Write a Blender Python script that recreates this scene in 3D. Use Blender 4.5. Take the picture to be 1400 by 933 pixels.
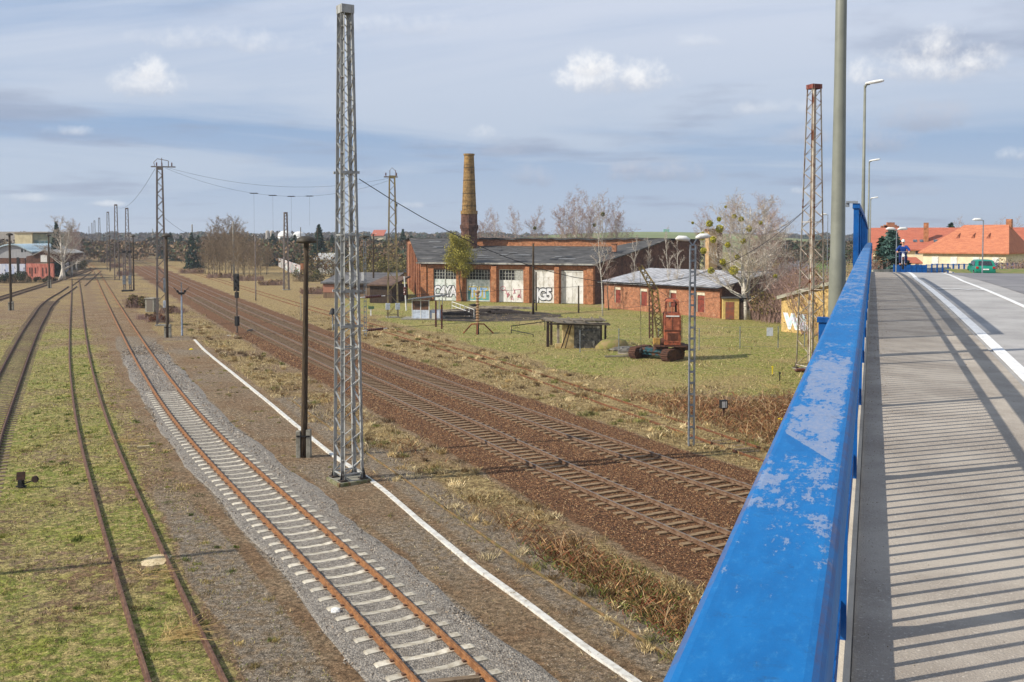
import bpy, math, random
import numpy as np
from mathutils import Vector, Matrix
R=math.radians
random.seed(7)
for o in list(bpy.data.objects): bpy.data.objects.remove(o)
SC=bpy.context.scene; COL=SC.collection
# ------------------------------------------------------------------ camera, world, sun, exposure
CZ=9.92; F=1330.0; PITCH=R(2.5)
cam=bpy.data.cameras.new('camera'); cam.sensor_width=36; cam.sensor_fit='HORIZONTAL'
cam.lens=36*F/1400.0; cam.clip_start=.05; cam.clip_end=12000
CYP=324+F*math.tan(PITCH)
cam.shift_y=-(466.5-CYP)/1400.0
co=bpy.data.objects.new('camera',cam); COL.objects.link(co)
co.location=(0,0,CZ); co.rotation_euler=(math.pi/2-PITCH,0,0); SC.camera=co
SUN_AZ=R(-108); SUN_EL=R(36.5)
sdir=Vector((math.sin(SUN_AZ)*math.cos(SUN_EL),math.cos(SUN_AZ)*math.cos(SUN_EL),math.sin(SUN_EL)))
sl=bpy.data.lights.new('sun','SUN'); sl.energy=5.0; sl.angle=R(.53); sl.color=(1,.93,.82)
so=bpy.data.objects.new('sun',sl); COL.objects.link(so); so.rotation_euler=(-sdir).to_track_quat('-Z','Y').to_euler(); so.location=(-60,-30,80)
SC.view_settings.view_transform='Standard'; SC.view_settings.look='None'; SC.view_settings.gamma=1
SC.view_settings.exposure=0.16
SC.render.engine='CYCLES'; SC.cycles.max_bounces=6; SC.cycles.transparent_max_bounces=8
def S(c): # srgb 0-255 -> linear
    return tuple([((x/255+.055)/1.055)**2.4 if x>10 else x/255/12.92 for x in c])+(1,)
class NT:
    def __init__(s,t): s.t=t; s.n=t.nodes; s.l=t.links
    def a(s,ty,**k):
        n=s.n.new(ty)
        for q,v in k.items():
            if q.startswith('i_'): 
                key=q[2:]; key=int(key) if key.isdigit() else key
                s.s(n.inputs[key],v)
            else: setattr(n,q,v)
        return n
    def s(s,inp,v):
        if isinstance(v,bpy.types.NodeSocket): s.l.new(v,inp)
        elif isinstance(v,bpy.types.Node): s.l.new(v.outputs[0],inp)
        else: inp.default_value=v
    def math(s,op,a,b=None,c=None,clamp=False):
        n=s.n.new('ShaderNodeMath'); n.operation=op; n.use_clamp=clamp
        for i,v in enumerate((a,b,c)):
            if v is not None: s.s(n.inputs[i],v)
        return n.outputs[0]
    def noise(s,vec,scale,detail=4,rough=.6,dist=0):
        n=s.n.new('ShaderNodeTexNoise'); s.s(n.inputs['Vector'],vec)
        n.inputs['Scale'].default_value=scale; n.inputs['Detail'].default_value=detail; n.inputs['Roughness'].default_value=rough; n.inputs['Distortion'].default_value=dist
        return n.outputs['Fac']
    def ramp(s,fac,a,b,va=0.,vb=1.):
        n=s.n.new('ShaderNodeMapRange'); n.interpolation_type='SMOOTHSTEP'
        s.s(n.inputs[0],fac)
        for i,v in zip((1,2,3,4),(a,b,va,vb)): n.inputs[i].default_value=v
        return n.outputs[0]
    def mix(s,f,a,b,mode='MIX'):
        n=s.n.new('ShaderNodeMix'); n.data_type='RGBA'; n.blend_type=mode
        s.s(n.inputs[0],f); s.s(n.inputs[6],a); s.s(n.inputs[7],b); return n.outputs[2]
    def vm(s,op,a,b=None):
        n=s.n.new('ShaderNodeVectorMath'); n.operation=op; s.s(n.inputs[0],a)
        if b is not None: s.s(n.inputs[1],b)
        return n
# sky
w=bpy.data.worlds.new('World'); SC.world=w; w.use_nodes=True; t=NT(w.node_tree); t.n.clear()
sky=t.a('ShaderNodeTexSky'); sky.sky_type='NISHITA'; sky.sun_disc=False; sky.sun_elevation=SUN_EL; sky.sun_rotation=SUN_AZ
sky.air_density=1.2; sky.dust_density=1.5; sky.ozone_density=2.0
tc=t.a('ShaderNodeTexCoord'); dirv=tc.outputs['Generated']
sx=t.a('ShaderNodeSeparateXYZ'); t.s(sx.inputs[0],dirv)
zz=t.math('ADD',t.math('MAXIMUM',sx.outputs[2],0.0),.09)
cb=t.a('ShaderNodeCombineXYZ'); t.s(cb.inputs[0],t.math('DIVIDE',sx.outputs[0],zz)); t.s(cb.inputs[1],t.math('DIVIDE',sx.outputs[1],zz))
pl=cb.outputs[0]
mp=t.a('ShaderNodeMapping'); t.s(mp.inputs[0],pl); mp.inputs['Rotation'].default_value=(0,0,R(20)); mp.inputs['Scale'].default_value=(.2,.34,1); mp.inputs['Location'].default_value=(3.3,1.15,0)
veil=t.noise(mp.outputs[0],1.0,7,.6,.9)
veilm=t.ramp(veil,.34,.6,.0,.97)
up=t.ramp(sx.outputs[2],0.0,.14,1.0,0.0)      # more veil towards the horizon
veilm=t.math('MAXIMUM',veilm,t.math('MULTIPLY',up,.9))
CB=10.0
def cl(c,k=1): c=S(c); return (c[0]*CB*k,c[1]*CB*k,c[2]*CB*k,1)
hz=t.ramp(sx.outputs[2],0.0,.32)
skyc=t.mix(.85,sky.outputs[0],cl((134,164,204)))
veilcol=t.mix(hz,cl((170,184,202),1.08),cl((196,203,218),1.1))
c=t.mix(veilm,skyc,veilcol)
# low grey cloud banks (dark smudges)
mp2=t.a('ShaderNodeMapping'); t.s(mp2.inputs[0],pl); mp2.inputs['Scale'].default_value=(.55,.62,1); mp2.inputs['Location'].default_value=(1.7,5.2,0)
smu=t.ramp(t.noise(mp2.outputs[0],1.0,6,.55),.53,.66,0,.7)
c=t.mix(smu,c,cl((146,158,182)))
# cumulus puffs: direction (azimuth, elevation), width, height, strength
def pxdir(x,y):
    a=(x-700)/F; b=(CYP-y)/F; v=Vector((a,math.cos(PITCH)+b*math.sin(PITCH),-math.sin(PITCH)+b*math.cos(PITCH))); return v.normalized()
nz1=t.noise(dirv,22,6,.62,.3); nz2=t.noise(dirv,70,5,.65)
wob=t.math('ADD',t.math('MULTIPLY',t.math('SUBTRACT',nz1,.5),2.3),t.math('MULTIPLY',t.math('SUBTRACT',nz2,.5),.9))
PUFF=[(848,112,92,38,.8,0),(812,92,34,30,.7,0),(1258,98,92,36,.75,0),(1275,68,46,30,.65,0),(1340,86,44,24,.45,0),(200,118,50,36,.6,0),(205,98,28,26,.5,0),(300,60,120,26,.35,0),(560,40,140,24,.3,0),(1050,150,60,16,.3,0),(960,60,50,14,.25,0),(98,181,34,11,.4,0),(672,190,30,22,.6,0),(676,208,50,16,.5,1),(560,282,26,8,.35,0),(1390,214,30,16,.6,0),(150,280,30,6,.45,0),
      (1092,262,17,9,.5,0),(1262,165,74,30,.8,1),(1190,198,58,28,.75,1),(905,240,92,24,.8,1),(718,246,48,22,.75,1),(1100,190,46,20,.6,1),(865,232,36,14,.6,1),(470,262,60,10,.4,1),(350,220,50,14,.3,1),(30,272,40,8,.35,0),(1240,262,60,14,.3,1),(570,200,50,12,.3,1)]
for (x,y,wd,ht,st,dark) in PUFF:
    d=pxdir(x,y); rt=Vector((d.y,-d.x,0)).normalized(); u=rt.cross(d)
    a=t.math('MULTIPLY',t.vm('DOT_PRODUCT',dirv,tuple(rt)).outputs['Value'],F/wd)
    a=t.math('SUBTRACT',a,0)
    b=t.math('MULTIPLY',t.math('SUBTRACT',t.vm('DOT_PRODUCT',dirv,tuple(u)).outputs['Value'],0),F/ht)
    fr=t.math('GREATER_THAN',t.vm('DOT_PRODUCT',dirv,tuple(d)).outputs['Value'],0.5)
    # flatter base: squash the lower half
    bb=t.math('MULTIPLY',t.math('MINIMUM',b,0),1.0)
    b2=t.math('ADD',b,bb)
    r2=t.math('ADD',t.math('MULTIPLY',a,a),t.math('MULTIPLY',b2,b2))
    m=t.math('SUBTRACT',1.0,t.math('ADD',r2,t.math('MULTIPLY',wob,1.5)))
    m=t.math('MULTIPLY',t.math('MULTIPLY',t.ramp(m,.0,1.5),st),fr)
    shade=t.ramp(t.math('ADD',b,t.math('MULTIPLY',wob,-.7)),-.7,.5)
    if dark: pc=t.mix(shade,cl((132,142,166)),cl((186,192,206)))
    else: pc=t.mix(shade,cl((168,174,190)),cl((238,237,236),1.12))
    c=t.mix(m,c,pc)
bg=t.a('ShaderNodeBackground'); t.s(bg.inputs[0],c); bg.inputs[1].default_value=.1
ow=t.a('ShaderNodeOutputWorld'); t.s(ow.inputs[0],bg)

# ------------------------------------------------------------------ helpers
def G(x,y,z=0.0):
    a=(x-700)/F; b=(CYP-y)/F; v=Vector((a,math.cos(PITCH)+b*math.sin(PITCH),-math.sin(PITCH)+b*math.cos(PITCH)))
    k=(z-CZ)/v.z; return Vector((v.x*k,v.y*k,z))
def AT(x,y,D):                       # point at distance D along the view axis on the ray of a photo position
    a=(x-700)/F; b=(CYP-y)/F; v=Vector((a,math.cos(PITCH)+b*math.sin(PITCH),-math.sin(PITCH)+b*math.cos(PITCH)))
    return Vector((0,0,CZ))+v*(D/v.y)
def HT(base,ytop): return AT(0,ytop,base.y).z   # height reached at that distance
MATS={}
def mat(name,col,col2=None,scale=3.,lo=.4,hi=.65,rough=.8,metal=0.,bump=0.,bscale=20.,col3=None,s3=9.,lo3=.55,hi3=.7,spec=.3,stretch=None,detail=5):
    if name in MATS: return MATS[name]
    m=bpy.data.materials.new(name); m.use_nodes=True; t=NT(m.node_tree); b=t.n['Principled BSDF']
    tc=t.a('ShaderNodeTexCoord'); v=tc.outputs['Object']
    if stretch:
        mp=t.a('ShaderNodeMapping'); t.s(mp.inputs[0],v); mp.inputs['Scale'].default_value=stretch; v=mp.outputs[0]
    c=S(col)
    if col2 is not None: c=t.mix(t.ramp(t.noise(v,scale,detail,.65),lo,hi),S(col),S(col2))
    if col3 is not None: c=t.mix(t.ramp(t.noise(v,s3,detail,.6,.3),lo3,hi3),c,S(col3))
    t.s(b.inputs['Base Color'],c); b.inputs['Roughness'].default_value=rough; b.inputs['Metallic'].default_value=metal
    b.inputs['Specular IOR Level'].default_value=spec
    if bump:
        bn=t.a('ShaderNodeBump'); bn.inputs['Strength'].default_value=bump; bn.inputs['Distance'].default_value=.05
        t.s(bn.inputs['Height'],t.noise(v,bscale,4,.6)); t.s(b.inputs['Normal'],bn)
    MATS[name]=m; return m
def brick(name,c1,c2,mortar,dirt,bw=.26,rh=.085,dl=.5,dh=.75,ds=.5,rough=.9):
    m=bpy.data.materials.new(name); m.use_nodes=True; t=NT(m.node_tree); b=t.n['Principled BSDF']
    uv=t.a('ShaderNodeUVMap').outputs[0]; ob=t.a('ShaderNodeTexCoord').outputs['Object']
    br=t.a('ShaderNodeTexBrick'); t.s(br.inputs['Vector'],uv); br.inputs['Color1'].default_value=S(c1); br.inputs['Color2'].default_value=S(c2); br.inputs['Mortar'].default_value=S(mortar)
    br.inputs['Scale'].default_value=1; br.inputs['Brick Width'].default_value=bw; br.inputs['Row Height'].default_value=rh; br.inputs['Mortar Size'].default_value=.012
    n=t.noise(ob,ds,6,.7); c=t.mix(t.ramp(n,dl,dh,0,.8),br.outputs[0],S(dirt))
    n2=t.noise(ob,2.2,8,.8); v_=t.vm('SCALE',c); t.s(v_.inputs['Scale'],t.ramp(n2,.32,.68,.55,1.35)); c=v_.outputs[0]; c=t.mix(t.ramp(t.noise(ob,1.1,6,.75),.56,.7,0,.6),c,S(mortar))
    t.s(b.inputs['Base Color'],c); b.inputs['Roughness'].default_value=rough; b.inputs['Specular IOR Level'].default_value=.15
    MATS[name]=m; return m
def vcol(name,rough=.85,spec=.15,tr=0):
    m=bpy.data.materials.new(name); m.use_nodes=True; t=NT(m.node_tree); b=t.n['Principled BSDF']
    a=t.a('ShaderNodeVertexColor',layer_name='tint'); t.s(b.inputs['Base Color'],a.outputs[0]); b.inputs['Roughness'].default_value=rough; b.inputs['Specular IOR Level'].default_value=spec
    MATS[name]=m; return m
class MB:
    def __init__(s): s.v=[];s.f=[];s.m=[];s.M=Matrix.Identity(4)
    def add(s,vs,fs,mi=0):
        o=len(s.v); s.v+=[tuple(s.M@Vector(q)) for q in vs]; s.f+=[tuple(i+o for i in f) for f in fs]; s.m+=[mi]*len(fs); return s
    def box(s,x0,x1,y0,y1,z0,z1,mi=0):
        return s.add([(x0,y0,z0),(x1,y0,z0),(x1,y1,z0),(x0,y1,z0),(x0,y0,z1),(x1,y0,z1),(x1,y1,z1),(x0,y1,z1)],
              [(3,2,1,0),(4,5,6,7),(0,1,5,4),(1,2,6,5),(2,3,7,6),(3,0,4,7)],mi)
    def cbox(s,c,d,rz=0,mi=0):
        m=Matrix.Translation(c)@Matrix.Rotation(rz,4,'Z'); x,y,z=d[0]/2,d[1]/2,d[2]/2
        vs=[m@Vector(q) for q in((-x,-y,-z),(x,-y,-z),(x,y,-z),(-x,y,-z),(-x,-y,z),(x,-y,z),(x,y,z),(-x,y,z))]
        return s.add(vs,[(3,2,1,0),(4,5,6,7),(0,1,5,4),(1,2,6,5),(2,3,7,6),(3,0,4,7)],mi)
    def bar(s,p,q,w,h=None,mi=0):
        h=h or w; p=Vector(p);q=Vector(q);d=(q-p); 
        if d.length<1e-6: return s
        d.normalize(); up=Vector((0,0,1)) if abs(d.z)<.95 else Vector((0,1,0)); a=d.cross(up).normalized()*w/2; b=d.cross(a).normalized()*h/2
        return s.add([p-a-b,p+a-b,p+a+b,p-a+b,q-a-b,q+a-b,q+a+b,q-a+b],[(0,1,2,3),(7,6,5,4),(4,5,1,0),(5,6,2,1),(6,7,3,2),(7,4,0,3)],mi)
    def tube(s,pts,rad,n=6,mi=0,cap=True):
        pts=[Vector(p) for p in pts]; 
        if not hasattr(rad,'__len__'): rad=[rad]*len(pts)
        ref=None; vs=[]
        for i,p in enumerate(pts):
            d=(pts[min(i+1,len(pts)-1)]-pts[max(i-1,0)]); d=d.normalized() if d.length>1e-9 else Vector((0,0,1))
            if ref is None: ref=d.orthogonal().normalized()
            a=(ref-d*ref.dot(d)); a=a.normalized() if a.length>1e-6 else d.orthogonal().normalized(); ref=a; b=d.cross(a)
            vs+=[p+(a*math.cos(2*math.pi*k/n)+b*math.sin(2*math.pi*k/n))*rad[i] for k in range(n)]
        fs=[(i*n+k,i*n+(k+1)%n,(i+1)*n+(k+1)%n,(i+1)*n+k) for i in range(len(pts)-1) for k in range(n)]
        if cap: fs+=[tuple(range(n))[::-1],tuple((len(pts)-1)*n+k for k in range(n))]
        return s.add(vs,fs,mi)
    def lathe(s,c,prof,n=14,mi=0): # prof: (r,z)
        c=Vector(c); return s.tube([c+Vector((0,0,z)) for r,z in prof],[r for r,z in prof],n,mi)
    def prism(s,poly,z0,z1,mi=0):
        n=len(poly); vs=[(x,y,z0) for x,y in poly]+[(x,y,z1) for x,y in poly]
        return s.add(vs,[tuple(range(n))[::-1],tuple(range(n,2*n))]+[(i,(i+1)%n,(i+1)%n+n,i+n) for i in range(n)],mi)
    def slab(s,quad,th,mi=0): # quad of 4 points ccw seen from outside, thickness inwards
        q=[Vector(p) for p in quad]; n=(q[1]-q[0]).cross(q[3]-q[0]).normalized()*th
        vs=q+[p-n for p in q]; return s.add(vs,[(0,1,2,3),(7,6,5,4),(1,0,4,5),(2,1,5,6),(3,2,6,7),(0,3,7,4)],mi)
    def build(s,name,m,parent=None,smooth=False,bevel=0):
        me=bpy.data.meshes.new(name); me.from_pydata([tuple(v) for v in s.v],[],s.f)
        ms=m if isinstance(m,(list,tuple)) else [m]
        for x in ms: me.materials.append(x)
        me.polygons.foreach_set('material_index',s.m)
        if smooth: me.polygons.foreach_set('use_smooth',[True]*len(s.f))
        uvl=me.uv_layers.new(name='UVMap'); 
        nl=len(me.loops); co_=np.empty(len(me.vertices)*3,'f'); me.vertices.foreach_get('co',co_); co_=co_.reshape(-1,3)
        vi=np.empty(nl,'i'); me.loops.foreach_get('vertex_index',vi); nr=np.empty(len(me.polygons)*3,'f'); me.polygons.foreach_get('normal',nr); nr=nr.reshape(-1,3)
        lt=np.empty(len(me.polygons),'i'); me.polygons.foreach_get('loop_total',lt); ln=np.repeat(nr,lt,axis=0); P=co_[vi]
        flat=np.abs(ln[:,2])>.75; h=np.stack([-ln[:,1],ln[:,0]],1); h/=np.maximum(np.linalg.norm(h,axis=1),1e-6)[:,None]
        u=np.where(flat,P[:,0],P[:,0]*h[:,0]+P[:,1]*h[:,1]); v=np.where(flat,P[:,1],P[:,2]); uvl.data.foreach_set('uv',np.stack([u,v],1).astype('f').ravel())
        o=bpy.data.objects.new(name,me); COL.objects.link(o)
        if parent is not None: o.parent=parent
        if bevel:
            bv=o.modifiers.new('bevel','BEVEL'); bv.width=bevel; bv.segments=2; bv.limit_method='ANGLE'
        return o
def tag(o,label=None,cat=None,group=None,kind=None):
    if label: o['label']=label
    if cat: o['category']=cat
    if group: o['group']=group
    if kind: o['kind']=kind
    return o
def thing(name,label,cat,loc=(0,0,0),rz=0,group=None):
    o=bpy.data.objects.new(name,None); COL.objects.link(o); o.location=loc; o.rotation_euler=(0,0,rz); o.empty_display_size=.3
    return tag(o,label,cat,group)
KIDS={}
def kids(o): return [c for c in COL.objects if c.parent==o]
def dup(root,loc,rz=0,label=None,sc=1.0,tree=None):
    r=root.copy(); COL.objects.link(r); r.location=loc; r.rotation_euler=(0,0,rz); r.scale=(sc,sc,sc) if not hasattr(sc,'__len__') else sc
    if label: r['label']=label
    for ch in (KIDS.get(root.name) or KIDS.setdefault(root.name,kids(root))):
        c=ch.copy(); COL.objects.link(c); c.parent=r
        for g in (KIDS.get(ch.name) or KIDS.setdefault(ch.name,kids(ch))):
            d=g.copy(); COL.objects.link(d); d.parent=c
    return r
def soup(name,V,m,cols=None,parent=None):  # V: (n,k,3) separate k-gons, cols (n,3) linear
    n,k=V.shape[:2]; me=bpy.data.meshes.new(name); me.vertices.add(n*k); me.vertices.foreach_set('co',V.astype('f').ravel())
    me.loops.add(n*k); me.loops.foreach_set('vertex_index',np.arange(n*k,dtype='i')); me.polygons.add(n)
    me.polygons.foreach_set('loop_start',np.arange(0,n*k,k,dtype='i')); me.update(calc_edges=True); me.materials.append(m)
    if cols is not None:
        a=me.color_attributes.new('tint','FLOAT_COLOR','POINT'); c=np.ones((n*k,4),'f'); c[:,:3]=np.repeat(cols,k,axis=0); a.data.foreach_set('color',c.ravel())
    o=bpy.data.objects.new(name,me); COL.objects.link(o)
    if parent is not None: o.parent=parent
    return o
def lin(c): return np.array(S(c)[:3])
rng=np.random.default_rng(5)
# smooth pseudo noise on the plane for laying out ground cover
_ph=[(rng.uniform(0,6.28,6),rng.uniform(0,6.28,6),rng.uniform(.6,1.6,6)) for _ in range(4)]
def pn(x,y,s,k=0):
    a,b,q=_ph[k]; v=0
    for i in range(6):
        v=v+np.sin(x*s*q[i]*math.cos(a[i])+y*s*q[i]*math.sin(a[i])+b[i]+1.7*np.sin((x*math.sin(a[i])-y*math.cos(a[i]))*s*.7+i))
    return v/6
# ------------------------------------------------------------------ materials
STEEL=mat('grey_steel',(160,161,158),(122,121,117),2.,.45,.7,.55,.0,.1,30,col3=(110,84,64),s3=5.,lo3=.6,hi3=.72,spec=.5)
RUSTST=mat('rusty_steel',(192,184,170),(156,132,110),1.5,.4,.65,.8,.0,.1,30,col3=(122,78,54),s3=.9,lo3=.54,hi3=.64)
FARST=mat('weathered_steel',(134,126,120),(106,86,76),1.5,.4,.7,.8)
GALV=mat('galvanised_steel',(140,146,152),(112,118,124),3.,.4,.6,.45,.3,spec=.5)
WOODP=mat('tarred_pole_wood',(84,70,52),(52,42,32),4.,.35,.65,.85,bump=.3,stretch=(6,6,.5))
CONC=mat('concrete',(150,146,134),(118,114,102),4.,.35,.65,.9,bump=.2,bscale=60,col3=(92,94,70),s3=2.5,lo3=.6,hi3=.75)
CONCL=mat('pale_concrete_sleeper',(206,198,180),(168,158,138),5.,.38,.66,.9,bump=.2,bscale=60)
t=NT(CONCL.node_tree); b=t.n['Principled BSDF']; ob=t.a('ShaderNodeTexCoord').outputs['Object']; sx_=t.a('ShaderNodeSeparateXYZ'); t.s(sx_.inputs[0],ob)
dd=t.math('ABSOLUTE',t.math('SUBTRACT',t.math('ABSOLUTE',sx_.outputs[0]),.75)); wn=t.a('ShaderNodeObjectInfo').outputs['Random']
old=b.inputs['Base Color'].links[0].from_socket; st=t.math('MULTIPLY',t.ramp(t.math('ADD',dd,t.math('MULTIPLY',t.noise(ob,9,4,.7),.22)),.1,.36,.75,0),1.0)
c=t.mix(st,old,S((150,108,70))); v_=t.vm('SCALE',c); t.s(v_.inputs['Scale'],t.ramp(wn,0,1,.78,1.06)); t.s(b.inputs['Base Color'],v_.outputs[0])
CONCB=mat('stained_sleeper',(150,128,98),(104,80,58),3.,.35,.7,.9,bump=.2,bscale=60)
WOODS=mat('old_wood_sleeper',(132,114,92),(92,76,60),3.,.35,.7,.9,bump=.3,stretch=(1,8,1))
RAILR=mat('rust_rail',(150,106,68),(112,76,48),6.,.35,.65,.75,bump=.1,bscale=80)
RAILB=mat('worn_rail',(128,106,86),(96,70,52),6.,.35,.65,.6,.1)
RAILD=mat('dull_rail',(112,84,66),(82,58,46),5.,.35,.65,.75)
RAILT=mat('polished_rail_head',(150,138,126),(118,104,90),8.,.3,.7,.38,.6,spec=.5)
DARK=mat('black_paint',(24,24,26),(34,32,30),5.,rough=.6)
INSUL=mat('brown_insulator',(88,44,34),rough=.3,spec=.5)
WHITE=mat('white_paint',(226,226,222),(196,194,186),5.,.4,.7,.7)
ROOFT=mat('tar_roof',(84,82,79),(54,52,50),1.1,.4,.62,.9,bump=.3,bscale=6,col3=(122,118,112),s3=.9,lo3=.56,hi3=.7,stretch=(.45,1.1,1))
BR=brick('red_brick',(174,104,68),(142,82,54),(160,138,114),(88,66,52),dl=.5,dh=.8)
BRD=brick('dark_brick',(124,80,62),(98,64,52),(112,94,82),(66,52,46),dl=.4,dh=.7)
BRO=brick('orange_brick',(186,112,68),(150,88,54),(160,134,106),(78,60,48),dl=.55,dh=.75)
BRY=brick('yellow_brick_soot',(172,138,84),(142,108,64),(116,98,68),(64,52,40),ds=1.2,dl=.48,dh=.7)
BRC=brick('ochre_brick',(208,176,112),(192,158,96),(176,154,110),(150,122,74),dl=.5,dh=.8)
BRG=brick('blackened_brick',(104,94,82),(74,66,58),(120,112,98),(40,36,32),ds=.9,dl=.4,dh=.6)
GLASS=mat('dark_glass',(30,34,38),(50,56,62),8.,rough=.15,spec=.6)
# ------------------------------------------------------------------ track centre lines (metres)
TB=[(7.71,3.39),(-1.34,21.22),(-3.32,25.12),(-5.8,29.78),(-8.74,35.26),(-12.18,41.76),(-16.13,49.47),(-20.58,58.64),(-25.68,69.58),(-31.66,82.64),(-38.71,98.26),(-47.13,116.98),(-57.2,139.49),(-69.33,166.63),(-83.98,199.51),(-101.82,239.54),(-123.7,288.56),(-160,366)]
TA=[(1.92,3.49),(-7.25,21.26),(-9.09,24.82),(-11.21,28.99),(-13.67,33.87),(-16.53,39.58),(-19.84,46.27),(-23.64,54.12),(-28.0,63.34),(-33.05,74.18),(-38.9,86.95),(-45.73,102.02),(-53.75,119.83),(-63.23,140.95),(-74.51,166.06),(-88.03,196.02),(-104.25,231.91)]
TE=[(-13.29,20.52),(-23.92,43.15),(-26.37,48.35),(-29.03,54.18),(-32.0,60.72),(-35.33,68.06),(-39.08,76.31),(-43.26,85.58),(-47.95,96.03),(-53.16,107.79),(-58.93,121.07),(-65.46,136.07),(-72.32,153.05),(-79.42,172.27),(-87.7,194.09)]
TF=[(-64.43,100.91),(-82.84,158.02),(-87.83,173.5),(-93.29,190.62),(-99.48,209.57),(-106.4,230.59),(-114.16,253.94),(-122.77,279.93),(-132.33,308.91)]
TC=[(19.5,6.0),(5.95,32.7),(2.72,39.29),(-0.93,47.24),(-5.45,56.84),(-10.87,68.43),(-17.39,82.46),(-25.24,99.49),(-34.63,120.21),(-45.97,145.53),(-59.81,176.6),(-76.92,214.9),(-98.02,262.44),(-124.31,321.93),(-157.5,397.1),(-199.99,493.31),(-255.28,618.44),(-390,920)]
TD=[(22.6,10.5),(8.6,37.69),(4.68,45.34),(0.17,54.6),(-5.22,65.82),(-11.67,79.42),(-19.38,95.93),(-28.63,116.05),(-39.75,140.66),(-53.22,170.89),(-69.74,208.22),(-90.22,254.56),(-115.81,312.59),(-148.0,385.95),(-189.12,479.84),(-242.6,601.95),(-313.62,764.09),(-386,928)]
TG=[(21.23,18.76),(12.1,42.03),(9.46,48.76),(6.42,56.57),(2.94,65.67),(-1.42,76.27),(-6.93,88.64),(-13.43,103.09),(-21.19,120.01),(-30.3,139.87),(-40.87,163.24),(-53.17,190.83),(-67.81,223.51),(-85.49,262.4),(-106.7,308.91),(-150,402),(-300,740)]
TH_=[(10.73,9.12),(3.78,22.41),(2.69,24.49),(1.51,26.78),(0.28,29.27),(-1.01,31.99),(-2.39,34.97),(-3.88,38.22),(-5.53,41.78),(-7.35,45.68),(-9.35,49.94),(-11.53,54.61),(-13.87,59.72)]
KERB=[(-30.56,93.32),(-26.37,83.55),(-19.44,68.49),(-13.52,55.58),(-9.61,46.95),(-7.79,43.12),(-6.1,39.87),(-5.12,37.88),(-4.12,35.61),(-3.02,33.07),(-1.08,28.82),(0.3,26.1),(1.66,23.3),(2.74,21.27),(5.6,15.6),(8.6,9.6)]
def resample(P,step):
    P=np.array(P,float); d=np.r_[0,np.cumsum(np.linalg.norm(np.diff(P,axis=0),axis=1))]
    # Catmull-Rom through the points, then even spacing
    out=[]
    for i in range(len(P)-1):
        p0=P[max(i-1,0)];p1=P[i];p2=P[i+1];p3=P[min(i+2,len(P)-1)]; L=np.linalg.norm(p2-p1); n=max(4,int(L/.5))
        m1=(p2-p0)/max(d[i+1]-d[max(i-1,0)],1e-6)*L; m2=(p3-p1)/max(d[min(i+2,len(P)-1)]-d[i],1e-6)*L
        for t in np.arange(n)/n:
            out.append((2*t**3-3*t**2+1)*p1+(t**3-2*t**2+t)*m1+(-2*t**3+3*t**2)*p2+(t**3-t**2)*m2)
    out.append(P[-1]); out=np.array(out)
    d=np.r_[0,np.cumsum(np.linalg.norm(np.diff(out,axis=0),axis=1))]
    if step is None: return out
    s=np.arange(0,d[-1],step); return np.stack([np.interp(s,d,out[:,0]),np.interp(s,d,out[:,1])],1)
def tang(P):
    T=np.gradient(P,axis=0); return T/np.linalg.norm(T,axis=1)[:,None]
def adaptive(P,near=.8):    # fine near the camera, coarse far away
    Q=resample(P,near); keep=[0]; 
    for i in range(1,len(Q)):
        if np.linalg.norm(Q[i]-Q[keep[-1]])>=max(near,np.linalg.norm(Q[i])*.012) or i==len(Q)-1: keep.append(i)
    return Q[keep]
def distto(x,y,P):
    """signed distance (right of travel positive) and nearest distance to polyline"""
    Q=resample(P,None); Q=Q[::3] if len(Q)>400 else Q; best=np.full(x.shape,1e9); sg=np.zeros(x.shape)
    for a,b in zip(Q[:-1],Q[1:]):
        d=b-a; L=d@d
        if L<1e-9: continue
        t=np.clip(((x-a[0])*d[0]+(y-a[1])*d[1])/L,0,1); dx=x-a[0]-t*d[0]; dy=y-a[1]-t*d[1]; r=np.hypot(dx,dy)
        k=r<best; best=np.where(k,r,best); sg=np.where(k,np.sign(d[1]*dx-d[0]*dy),sg)
    return best*sg
def ss(a,b,v): t=np.clip((v-a)/(b-a),0,1); return t*t*(3-2*t)
# ------------------------------------------------------------------ ground zones
TABLE={}
_gx=np.arange(-140,60,.5); _gy=np.arange(4,330,.5)
_X,_Y=np.meshgrid(_gx,_gy)
for nm,P in dict(B=TB,A=TA,E=TE,F=TF,C=TC,D=TD,G=TG,H=TH_,K=KERB).items():
    TABLE[nm]=distto(_X,_Y,resample(P[::-1] if nm=='K' else P,2.0))
def sd(nm,x,y):
    ix=(x+140)/.5; iy=(y-4)/.5; a=TABLE[nm]; ok=(ix>=0)&(iy>=0)&(ix<a.shape[1]-1)&(iy<a.shape[0]-1)
    i=np.clip(ix.astype(int),0,a.shape[1]-2); j=np.clip(iy.astype(int),0,a.shape[0]-2); fx=ix-i; fy=iy-j
    v=a[j,i]*(1-fx)*(1-fy)+a[j,i+1]*fx*(1-fy)+a[j+1,i]*(1-fx)*fy+a[j+1,i+1]*fx*fy
    return np.where(ok,v,np.where(x<-140,-150,150))
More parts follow.
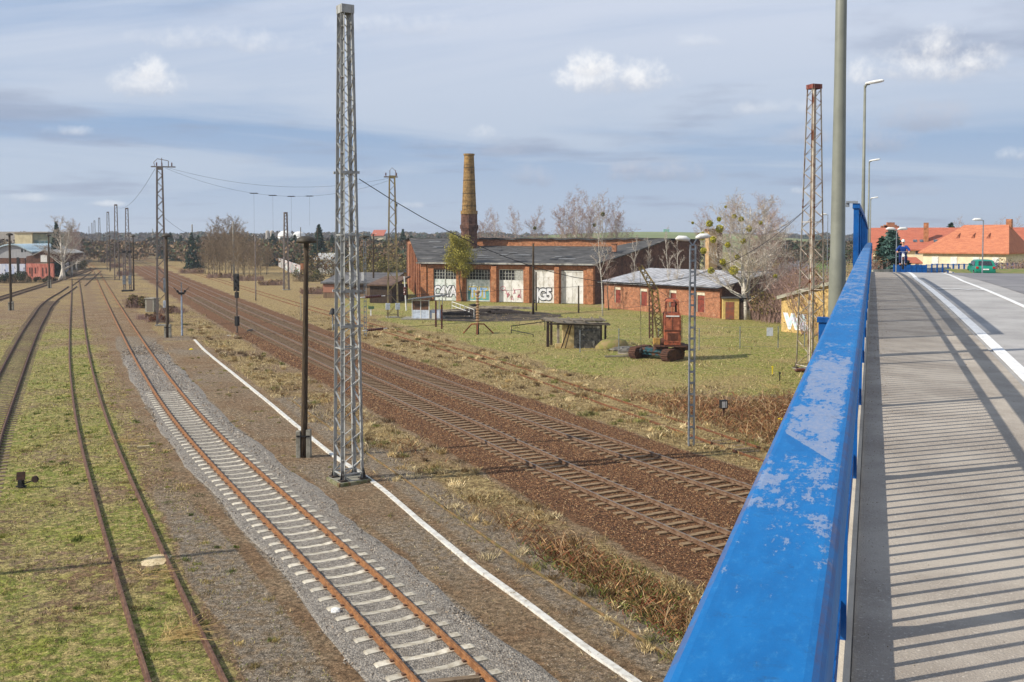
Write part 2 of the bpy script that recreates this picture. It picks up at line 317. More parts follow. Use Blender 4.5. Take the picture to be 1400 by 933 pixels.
def zones(x,y):
    """green, straw, gravel, rust, wetdark weights"""
    n1=pn(x,y,.35,0); n2=pn(x,y,.9,1); n3=pn(x,y,2.3,2); j=.5*n2+.3*n3
    B=sd('B',x,y);A=sd('A',x,y);C=sd('C',x,y);D=sd('D',x,y);Gs=sd('G',x,y);K=sd('K',x,y);E=sd('E',x,y);Hh=sd('H',x,y)
    # travel direction is away from the camera; right of travel = positive
    left=1-ss(-2.6,-2.0,B+.3*j)
    green=left*(.66+.3*n1+.25*n2)
    straw=left*(.25-.2*n1)
    gravel=np.zeros_like(x); rust=np.zeros_like(x)
    # bare gravelly dirt between track A and track B, near
    mid=ss(.9,1.5,A+.4*j)*(1-ss(-2.6,-1.9,B))*(1-ss(31,44,y+4*n1))
    gravel=np.maximum(gravel,mid*.95); green*=1-.85*mid
    midf=ss(.9,1.5,A)*(1-ss(-2.6,-1.9,B))*ss(31,44,y)
    green*=1-.35*midf
    gravel=np.maximum(gravel,midf*.25)
    # ballast of B
    bb=(1-ss(1.9,2.5,np.where(B<0,-B*1.3,B*1.08)+.25*j))*(1-ss(90,104,y))
    gravel=np.maximum(gravel,bb); green*=1-bb; straw*=1-bb
    # platform strip
    plat=ss(2.0,2.5,B+.2*j)*(1-ss(.0,.8,K))*(1-ss(90,110,y))
    gravel=np.maximum(gravel,plat*(.5+.3*n1)); straw=np.maximum(straw,plat*.2*(1+n1+n2)); green=np.maximum(green,plat*np.clip(.1+.5*n1-.1*n2,0,.5))
    # rough strip between kerb line and the main line
    rough=ss(.1,.8,np.where(y<92,K,B-2))*(1-ss(-3.6,-2.6,C+.5*j))
    gravel=np.maximum(gravel,rough*(1-ss(.5,2.2,Hh+.4*j))*.65*(y<60))
    green=np.maximum(green,rough*np.clip(.12+.4*n1+.25*n2,0,.65)); straw=np.maximum(straw,rough*np.clip(.62+.35*n2-.3*n1,0,1)*ss(-.5,1.5,np.where(y<60,Hh,5.)))
    # main line ballast
    mb=ss(-3.4,-2.5,C+.45*j)*(1-ss(2.4,3.2,D+.4*j))
    rust=mb; green*=1-mb; straw*=1-mb; gravel*=1-mb
    # verge between D and siding G, and beyond
    right=ss(2.4,3.2,D+.4*j)
    straw=np.maximum(straw,right*np.clip(.75-.25*n1,0,1)); green=np.maximum(green,right*np.clip(.1+.25*n1,0,1))
    comp=ss(1.5,5,Gs+1.2*n1)*ss(56,68,y-.25*x*0+5*n1)*ss(-.24,-.15,x/np.maximum(y,1)+.03*n1)
    green=np.maximum(green,comp*(.68+.3*n1+.2*n2)); straw=np.where(comp>.3,straw*(.85-.3*n1),straw)
    bram=ss(.8,2.5,Gs+n2)*(1-ss(56,64,y+2.5*n1))
    rust=np.maximum(rust,bram*.35); straw*=1-.3*bram; green*=1-.95*bram
    fr_=1-.55*ss(70,140,y)*(1-comp); green*=fr_; straw=np.maximum(straw,.52*(1+.5*n2)*ss(90,150,y)*(1-rust)*(1-gravel)*(1-comp))
    return [np.clip(q,0,1) for q in (green,straw,gravel,rust)]
def gz(x,y):
    B=sd('B',x,y);C=sd('C',x,y);D=sd('D',x,y);K=sd('K',x,y)
    base=.03*pn(x,y,.5,3)+.022*pn(x,y,1.7,2)+.012*pn(x,y,4.1,1)
    fl=ss(1.2,3.0,np.abs(B))*ss(1.5,3.2,np.abs(C))*ss(1.5,3.2,np.abs(D))*ss(1.0,1.8,np.abs(sd('A',x,y)))*ss(1,1.8,np.abs(sd('E',x,y)))
    mound=.35*np.exp(-((D-4.2)/1.5)**2)*0
    rough=ss(1.2,3,K)*(1-ss(-5.5,-3,C))*(y<70)
    z=-.02+base*(.35+.65*fl)*(1+1.6*rough)
    between=ss(1.6,2.4,C)*(1-ss(-2.4,-1.6,D))
    return z-.05*between
# ground mesh: polar sheet around the bridge out to the horizon
ang=np.concatenate([np.linspace(-180,-46,40),np.arange(-44,44,.3),np.linspace(46,180,40)])
rad=[3.0]
while rad[-1]<9000: rad.append(rad[-1]*(1.0135 if rad[-1]<400 else 1.06)+.02)
rad=np.array(rad); AA,RR=np.meshgrid(np.radians(ang),rad); GX=RR*np.sin(AA); GY=RR*np.cos(AA)
GZ=np.where((GY>4)&(np.abs(AA)<.8),gz(GX,GY),-.02)
nr,na=GX.shape; V=np.stack([GX,GY,GZ],2).reshape(-1,3)
idx=np.arange(nr*na).reshape(nr,na); q=np.stack([idx[:-1,:-1],idx[:-1,1:],idx[1:,1:],idx[1:,:-1]],2).reshape(-1,4)
me=bpy.data.meshes.new('ground'); me.vertices.add(len(V)+1); me.vertices.foreach_set('co',np.vstack([V,[0,0,-.02]]).astype('f').ravel())
tri=np.stack([np.full(na-1,len(V)),idx[0,1:],idx[0,:-1]],1)
me.loops.add(q.size+tri.size); me.loops.foreach_set('vertex_index',np.r_[q[:,::-1].ravel(),tri.ravel()].astype('i')); me.polygons.add(len(q)+len(tri))
me.polygons.foreach_set('loop_start',np.r_[np.arange(0,q.size,4),q.size+np.arange(0,tri.size,3)].astype('i')); me.update(calc_edges=True)
me.polygons.foreach_set('use_smooth',[True]*len(me.polygons))
zg=zones(V[:,0],V[:,1]); ca=me.color_attributes.new('zone','FLOAT_COLOR','POINT'); cc=np.zeros((len(V)+1,4),'f')
for i in range(4): cc[:-1,i]=zg[i]
ca.data.foreach_set('color',cc.ravel())
gm=bpy.data.materials.new('yard_ground'); gm.use_nodes=True; t=NT(gm.node_tree); b=t.n['Principled BSDF']
at=t.a('ShaderNodeAttribute',attribute_name='zone'); sp=t.a('ShaderNodeSeparateColor'); t.s(sp.inputs[0],at.outputs['Color'])
ob=t.a('ShaderNodeTexCoord').outputs['Object']
nA=t.noise(ob,.45,6,.65); nB=t.noise(ob,2.4,6,.7); nC=t.noise(ob,14,4,.7); nD=t.noise(ob,55,3,.7)
def thr(w,n,k=.9,lo=-.12,hi=.16):  # ragged edge: weight against noise
    return t.ramp(t.math('ADD',t.math('SUBTRACT',w,.5),t.math('MULTIPLY',t.math('SUBTRACT',n,.5),k*1.6)),lo,hi)
nmix=t.math('ADD',t.math('MULTIPLY',nB,.5),t.math('MULTIPLY',nC,.5))
soil=t.mix(nC,S((118,100,78)),S((152,130,102))); soil=t.mix(t.ramp(nA,.4,.62,0,.7),soil,S((120,92,66))); soil=t.mix(t.ramp(nD,.5,.75,0,.6),soil,S((170,150,120)))
grav=t.mix(t.ramp(nD,.35,.65),S((104,94,82)),S((162,150,132))); grav=t.mix(t.ramp(nB,.42,.62,0,.8),grav,S((134,114,88)))
straw=t.mix(nC,S((136,116,78)),S((192,170,120))); straw=t.mix(t.ramp(nB,.42,.6,0,.8),straw,S((116,94,64)))
green=t.mix(nC,S((92,104,46)),S((148,152,74))); green=t.mix(t.ramp(nB,.44,.58,0,.85),green,S((172,152,104))); green=t.mix(t.ramp(nA,.52,.68,0,.5),green,S((138,142,52)))
vo=t.a('ShaderNodeTexVoronoi'); vo.inputs['Scale'].default_value=22; t.s(vo.inputs['Vector'],ob)
vs=t.a('ShaderNodeSeparateColor'); t.s(vs.inputs[0],vo.outputs['Color'])
rust=t.mix(vs.outputs[0],S((80,58,44)),S((146,108,76))); rust=t.mix(t.ramp(nB,.4,.65,0,.5),rust,S((94,70,52)))
c=t.mix(thr(sp.outputs[1],nmix,1.0),soil,straw); c=t.mix(thr(sp.outputs[0],nB,1.1),c,green); c=t.mix(thr(sp.outputs[2],nmix,.8),c,grav); c=t.mix(thr(at.outputs['Alpha'],nmix,.6),c,rust)
nM=t.noise(ob,5.5,8,.8); nF=t.noise(ob,26,5,.8); ctr=t.math('MULTIPLY',t.ramp(nM,.35,.65,.42,1.5),t.ramp(nF,.38,.62,.5,1.5))
vm_=t.vm('SCALE',c); t.s(vm_.inputs['Scale'],ctr); c=vm_.outputs[0]
t.s(b.inputs['Base Color'],c); b.inputs['Roughness'].default_value=.95; b.inputs['Specular IOR Level'].default_value=.1
bn=t.a('ShaderNodeBump'); bn.inputs['Strength'].default_value=.9; bn.inputs['Distance'].default_value=.1
t.s(bn.inputs['Height'],t.math('ADD',t.math('MULTIPLY',nM,1.0),t.math('MULTIPLY',nF,.5))); t.s(b.inputs['Normal'],bn)
me.materials.append(gm); gob=bpy.data.objects.new('ground',me); COL.objects.link(gob); gob['kind']='structure'
# ------------------------------------------------------------------ scattered stones, blades
STONE=vcol('loose_stone',.9); BLADE=vcol('dry_grass_blade',.8)
def sample_pts(n,x0,x1,y0,y1,dens):
    x=rng.uniform(x0,x1,n); y=rng.uniform(y0,y1,n); 
    vis=np.abs(x/np.maximum(y,1))<.56
    p=dens(x,y)*vis; k=rng.random(n)<p; return x[k],y[k]
def stones(name,x,y,z,size,cols,label,cat=None):
    n=len(x); base=np.array([[1,0,0],[-1,0,0],[0,1,0],[0,-1,0],[0,0,.75],[0,0,-.5]],float)
    fa=np.array([[0,2,4],[2,1,4],[1,3,4],[3,0,4],[2,0,5],[1,2,5],[3,1,5],[0,3,5]])
    v=base[None]*rng.uniform(.55,1.25,(n,6,1))*size[:,None,None]; a=rng.uniform(0,6.28,n); ca_,sa=np.cos(a)[:,None],np.sin(a)[:,None]
    v=v+rng.normal(0,.16,(n,6,3))*size[:,None,None]
    X=v[...,0]*ca_-v[...,1]*sa; Yy=v[...,0]*sa+v[...,1]*ca_; v=np.stack([X+x[:,None],Yy+y[:,None],v[...,2]+z[:,None]],2)
    T=v[:,fa].reshape(-1,3,3); o=soup(name,T,STONE,np.repeat(cols,8,axis=0)); o['kind']='stuff'; o['label']=label; o['category']=cat or 'gravel'; return o
def pick(n,pal,var=.12):
    pal=np.array([lin(p) for p in pal]); c=pal[rng.integers(0,len(pal),n)]; return c*rng.uniform(1-var*2,1+var*2,(n,1))
x,y=sample_pts(900000,-34,8,14,92,lambda x,y:(.8-.8*ss(1.6,2.35,np.where(sd('B',x,y)<0,-sd('B',x,y)*1.36,sd('B',x,y)*1.12)+.3*pn(x,y,1.7,0)+.2*pn(x,y,5,1)))*np.clip((26/np.maximum(y,1))**1.3,.10,1)*1.0)
stones('track_gravel',x,y,np.where(np.abs(sd('B',x,y))<1.4,-.022,.0)*(y<62)+rng.uniform(-.012,.016,len(x)),rng.uniform(.024,.045,len(x))*np.clip(y/34,1,1.7),pick(len(x),[(154,146,134),(126,118,108),(174,164,150),(106,98,90),(138,122,104),(92,86,80)]),'loose grey crushed stone of the near track bed')
x,y=sample_pts(1900000,-50,20,24,100,lambda x,y:(ss(-3.1,-2.4,sd('C',x,y)+.4*pn(x,y,1.3,0))*(1-ss(2.3,3,sd('D',x,y)+.4*pn(x,y,1.3,1))))*np.clip((34/np.maximum(y,1))**1.6,.06,.7))
stones('ballast_stones',x,y,gz(x,y)+rng.uniform(-.01,.014,len(x))-.012*((np.abs(sd('C',x,y))<1.4)|(np.abs(sd('D',x,y))<1.4)),rng.uniform(.02,.036,len(x))*np.clip(y/46,1,1.7),pick(len(x),[(122,86,60),(94,64,48),(152,114,80),(80,58,48),(168,138,102),(106,76,58),(66,52,46)]),'rust brown ballast stones of the main line bed')
x,y=sample_pts(260000,-22,9,14,60,lambda x,y:zones(x,y)[2]*(np.abs(sd('B',x,y))>2.1)*np.clip((24/np.maximum(y,1))**1.5,.1,1)*.6)
stones('pebbles',x,y,gz(x,y)+.004,rng.uniform(.008,.022,len(x))*np.clip(y/28,1,2),pick(len(x),[(150,136,114),(112,98,80),(182,168,146),(96,84,70)]),'small pebbles and grit lying on the bare dirt')
def blades(name,x,y,h,w,lean,cols,label,cat,z=None):
    n=len(x); z=gz(x,y) if z is None else z; a=rng.uniform(0,6.28,n); b=rng.uniform(0,6.28,n); lx=np.cos(b)*lean*h; ly=np.sin(b)*lean*h
    dx,dy=np.cos(a)*w/2,np.sin(a)*w/2
    V=np.stack([np.stack([x-dx,y-dy,z-.01],1),np.stack([x+dx,y+dy,z-.01],1),np.stack([x+dx*.7+lx*.45,y+dy*.7+ly*.45,z+h*.56*np.sqrt(np.clip(1-lean**2*.5,.1,1))],1),np.stack([x+lx,y+ly,z+h*np.sqrt(np.clip(1-lean**2*.5,.1,1))],1)],1)
    o=soup(name,V,BLADE,cols); o['kind']='stuff'; o['label']=label; o['category']=cat; return o
# moss and short grass on the left
def tufts(x,y,k,spread):   # k blades round every seed point
    n=len(x); X=np.repeat(x,k)+rng.normal(0,1,n*k)*np.repeat(spread,k); Y=np.repeat(y,k)+rng.normal(0,1,n*k)*np.repeat(spread,k); return X,Y
def dist2(y): return np.clip(y/28,1,2.6)
x,y=sample_pts(420000,-60,8,15,110,lambda x,y:np.clip(zones(x,y)[0]+.25*zones(x,y)[1],0,1)*(sd('B',x,y)<-1.8)*(np.abs(sd('E',x,y))>1.4)*np.clip((28/np.maximum(y,1))**1.5,.05,1)*(.25+.75*(pn(x,y,2.1,1)+.6*pn(x,y,5.3,0)>-.1)))
sp_=.05*dist2(y); x,y=tufts(x,y,3,sp_); n=len(x); sc_=dist2(y); near=np.minimum(np.abs(np.abs(sd('A',x,y))-.75),9); ok=near>.09; x,y,sc_=x[ok],y[ok],sc_[ok]; n=len(x)
blades('short_grass',x,y,rng.uniform(.02,.075,n)*np.clip(sc_,1,1.5),rng.uniform(.012,.026,n)*sc_,rng.uniform(.3,1.,n),pick(n,[(118,124,52),(146,144,66),(96,104,48),(164,148,96),(184,168,120),(132,136,46),(74,78,38),(112,92,62)],.2),'short mossy green grass over the left sidings','grass')  # darkest blade tones put self-shadow between blades into the colour
print('BL',n)
# straw grass: rough strip, verge right of the main line, tufts on the left
def strawd(x,y):
    z=zones(x,y); return np.clip(z[1]+.15*z[0],0,1)*(1-z[3])*np.clip((34/np.maximum(y,1))**1.3,.06,1)*(.16+.84*ss(-.15,.4,pn(x,y,1.3,2)+.6*pn(x,y,3.7,0)))*(.35+.65*(sd('K',x,y)>.4))
x,y=sample_pts(620000,-60,24,18,130,lambda x,y:strawd(x,y)*(1-.75*ss(1.5,5,sd('G',x,y))*ss(56,68,y))); x,y=tufts(x,y,4,.07*dist2(y)); n=len(x); sc_=dist2(y); tall=ss(-.1,.6,pn(x,y,.8,1)+.5*pn(x,y,2.2,3))*(sd('K',x,y)>.5)
ok=(np.abs(np.abs(sd('C',x,y))-.75)>.12)&(np.abs(np.abs(sd('D',x,y))-.75)>.12); x,y,sc_,tall=x[ok],y[ok],sc_[ok],tall[ok]; n=len(x)
blades('straw_grass',x,y,(rng.uniform(.03,.12,n)+tall*rng.uniform(0,.34,n)),rng.uniform(.009,.02,n)*sc_,rng.uniform(.3,1.1,n),pick(n,[(192,170,122),(168,146,100),(214,196,154),(142,116,78),(116,94,66),(132,128,78),(92,80,54),(74,62,46)],.2),'dry straw coloured grass on the rough verges','grass')  # dark browns in the palette paint the tufts' own shadow
print('BL',n)
# compound lawn
x,y=sample_pts(700000,-30,50,55,170,lambda x,y:zones(x,y)[0]*(sd('G',x,y)>1.5)*np.clip((60/np.maximum(y,1))**1.2,.2,1)*.55); n=len(x)
blades('lawn_grass',x,y,rng.uniform(.04,.11,n),rng.uniform(.02,.04,n),rng.uniform(.3,1.,n),pick(n,[(146,152,70),(176,170,100),(122,132,60),(134,132,72),(90,100,46),(160,144,96),(146,128,84),(74,72,42),(180,162,116)],.2),'patchy green and yellow grass of the engine shed compound','grass')  # darkest lawn tone imitates blades shading each other
# brambles: dead stems heap and creeper mats
def bramd(x,y):
    z=zones(x,y); g=sd('G',x,y); a=ss(1,3,g)*(1-ss(55,63,y+2.5*pn(x,y,.35,0)))*(y>38)
    c=sd('C',x,y); k=sd('H',x,y); b_=ss(.6,1.4,k)*(1-ss(-5.2,-3.6,c))*(1-ss(29,36,y))*.8
    d_=.25*ss(1,2,k)*(1-ss(-4.4,-3.4,c))*(y<60)*(pn(x,y,.7,3)>.1)
    return np.maximum(np.maximum(a*.8,b_),d_)*np.clip((28/np.maximum(y,1))**1.0,.25,1)
x,y=sample_pts(560000,-20,26,18,66,bramd); n=len(x); sc_=np.clip(y/32,1,2)
blades('bramble_litter',x,y,rng.uniform(.05,.42,n),rng.uniform(.008,.018,n)*sc_,rng.uniform(.4,1.35,n),pick(n,[(138,96,66),(104,72,52),(164,120,80),(188,152,108),(84,66,44),(122,66,48),(150,130,84)],.2),'brown bramble stems and dead leaves matted on the ground','undergrowth')
x,y=sample_pts(420000,-2,10,18,34,lambda x,y:ss(.3,1.2,sd('H',x,y))*(1-ss(-5.0,-3.4,sd('C',x,y)))*(pn(x,y,1.4,0)>-.15)*(1-ss(27,32,y))*.5); n=len(x)
blades('creeper_leaves',x,y,rng.uniform(.03,.16,n),rng.uniform(.018,.04,n),rng.uniform(.6,1.4,n),pick(n,[(84,106,46),(110,128,54),(66,82,38),(136,80,56),(112,64,46),(134,130,68),(150,120,80)],.25),'low green and reddish creeper leaves beside the buried rail','undergrowth')

# arching bramble canes
def canes(name,x,y,lab,pal,L0,L1,r0=.004):
    n=len(x); z=gz(x,y); a=rng.uniform(0,6.28,n); L=rng.uniform(L0,L1,n); H=L*rng.uniform(.25,.75,n); segs=5; out=[];cols=pick(n,pal,.2)
    w=r0*np.clip(y/26,1,2.6)
    for k in range(segs):
        t0,t1=k/segs,(k+1)/segs
        def P(t_): return np.stack([x+np.cos(a)*L*t_,y+np.sin(a)*L*t_,z+H*4*t_*(1-t_)*.8+H*.15*t_],1)
        A,B=P(t0),P(t1); s_=np.stack([-np.sin(a),np.cos(a),np.zeros(n)],1)*w[:,None]; u_=np.array([0,0,1.])*w[:,None]
        out.append(np.stack([A-s_,A+s_,B+s_,B-s_],1)); out.append(np.stack([A-u_,A+u_,B+u_,B-u_],1))
    o=soup(name,np.concatenate(out),BLADE,np.tile(cols,(segs*2,1))); o['kind']='stuff'; o['label']=lab; o['category']='undergrowth'
x,y=sample_pts(42000,-20,26,18,66,bramd); canes('bramble_canes',x,y,'arching dead bramble canes tangled over the ground',[(150,112,80),(118,84,62),(178,146,110),(110,62,48),(196,172,136)],.3,1.3)
x,y=sample_pts(30000,-20,12,18,80,lambda x,y:ss(.5,1.5,sd('K',x,y))*(1-ss(-4,-3,sd('C',x,y)))*(pn(x,y,.8,1)+.5*pn(x,y,2.2,3)>0)*.6); canes('dry_stems',x,y,'long dry stems lying in the rough grass strip',[(196,176,132),(168,146,104),(214,198,160),(132,110,78)],.2,.8,.003)

# weed clumps standing out of the flat ground
def clumps(name,n0,x0,x1,y0,y1,dens,k,rad,h,pal,lab):
    x,y=sample_pts(n0,x0,x1,y0,y1,dens); m=len(x); R_=rng.uniform(rad*.5,rad*1.5,m); X,Y=tufts(x,y,k,R_*.5); hh=np.repeat(rng.uniform(.5,1.3,m)*h,k)*rng.uniform(.4,1.1,m*k); base=np.repeat(pick(m,pal,.15),k,axis=0)*rng.uniform(.65,1.3,(m*k,1))
    blades(name,X,Y,hh,rng.uniform(.008,.016,m*k)*dist2(Y),rng.uniform(.1,1.,m*k),base,lab,'weeds')
clumps('weed_clumps',2600,-40,8,16,75,lambda x,y:(sd('B',x,y)<-2.0)*(np.abs(sd('E',x,y))>1.5)*(np.abs(np.abs(sd('A',x,y))-.75)>.15)*.5*np.clip(40/y,.3,1),70,.22,.11,[(96,112,44),(128,132,56),(150,134,84),(184,164,112),(78,92,40)],'small weed and grass clumps on the left sidings')
clumps('platform_weeds',3000,-34,8,17,80,lambda x,y:(sd('B',x,y)>1.9)*(sd('K',x,y)<.0)*(pn(x,y,.9,1)>.05)*.5,50,.16,.07,[(150,140,84),(120,116,60),(180,158,110),(104,100,52)],'low weed clumps on the bare strip beside the white line')
clumps('verge_tussocks',5000,-40,26,20,110,lambda x,y:(((sd('K',x,y)>.7)&(sd('C',x,y)<-3.2))|((sd('D',x,y)>3)&(sd('G',x,y)<2.5)))*.55*np.clip(60/y,.3,1),80,.26,.26,[(196,174,128),(168,144,98),(214,196,154),(132,108,72),(124,124,70),(104,84,60)],'straw tussocks of the rough verges')
# ------------------------------------------------------------------ tracks
def sweep(P,prof,z=None):
    """prof: list of (offset,z) closed loop swept along P"""
    T=tang(P); Nn=np.stack([T[:,1],-T[:,0]],1); n=len(prof); mb=MB()
    vs=[]
    for i,(p,q) in enumerate(zip(P,Nn)):
        for o,h in prof: vs.append((p[0]+q[0]*o,p[1]+q[1]*o,h))
    fs=[(i*n+k,i*n+(k+1)%n,(i+1)*n+(k+1)%n,(i+1)*n+k) for i in range(len(P)-1) for k in range(n)]
    fs+=[tuple(range(n))[::-1],tuple((len(P)-1)*n+k for k in range(n))]
    mb.add(vs,fs); return mb
def railprof(o,z0,zt,s=1.0):
    h=zt-z0; a=.036*s; f_=.068*s
    return [(o-f_,z0),(o-f_,z0+.012),(o-.012,z0+.03),(o-.012,zt-.045),(o-a,zt-.036),(o-a,zt-.006),(o-a+.008,zt),(o+a-.008,zt),(o+a,zt-.006),(o+a,zt-.036),(o+.012,zt-.045),(o+.012,z0+.03),(o+f_,z0+.012),(o+f_,z0)]
def track(name,label,P,zt,z0,railm,sleeper=None,spacing=.65,sl_z=.03,y0=12,y1=200,headm=None,group='railway tracks across the yard',clipm=None):
    t=thing(name,label,'railway track',(0,0,0),0,group); Q=adaptive(P,.9)
    for s_ in(-.75,.75):
        r=sweep(Q,railprof(s_,z0,zt)).build('rail',railm,t)
        if headm:
            h=sweep(Q,[(s_-.024,zt+.0005),(s_-.024,zt+.003),(s_+.024,zt+.003),(s_+.024,zt+.0005)]).build('running_surface',headm,r)
    if sleeper:
        Rr=resample(P,spacing); T=tang(Rr); me,m=sleeper; k=0; rest=[]
        for p,d in zip(Rr,T):
            if p[1]<y0 or p[1]>y1 or abs(p[0])>p[1]*.62+3: continue
            mtx=Matrix.Translation((p[0],p[1],sl_z))@Matrix.Rotation(math.atan2(d[1],d[0])-math.pi/2+random.uniform(-.012,.012),4,'Z')
            if k<100:
                o=bpy.data.objects.new('sleeper',me.data); COL.objects.link(o); o.parent=t; o.matrix_local=mtx; k+=1
            else: rest.append(mtx)
        if rest:
            mb=MB(); vs=[v.co for v in me.data.vertices]; fs=[tuple(p.vertices) for p in me.data.polygons]
            for q in rest: mb.M=q; mb.add(vs,fs)
            o=mb.build('sleepers',m,t); o['kind']='stuff'
    return t
def sleeper_mesh(kind):
    mb=MB()
    if kind=='concrete':   # higher under the rails, waisted in the middle
        st=[(-1.27,.13,-.035),(-1.2,.15,-.01),(-.95,.15,.0),(-.55,.145,.0),(-.3,.11,-.028),(.3,.11,-.028),(.55,.145,.0),(.95,.15,.0),(1.2,.15,-.01),(1.27,.13,-.035)]
    else: st=[(-1.25,.13,0),(-.6,.13,.004),(0,.13,0),(.6,.13,.003),(1.25,.13,0)]
    vs=[];n=4
    for x,wd,z in st: vs+=[(x,-wd,-.14),(x,-wd*.85,z),(x,wd*.85,z),(x,wd,-.14)]
    fs=[(i*4+k,(i+1)*4+k,(i+1)*4+(k+1)%4,i*4+(k+1)%4) for i in range(len(st)-1) for k in range(4)]+[(0,1,2,3),tuple((len(st)-1)*4+k for k in (3,2,1,0))]
    mb.add(vs,fs); m={'concrete':CONCL,'stained':CONCB,'wood':WOODS}[kind if kind in('concrete','wood') else 'stained']
    if kind=='wood':pass
    for s_ in(-1,1):
        for e in(-1,1): mb.box(s_*.75+e*.1-.035,s_*.75+e*.1+.035,-.05,.05,-.005,.035,1)
    o=mb.build('sleeper_pattern',[m,RAILD]); return o
SLC=sleeper_mesh('concrete'); SLB=sleeper_mesh('stained')
_s=SLC.data.copy(); 
# stained variant keeps the waisted concrete shape
SLB.data.materials[0]=CONCB
SLW=sleeper_mesh('wood')
tB=track('railway_track','relaid track with orange rusty rails on pale concrete sleepers in grey gravel',resample(TB,None)[::3],.17,.03,RAILR,(SLC,CONCL),.77,.045,13,62)
# gravel bed of the relaid track
Q=adaptive(resample([p for p in TB if p[1]<96],None)[::3],1.0)
mb=MB(); T=tang(Q); cs=[(-1.75,-.06),(-1.55,.006),(-1.3,.014),(1.3,.014),(1.9,.006),(2.35,-.06)]; vs=[]
for i,(p,d) in enumerate(zip(Q,T)):
    for o_,h in cs:
        oo=o_*(1+(.06*math.sin(i*1.3+o_)+.05*math.sin(i*.47+2*o_) if abs(o_)>1.5 else 0)); vs.append((p[0]+d[1]*oo,p[1]-d[0]*oo,h))
mb.add(vs,[(i*6+k,i*6+k+1,(i+1)*6+k+1,(i+1)*6+k) for i in range(len(Q)-1) for k in range(5)])
m=bpy.data.materials.new('grey_gravel_bed'); m.use_nodes=True; t=NT(m.node_tree); b=t.n['Principled BSDF']; ob=t.a('ShaderNodeTexCoord').outputs['Object']
vo=t.a('ShaderNodeTexVoronoi'); vo.inputs['Scale'].default_value=19; t.s(vo.inputs['Vector'],ob); s_=t.a('ShaderNodeSeparateColor'); t.s(s_.inputs[0],vo.outputs['Color'])
c=t.mix(s_.outputs[0],S((88,82,74)),S((154,146,134))); c=t.mix(t.ramp(t.noise(ob,1.2,5,.7),.5,.7,0,.5),c,S((124,112,96)))
t.s(b.inputs['Base Color'],c); b.inputs['Roughness'].default_value=.95; bn=t.a('ShaderNodeBump'); bn.inputs['Strength'].default_value=.8; bn.inputs['Distance'].default_value=.04; t.s(bn.inputs['Height'],vo.outputs['Distance']); t.s(b.inputs['Normal'],bn)
o=mb.build('gravel_bed',m); o['kind']='structure'
tA=track('railway_track','disused siding with two thin brown rails sunk in grass and moss',resample(TA,None)[::3],.13,-.03,RAILD)
tE=track('railway_track','curved rusty siding on dark wooden sleepers running out at the left edge',resample(TE,None)[::3],.17,.02,RAILD,(SLW,WOODS),.7,.006,20,150)
tF=track('railway_track','dark siding running below the old brick sheds at the left edge',resample(TF,None)[::3],.16,.0,RAILD,(SLW,WOODS),.9,.02,90,300)
tC=track('railway_track','nearer main line track on brown ballast, next to the rough grass strip',resample(TC,None)[::3],.17,.03,RAILB,(SLB,CONCB),.65,.035,24,160,RAILT)
tD=track('railway_track','farther main line track on brown ballast, on the engine shed side',resample(TD,None)[::3],.17,.03,RAILB,(SLB,CONCB),.65,.035,28,160,RAILT)
tG=track('railway_track','overgrown rusty siding on the shed side of both main line tracks',resample(TG,None)[::3],.075,-.06,mat('overgrown_rail',(128,84,54),(98,66,48),3.,.4,.6,.9),(SLW,WOODS),.65,-.035,34,80)
for o in(SLC,SLB,SLW): bpy.data.objects.remove(o)
mb=sweep(adaptive(resample(TH_,None)[::3],.9),railprof(0,-.07,.055)); o=mb.build('old_rail',mat('moss_rail',(132,104,68),(96,86,50),2.,.4,.6,.9)); tag(o,'single old rail half buried in the dirt and weeds right of the white line','rail')
# crossing tie rods of the points far left: turnout blades
tq=thing('track_switch','rusty points where the left sidings join far up the yard','track switch')
for d_,nm in((0,'switch_blade'),(1.5,'switch_blade')):
    mb=MB(); mb.bar(G(98+d_*5,391,.08)+Vector((d_,0,0)),G(127+d_*3,370,.08)+Vector((d_,0,0)),.08,.12); mb.build(nm,RAILD,tq)
mb=MB(); mb.bar(G(100,386,.06),G(112,386,.06),.08); mb.build('tie_rod',RAILD,tq)
# white edging line of the old platform: flat slabs with a small thickness
Q=resample(KERB,.6)
mb=MB(); T=tang(Q); vs=[]
for p,d in zip(Q,T):
    for o_,h in((-.1,-.04),(-.095,.05),(.095,.05),(.1,-.04)): vs.append((p[0]+d[1]*o_,p[1]-d[0]*o_,h))
mb.add(vs,[(i*4+k,i*4+k+1,(i+1)*4+k+1,(i+1)*4+k) for i in range(len(Q)-1) for k in range(3)]+[(0,1,2,3),tuple((len(Q)-1)*4+k for k in(3,2,1,0))])
o=mb.build('platform_kerb',mat('whitewashed_kerb',(206,204,196),(176,170,158),4.,.42,.68,.85,bump=.2,bscale=40,col3=(136,124,102),s3=6.,lo3=.6,hi3=.7)); tag(o,'long white painted edging line running diagonally between the tracks','kerb')
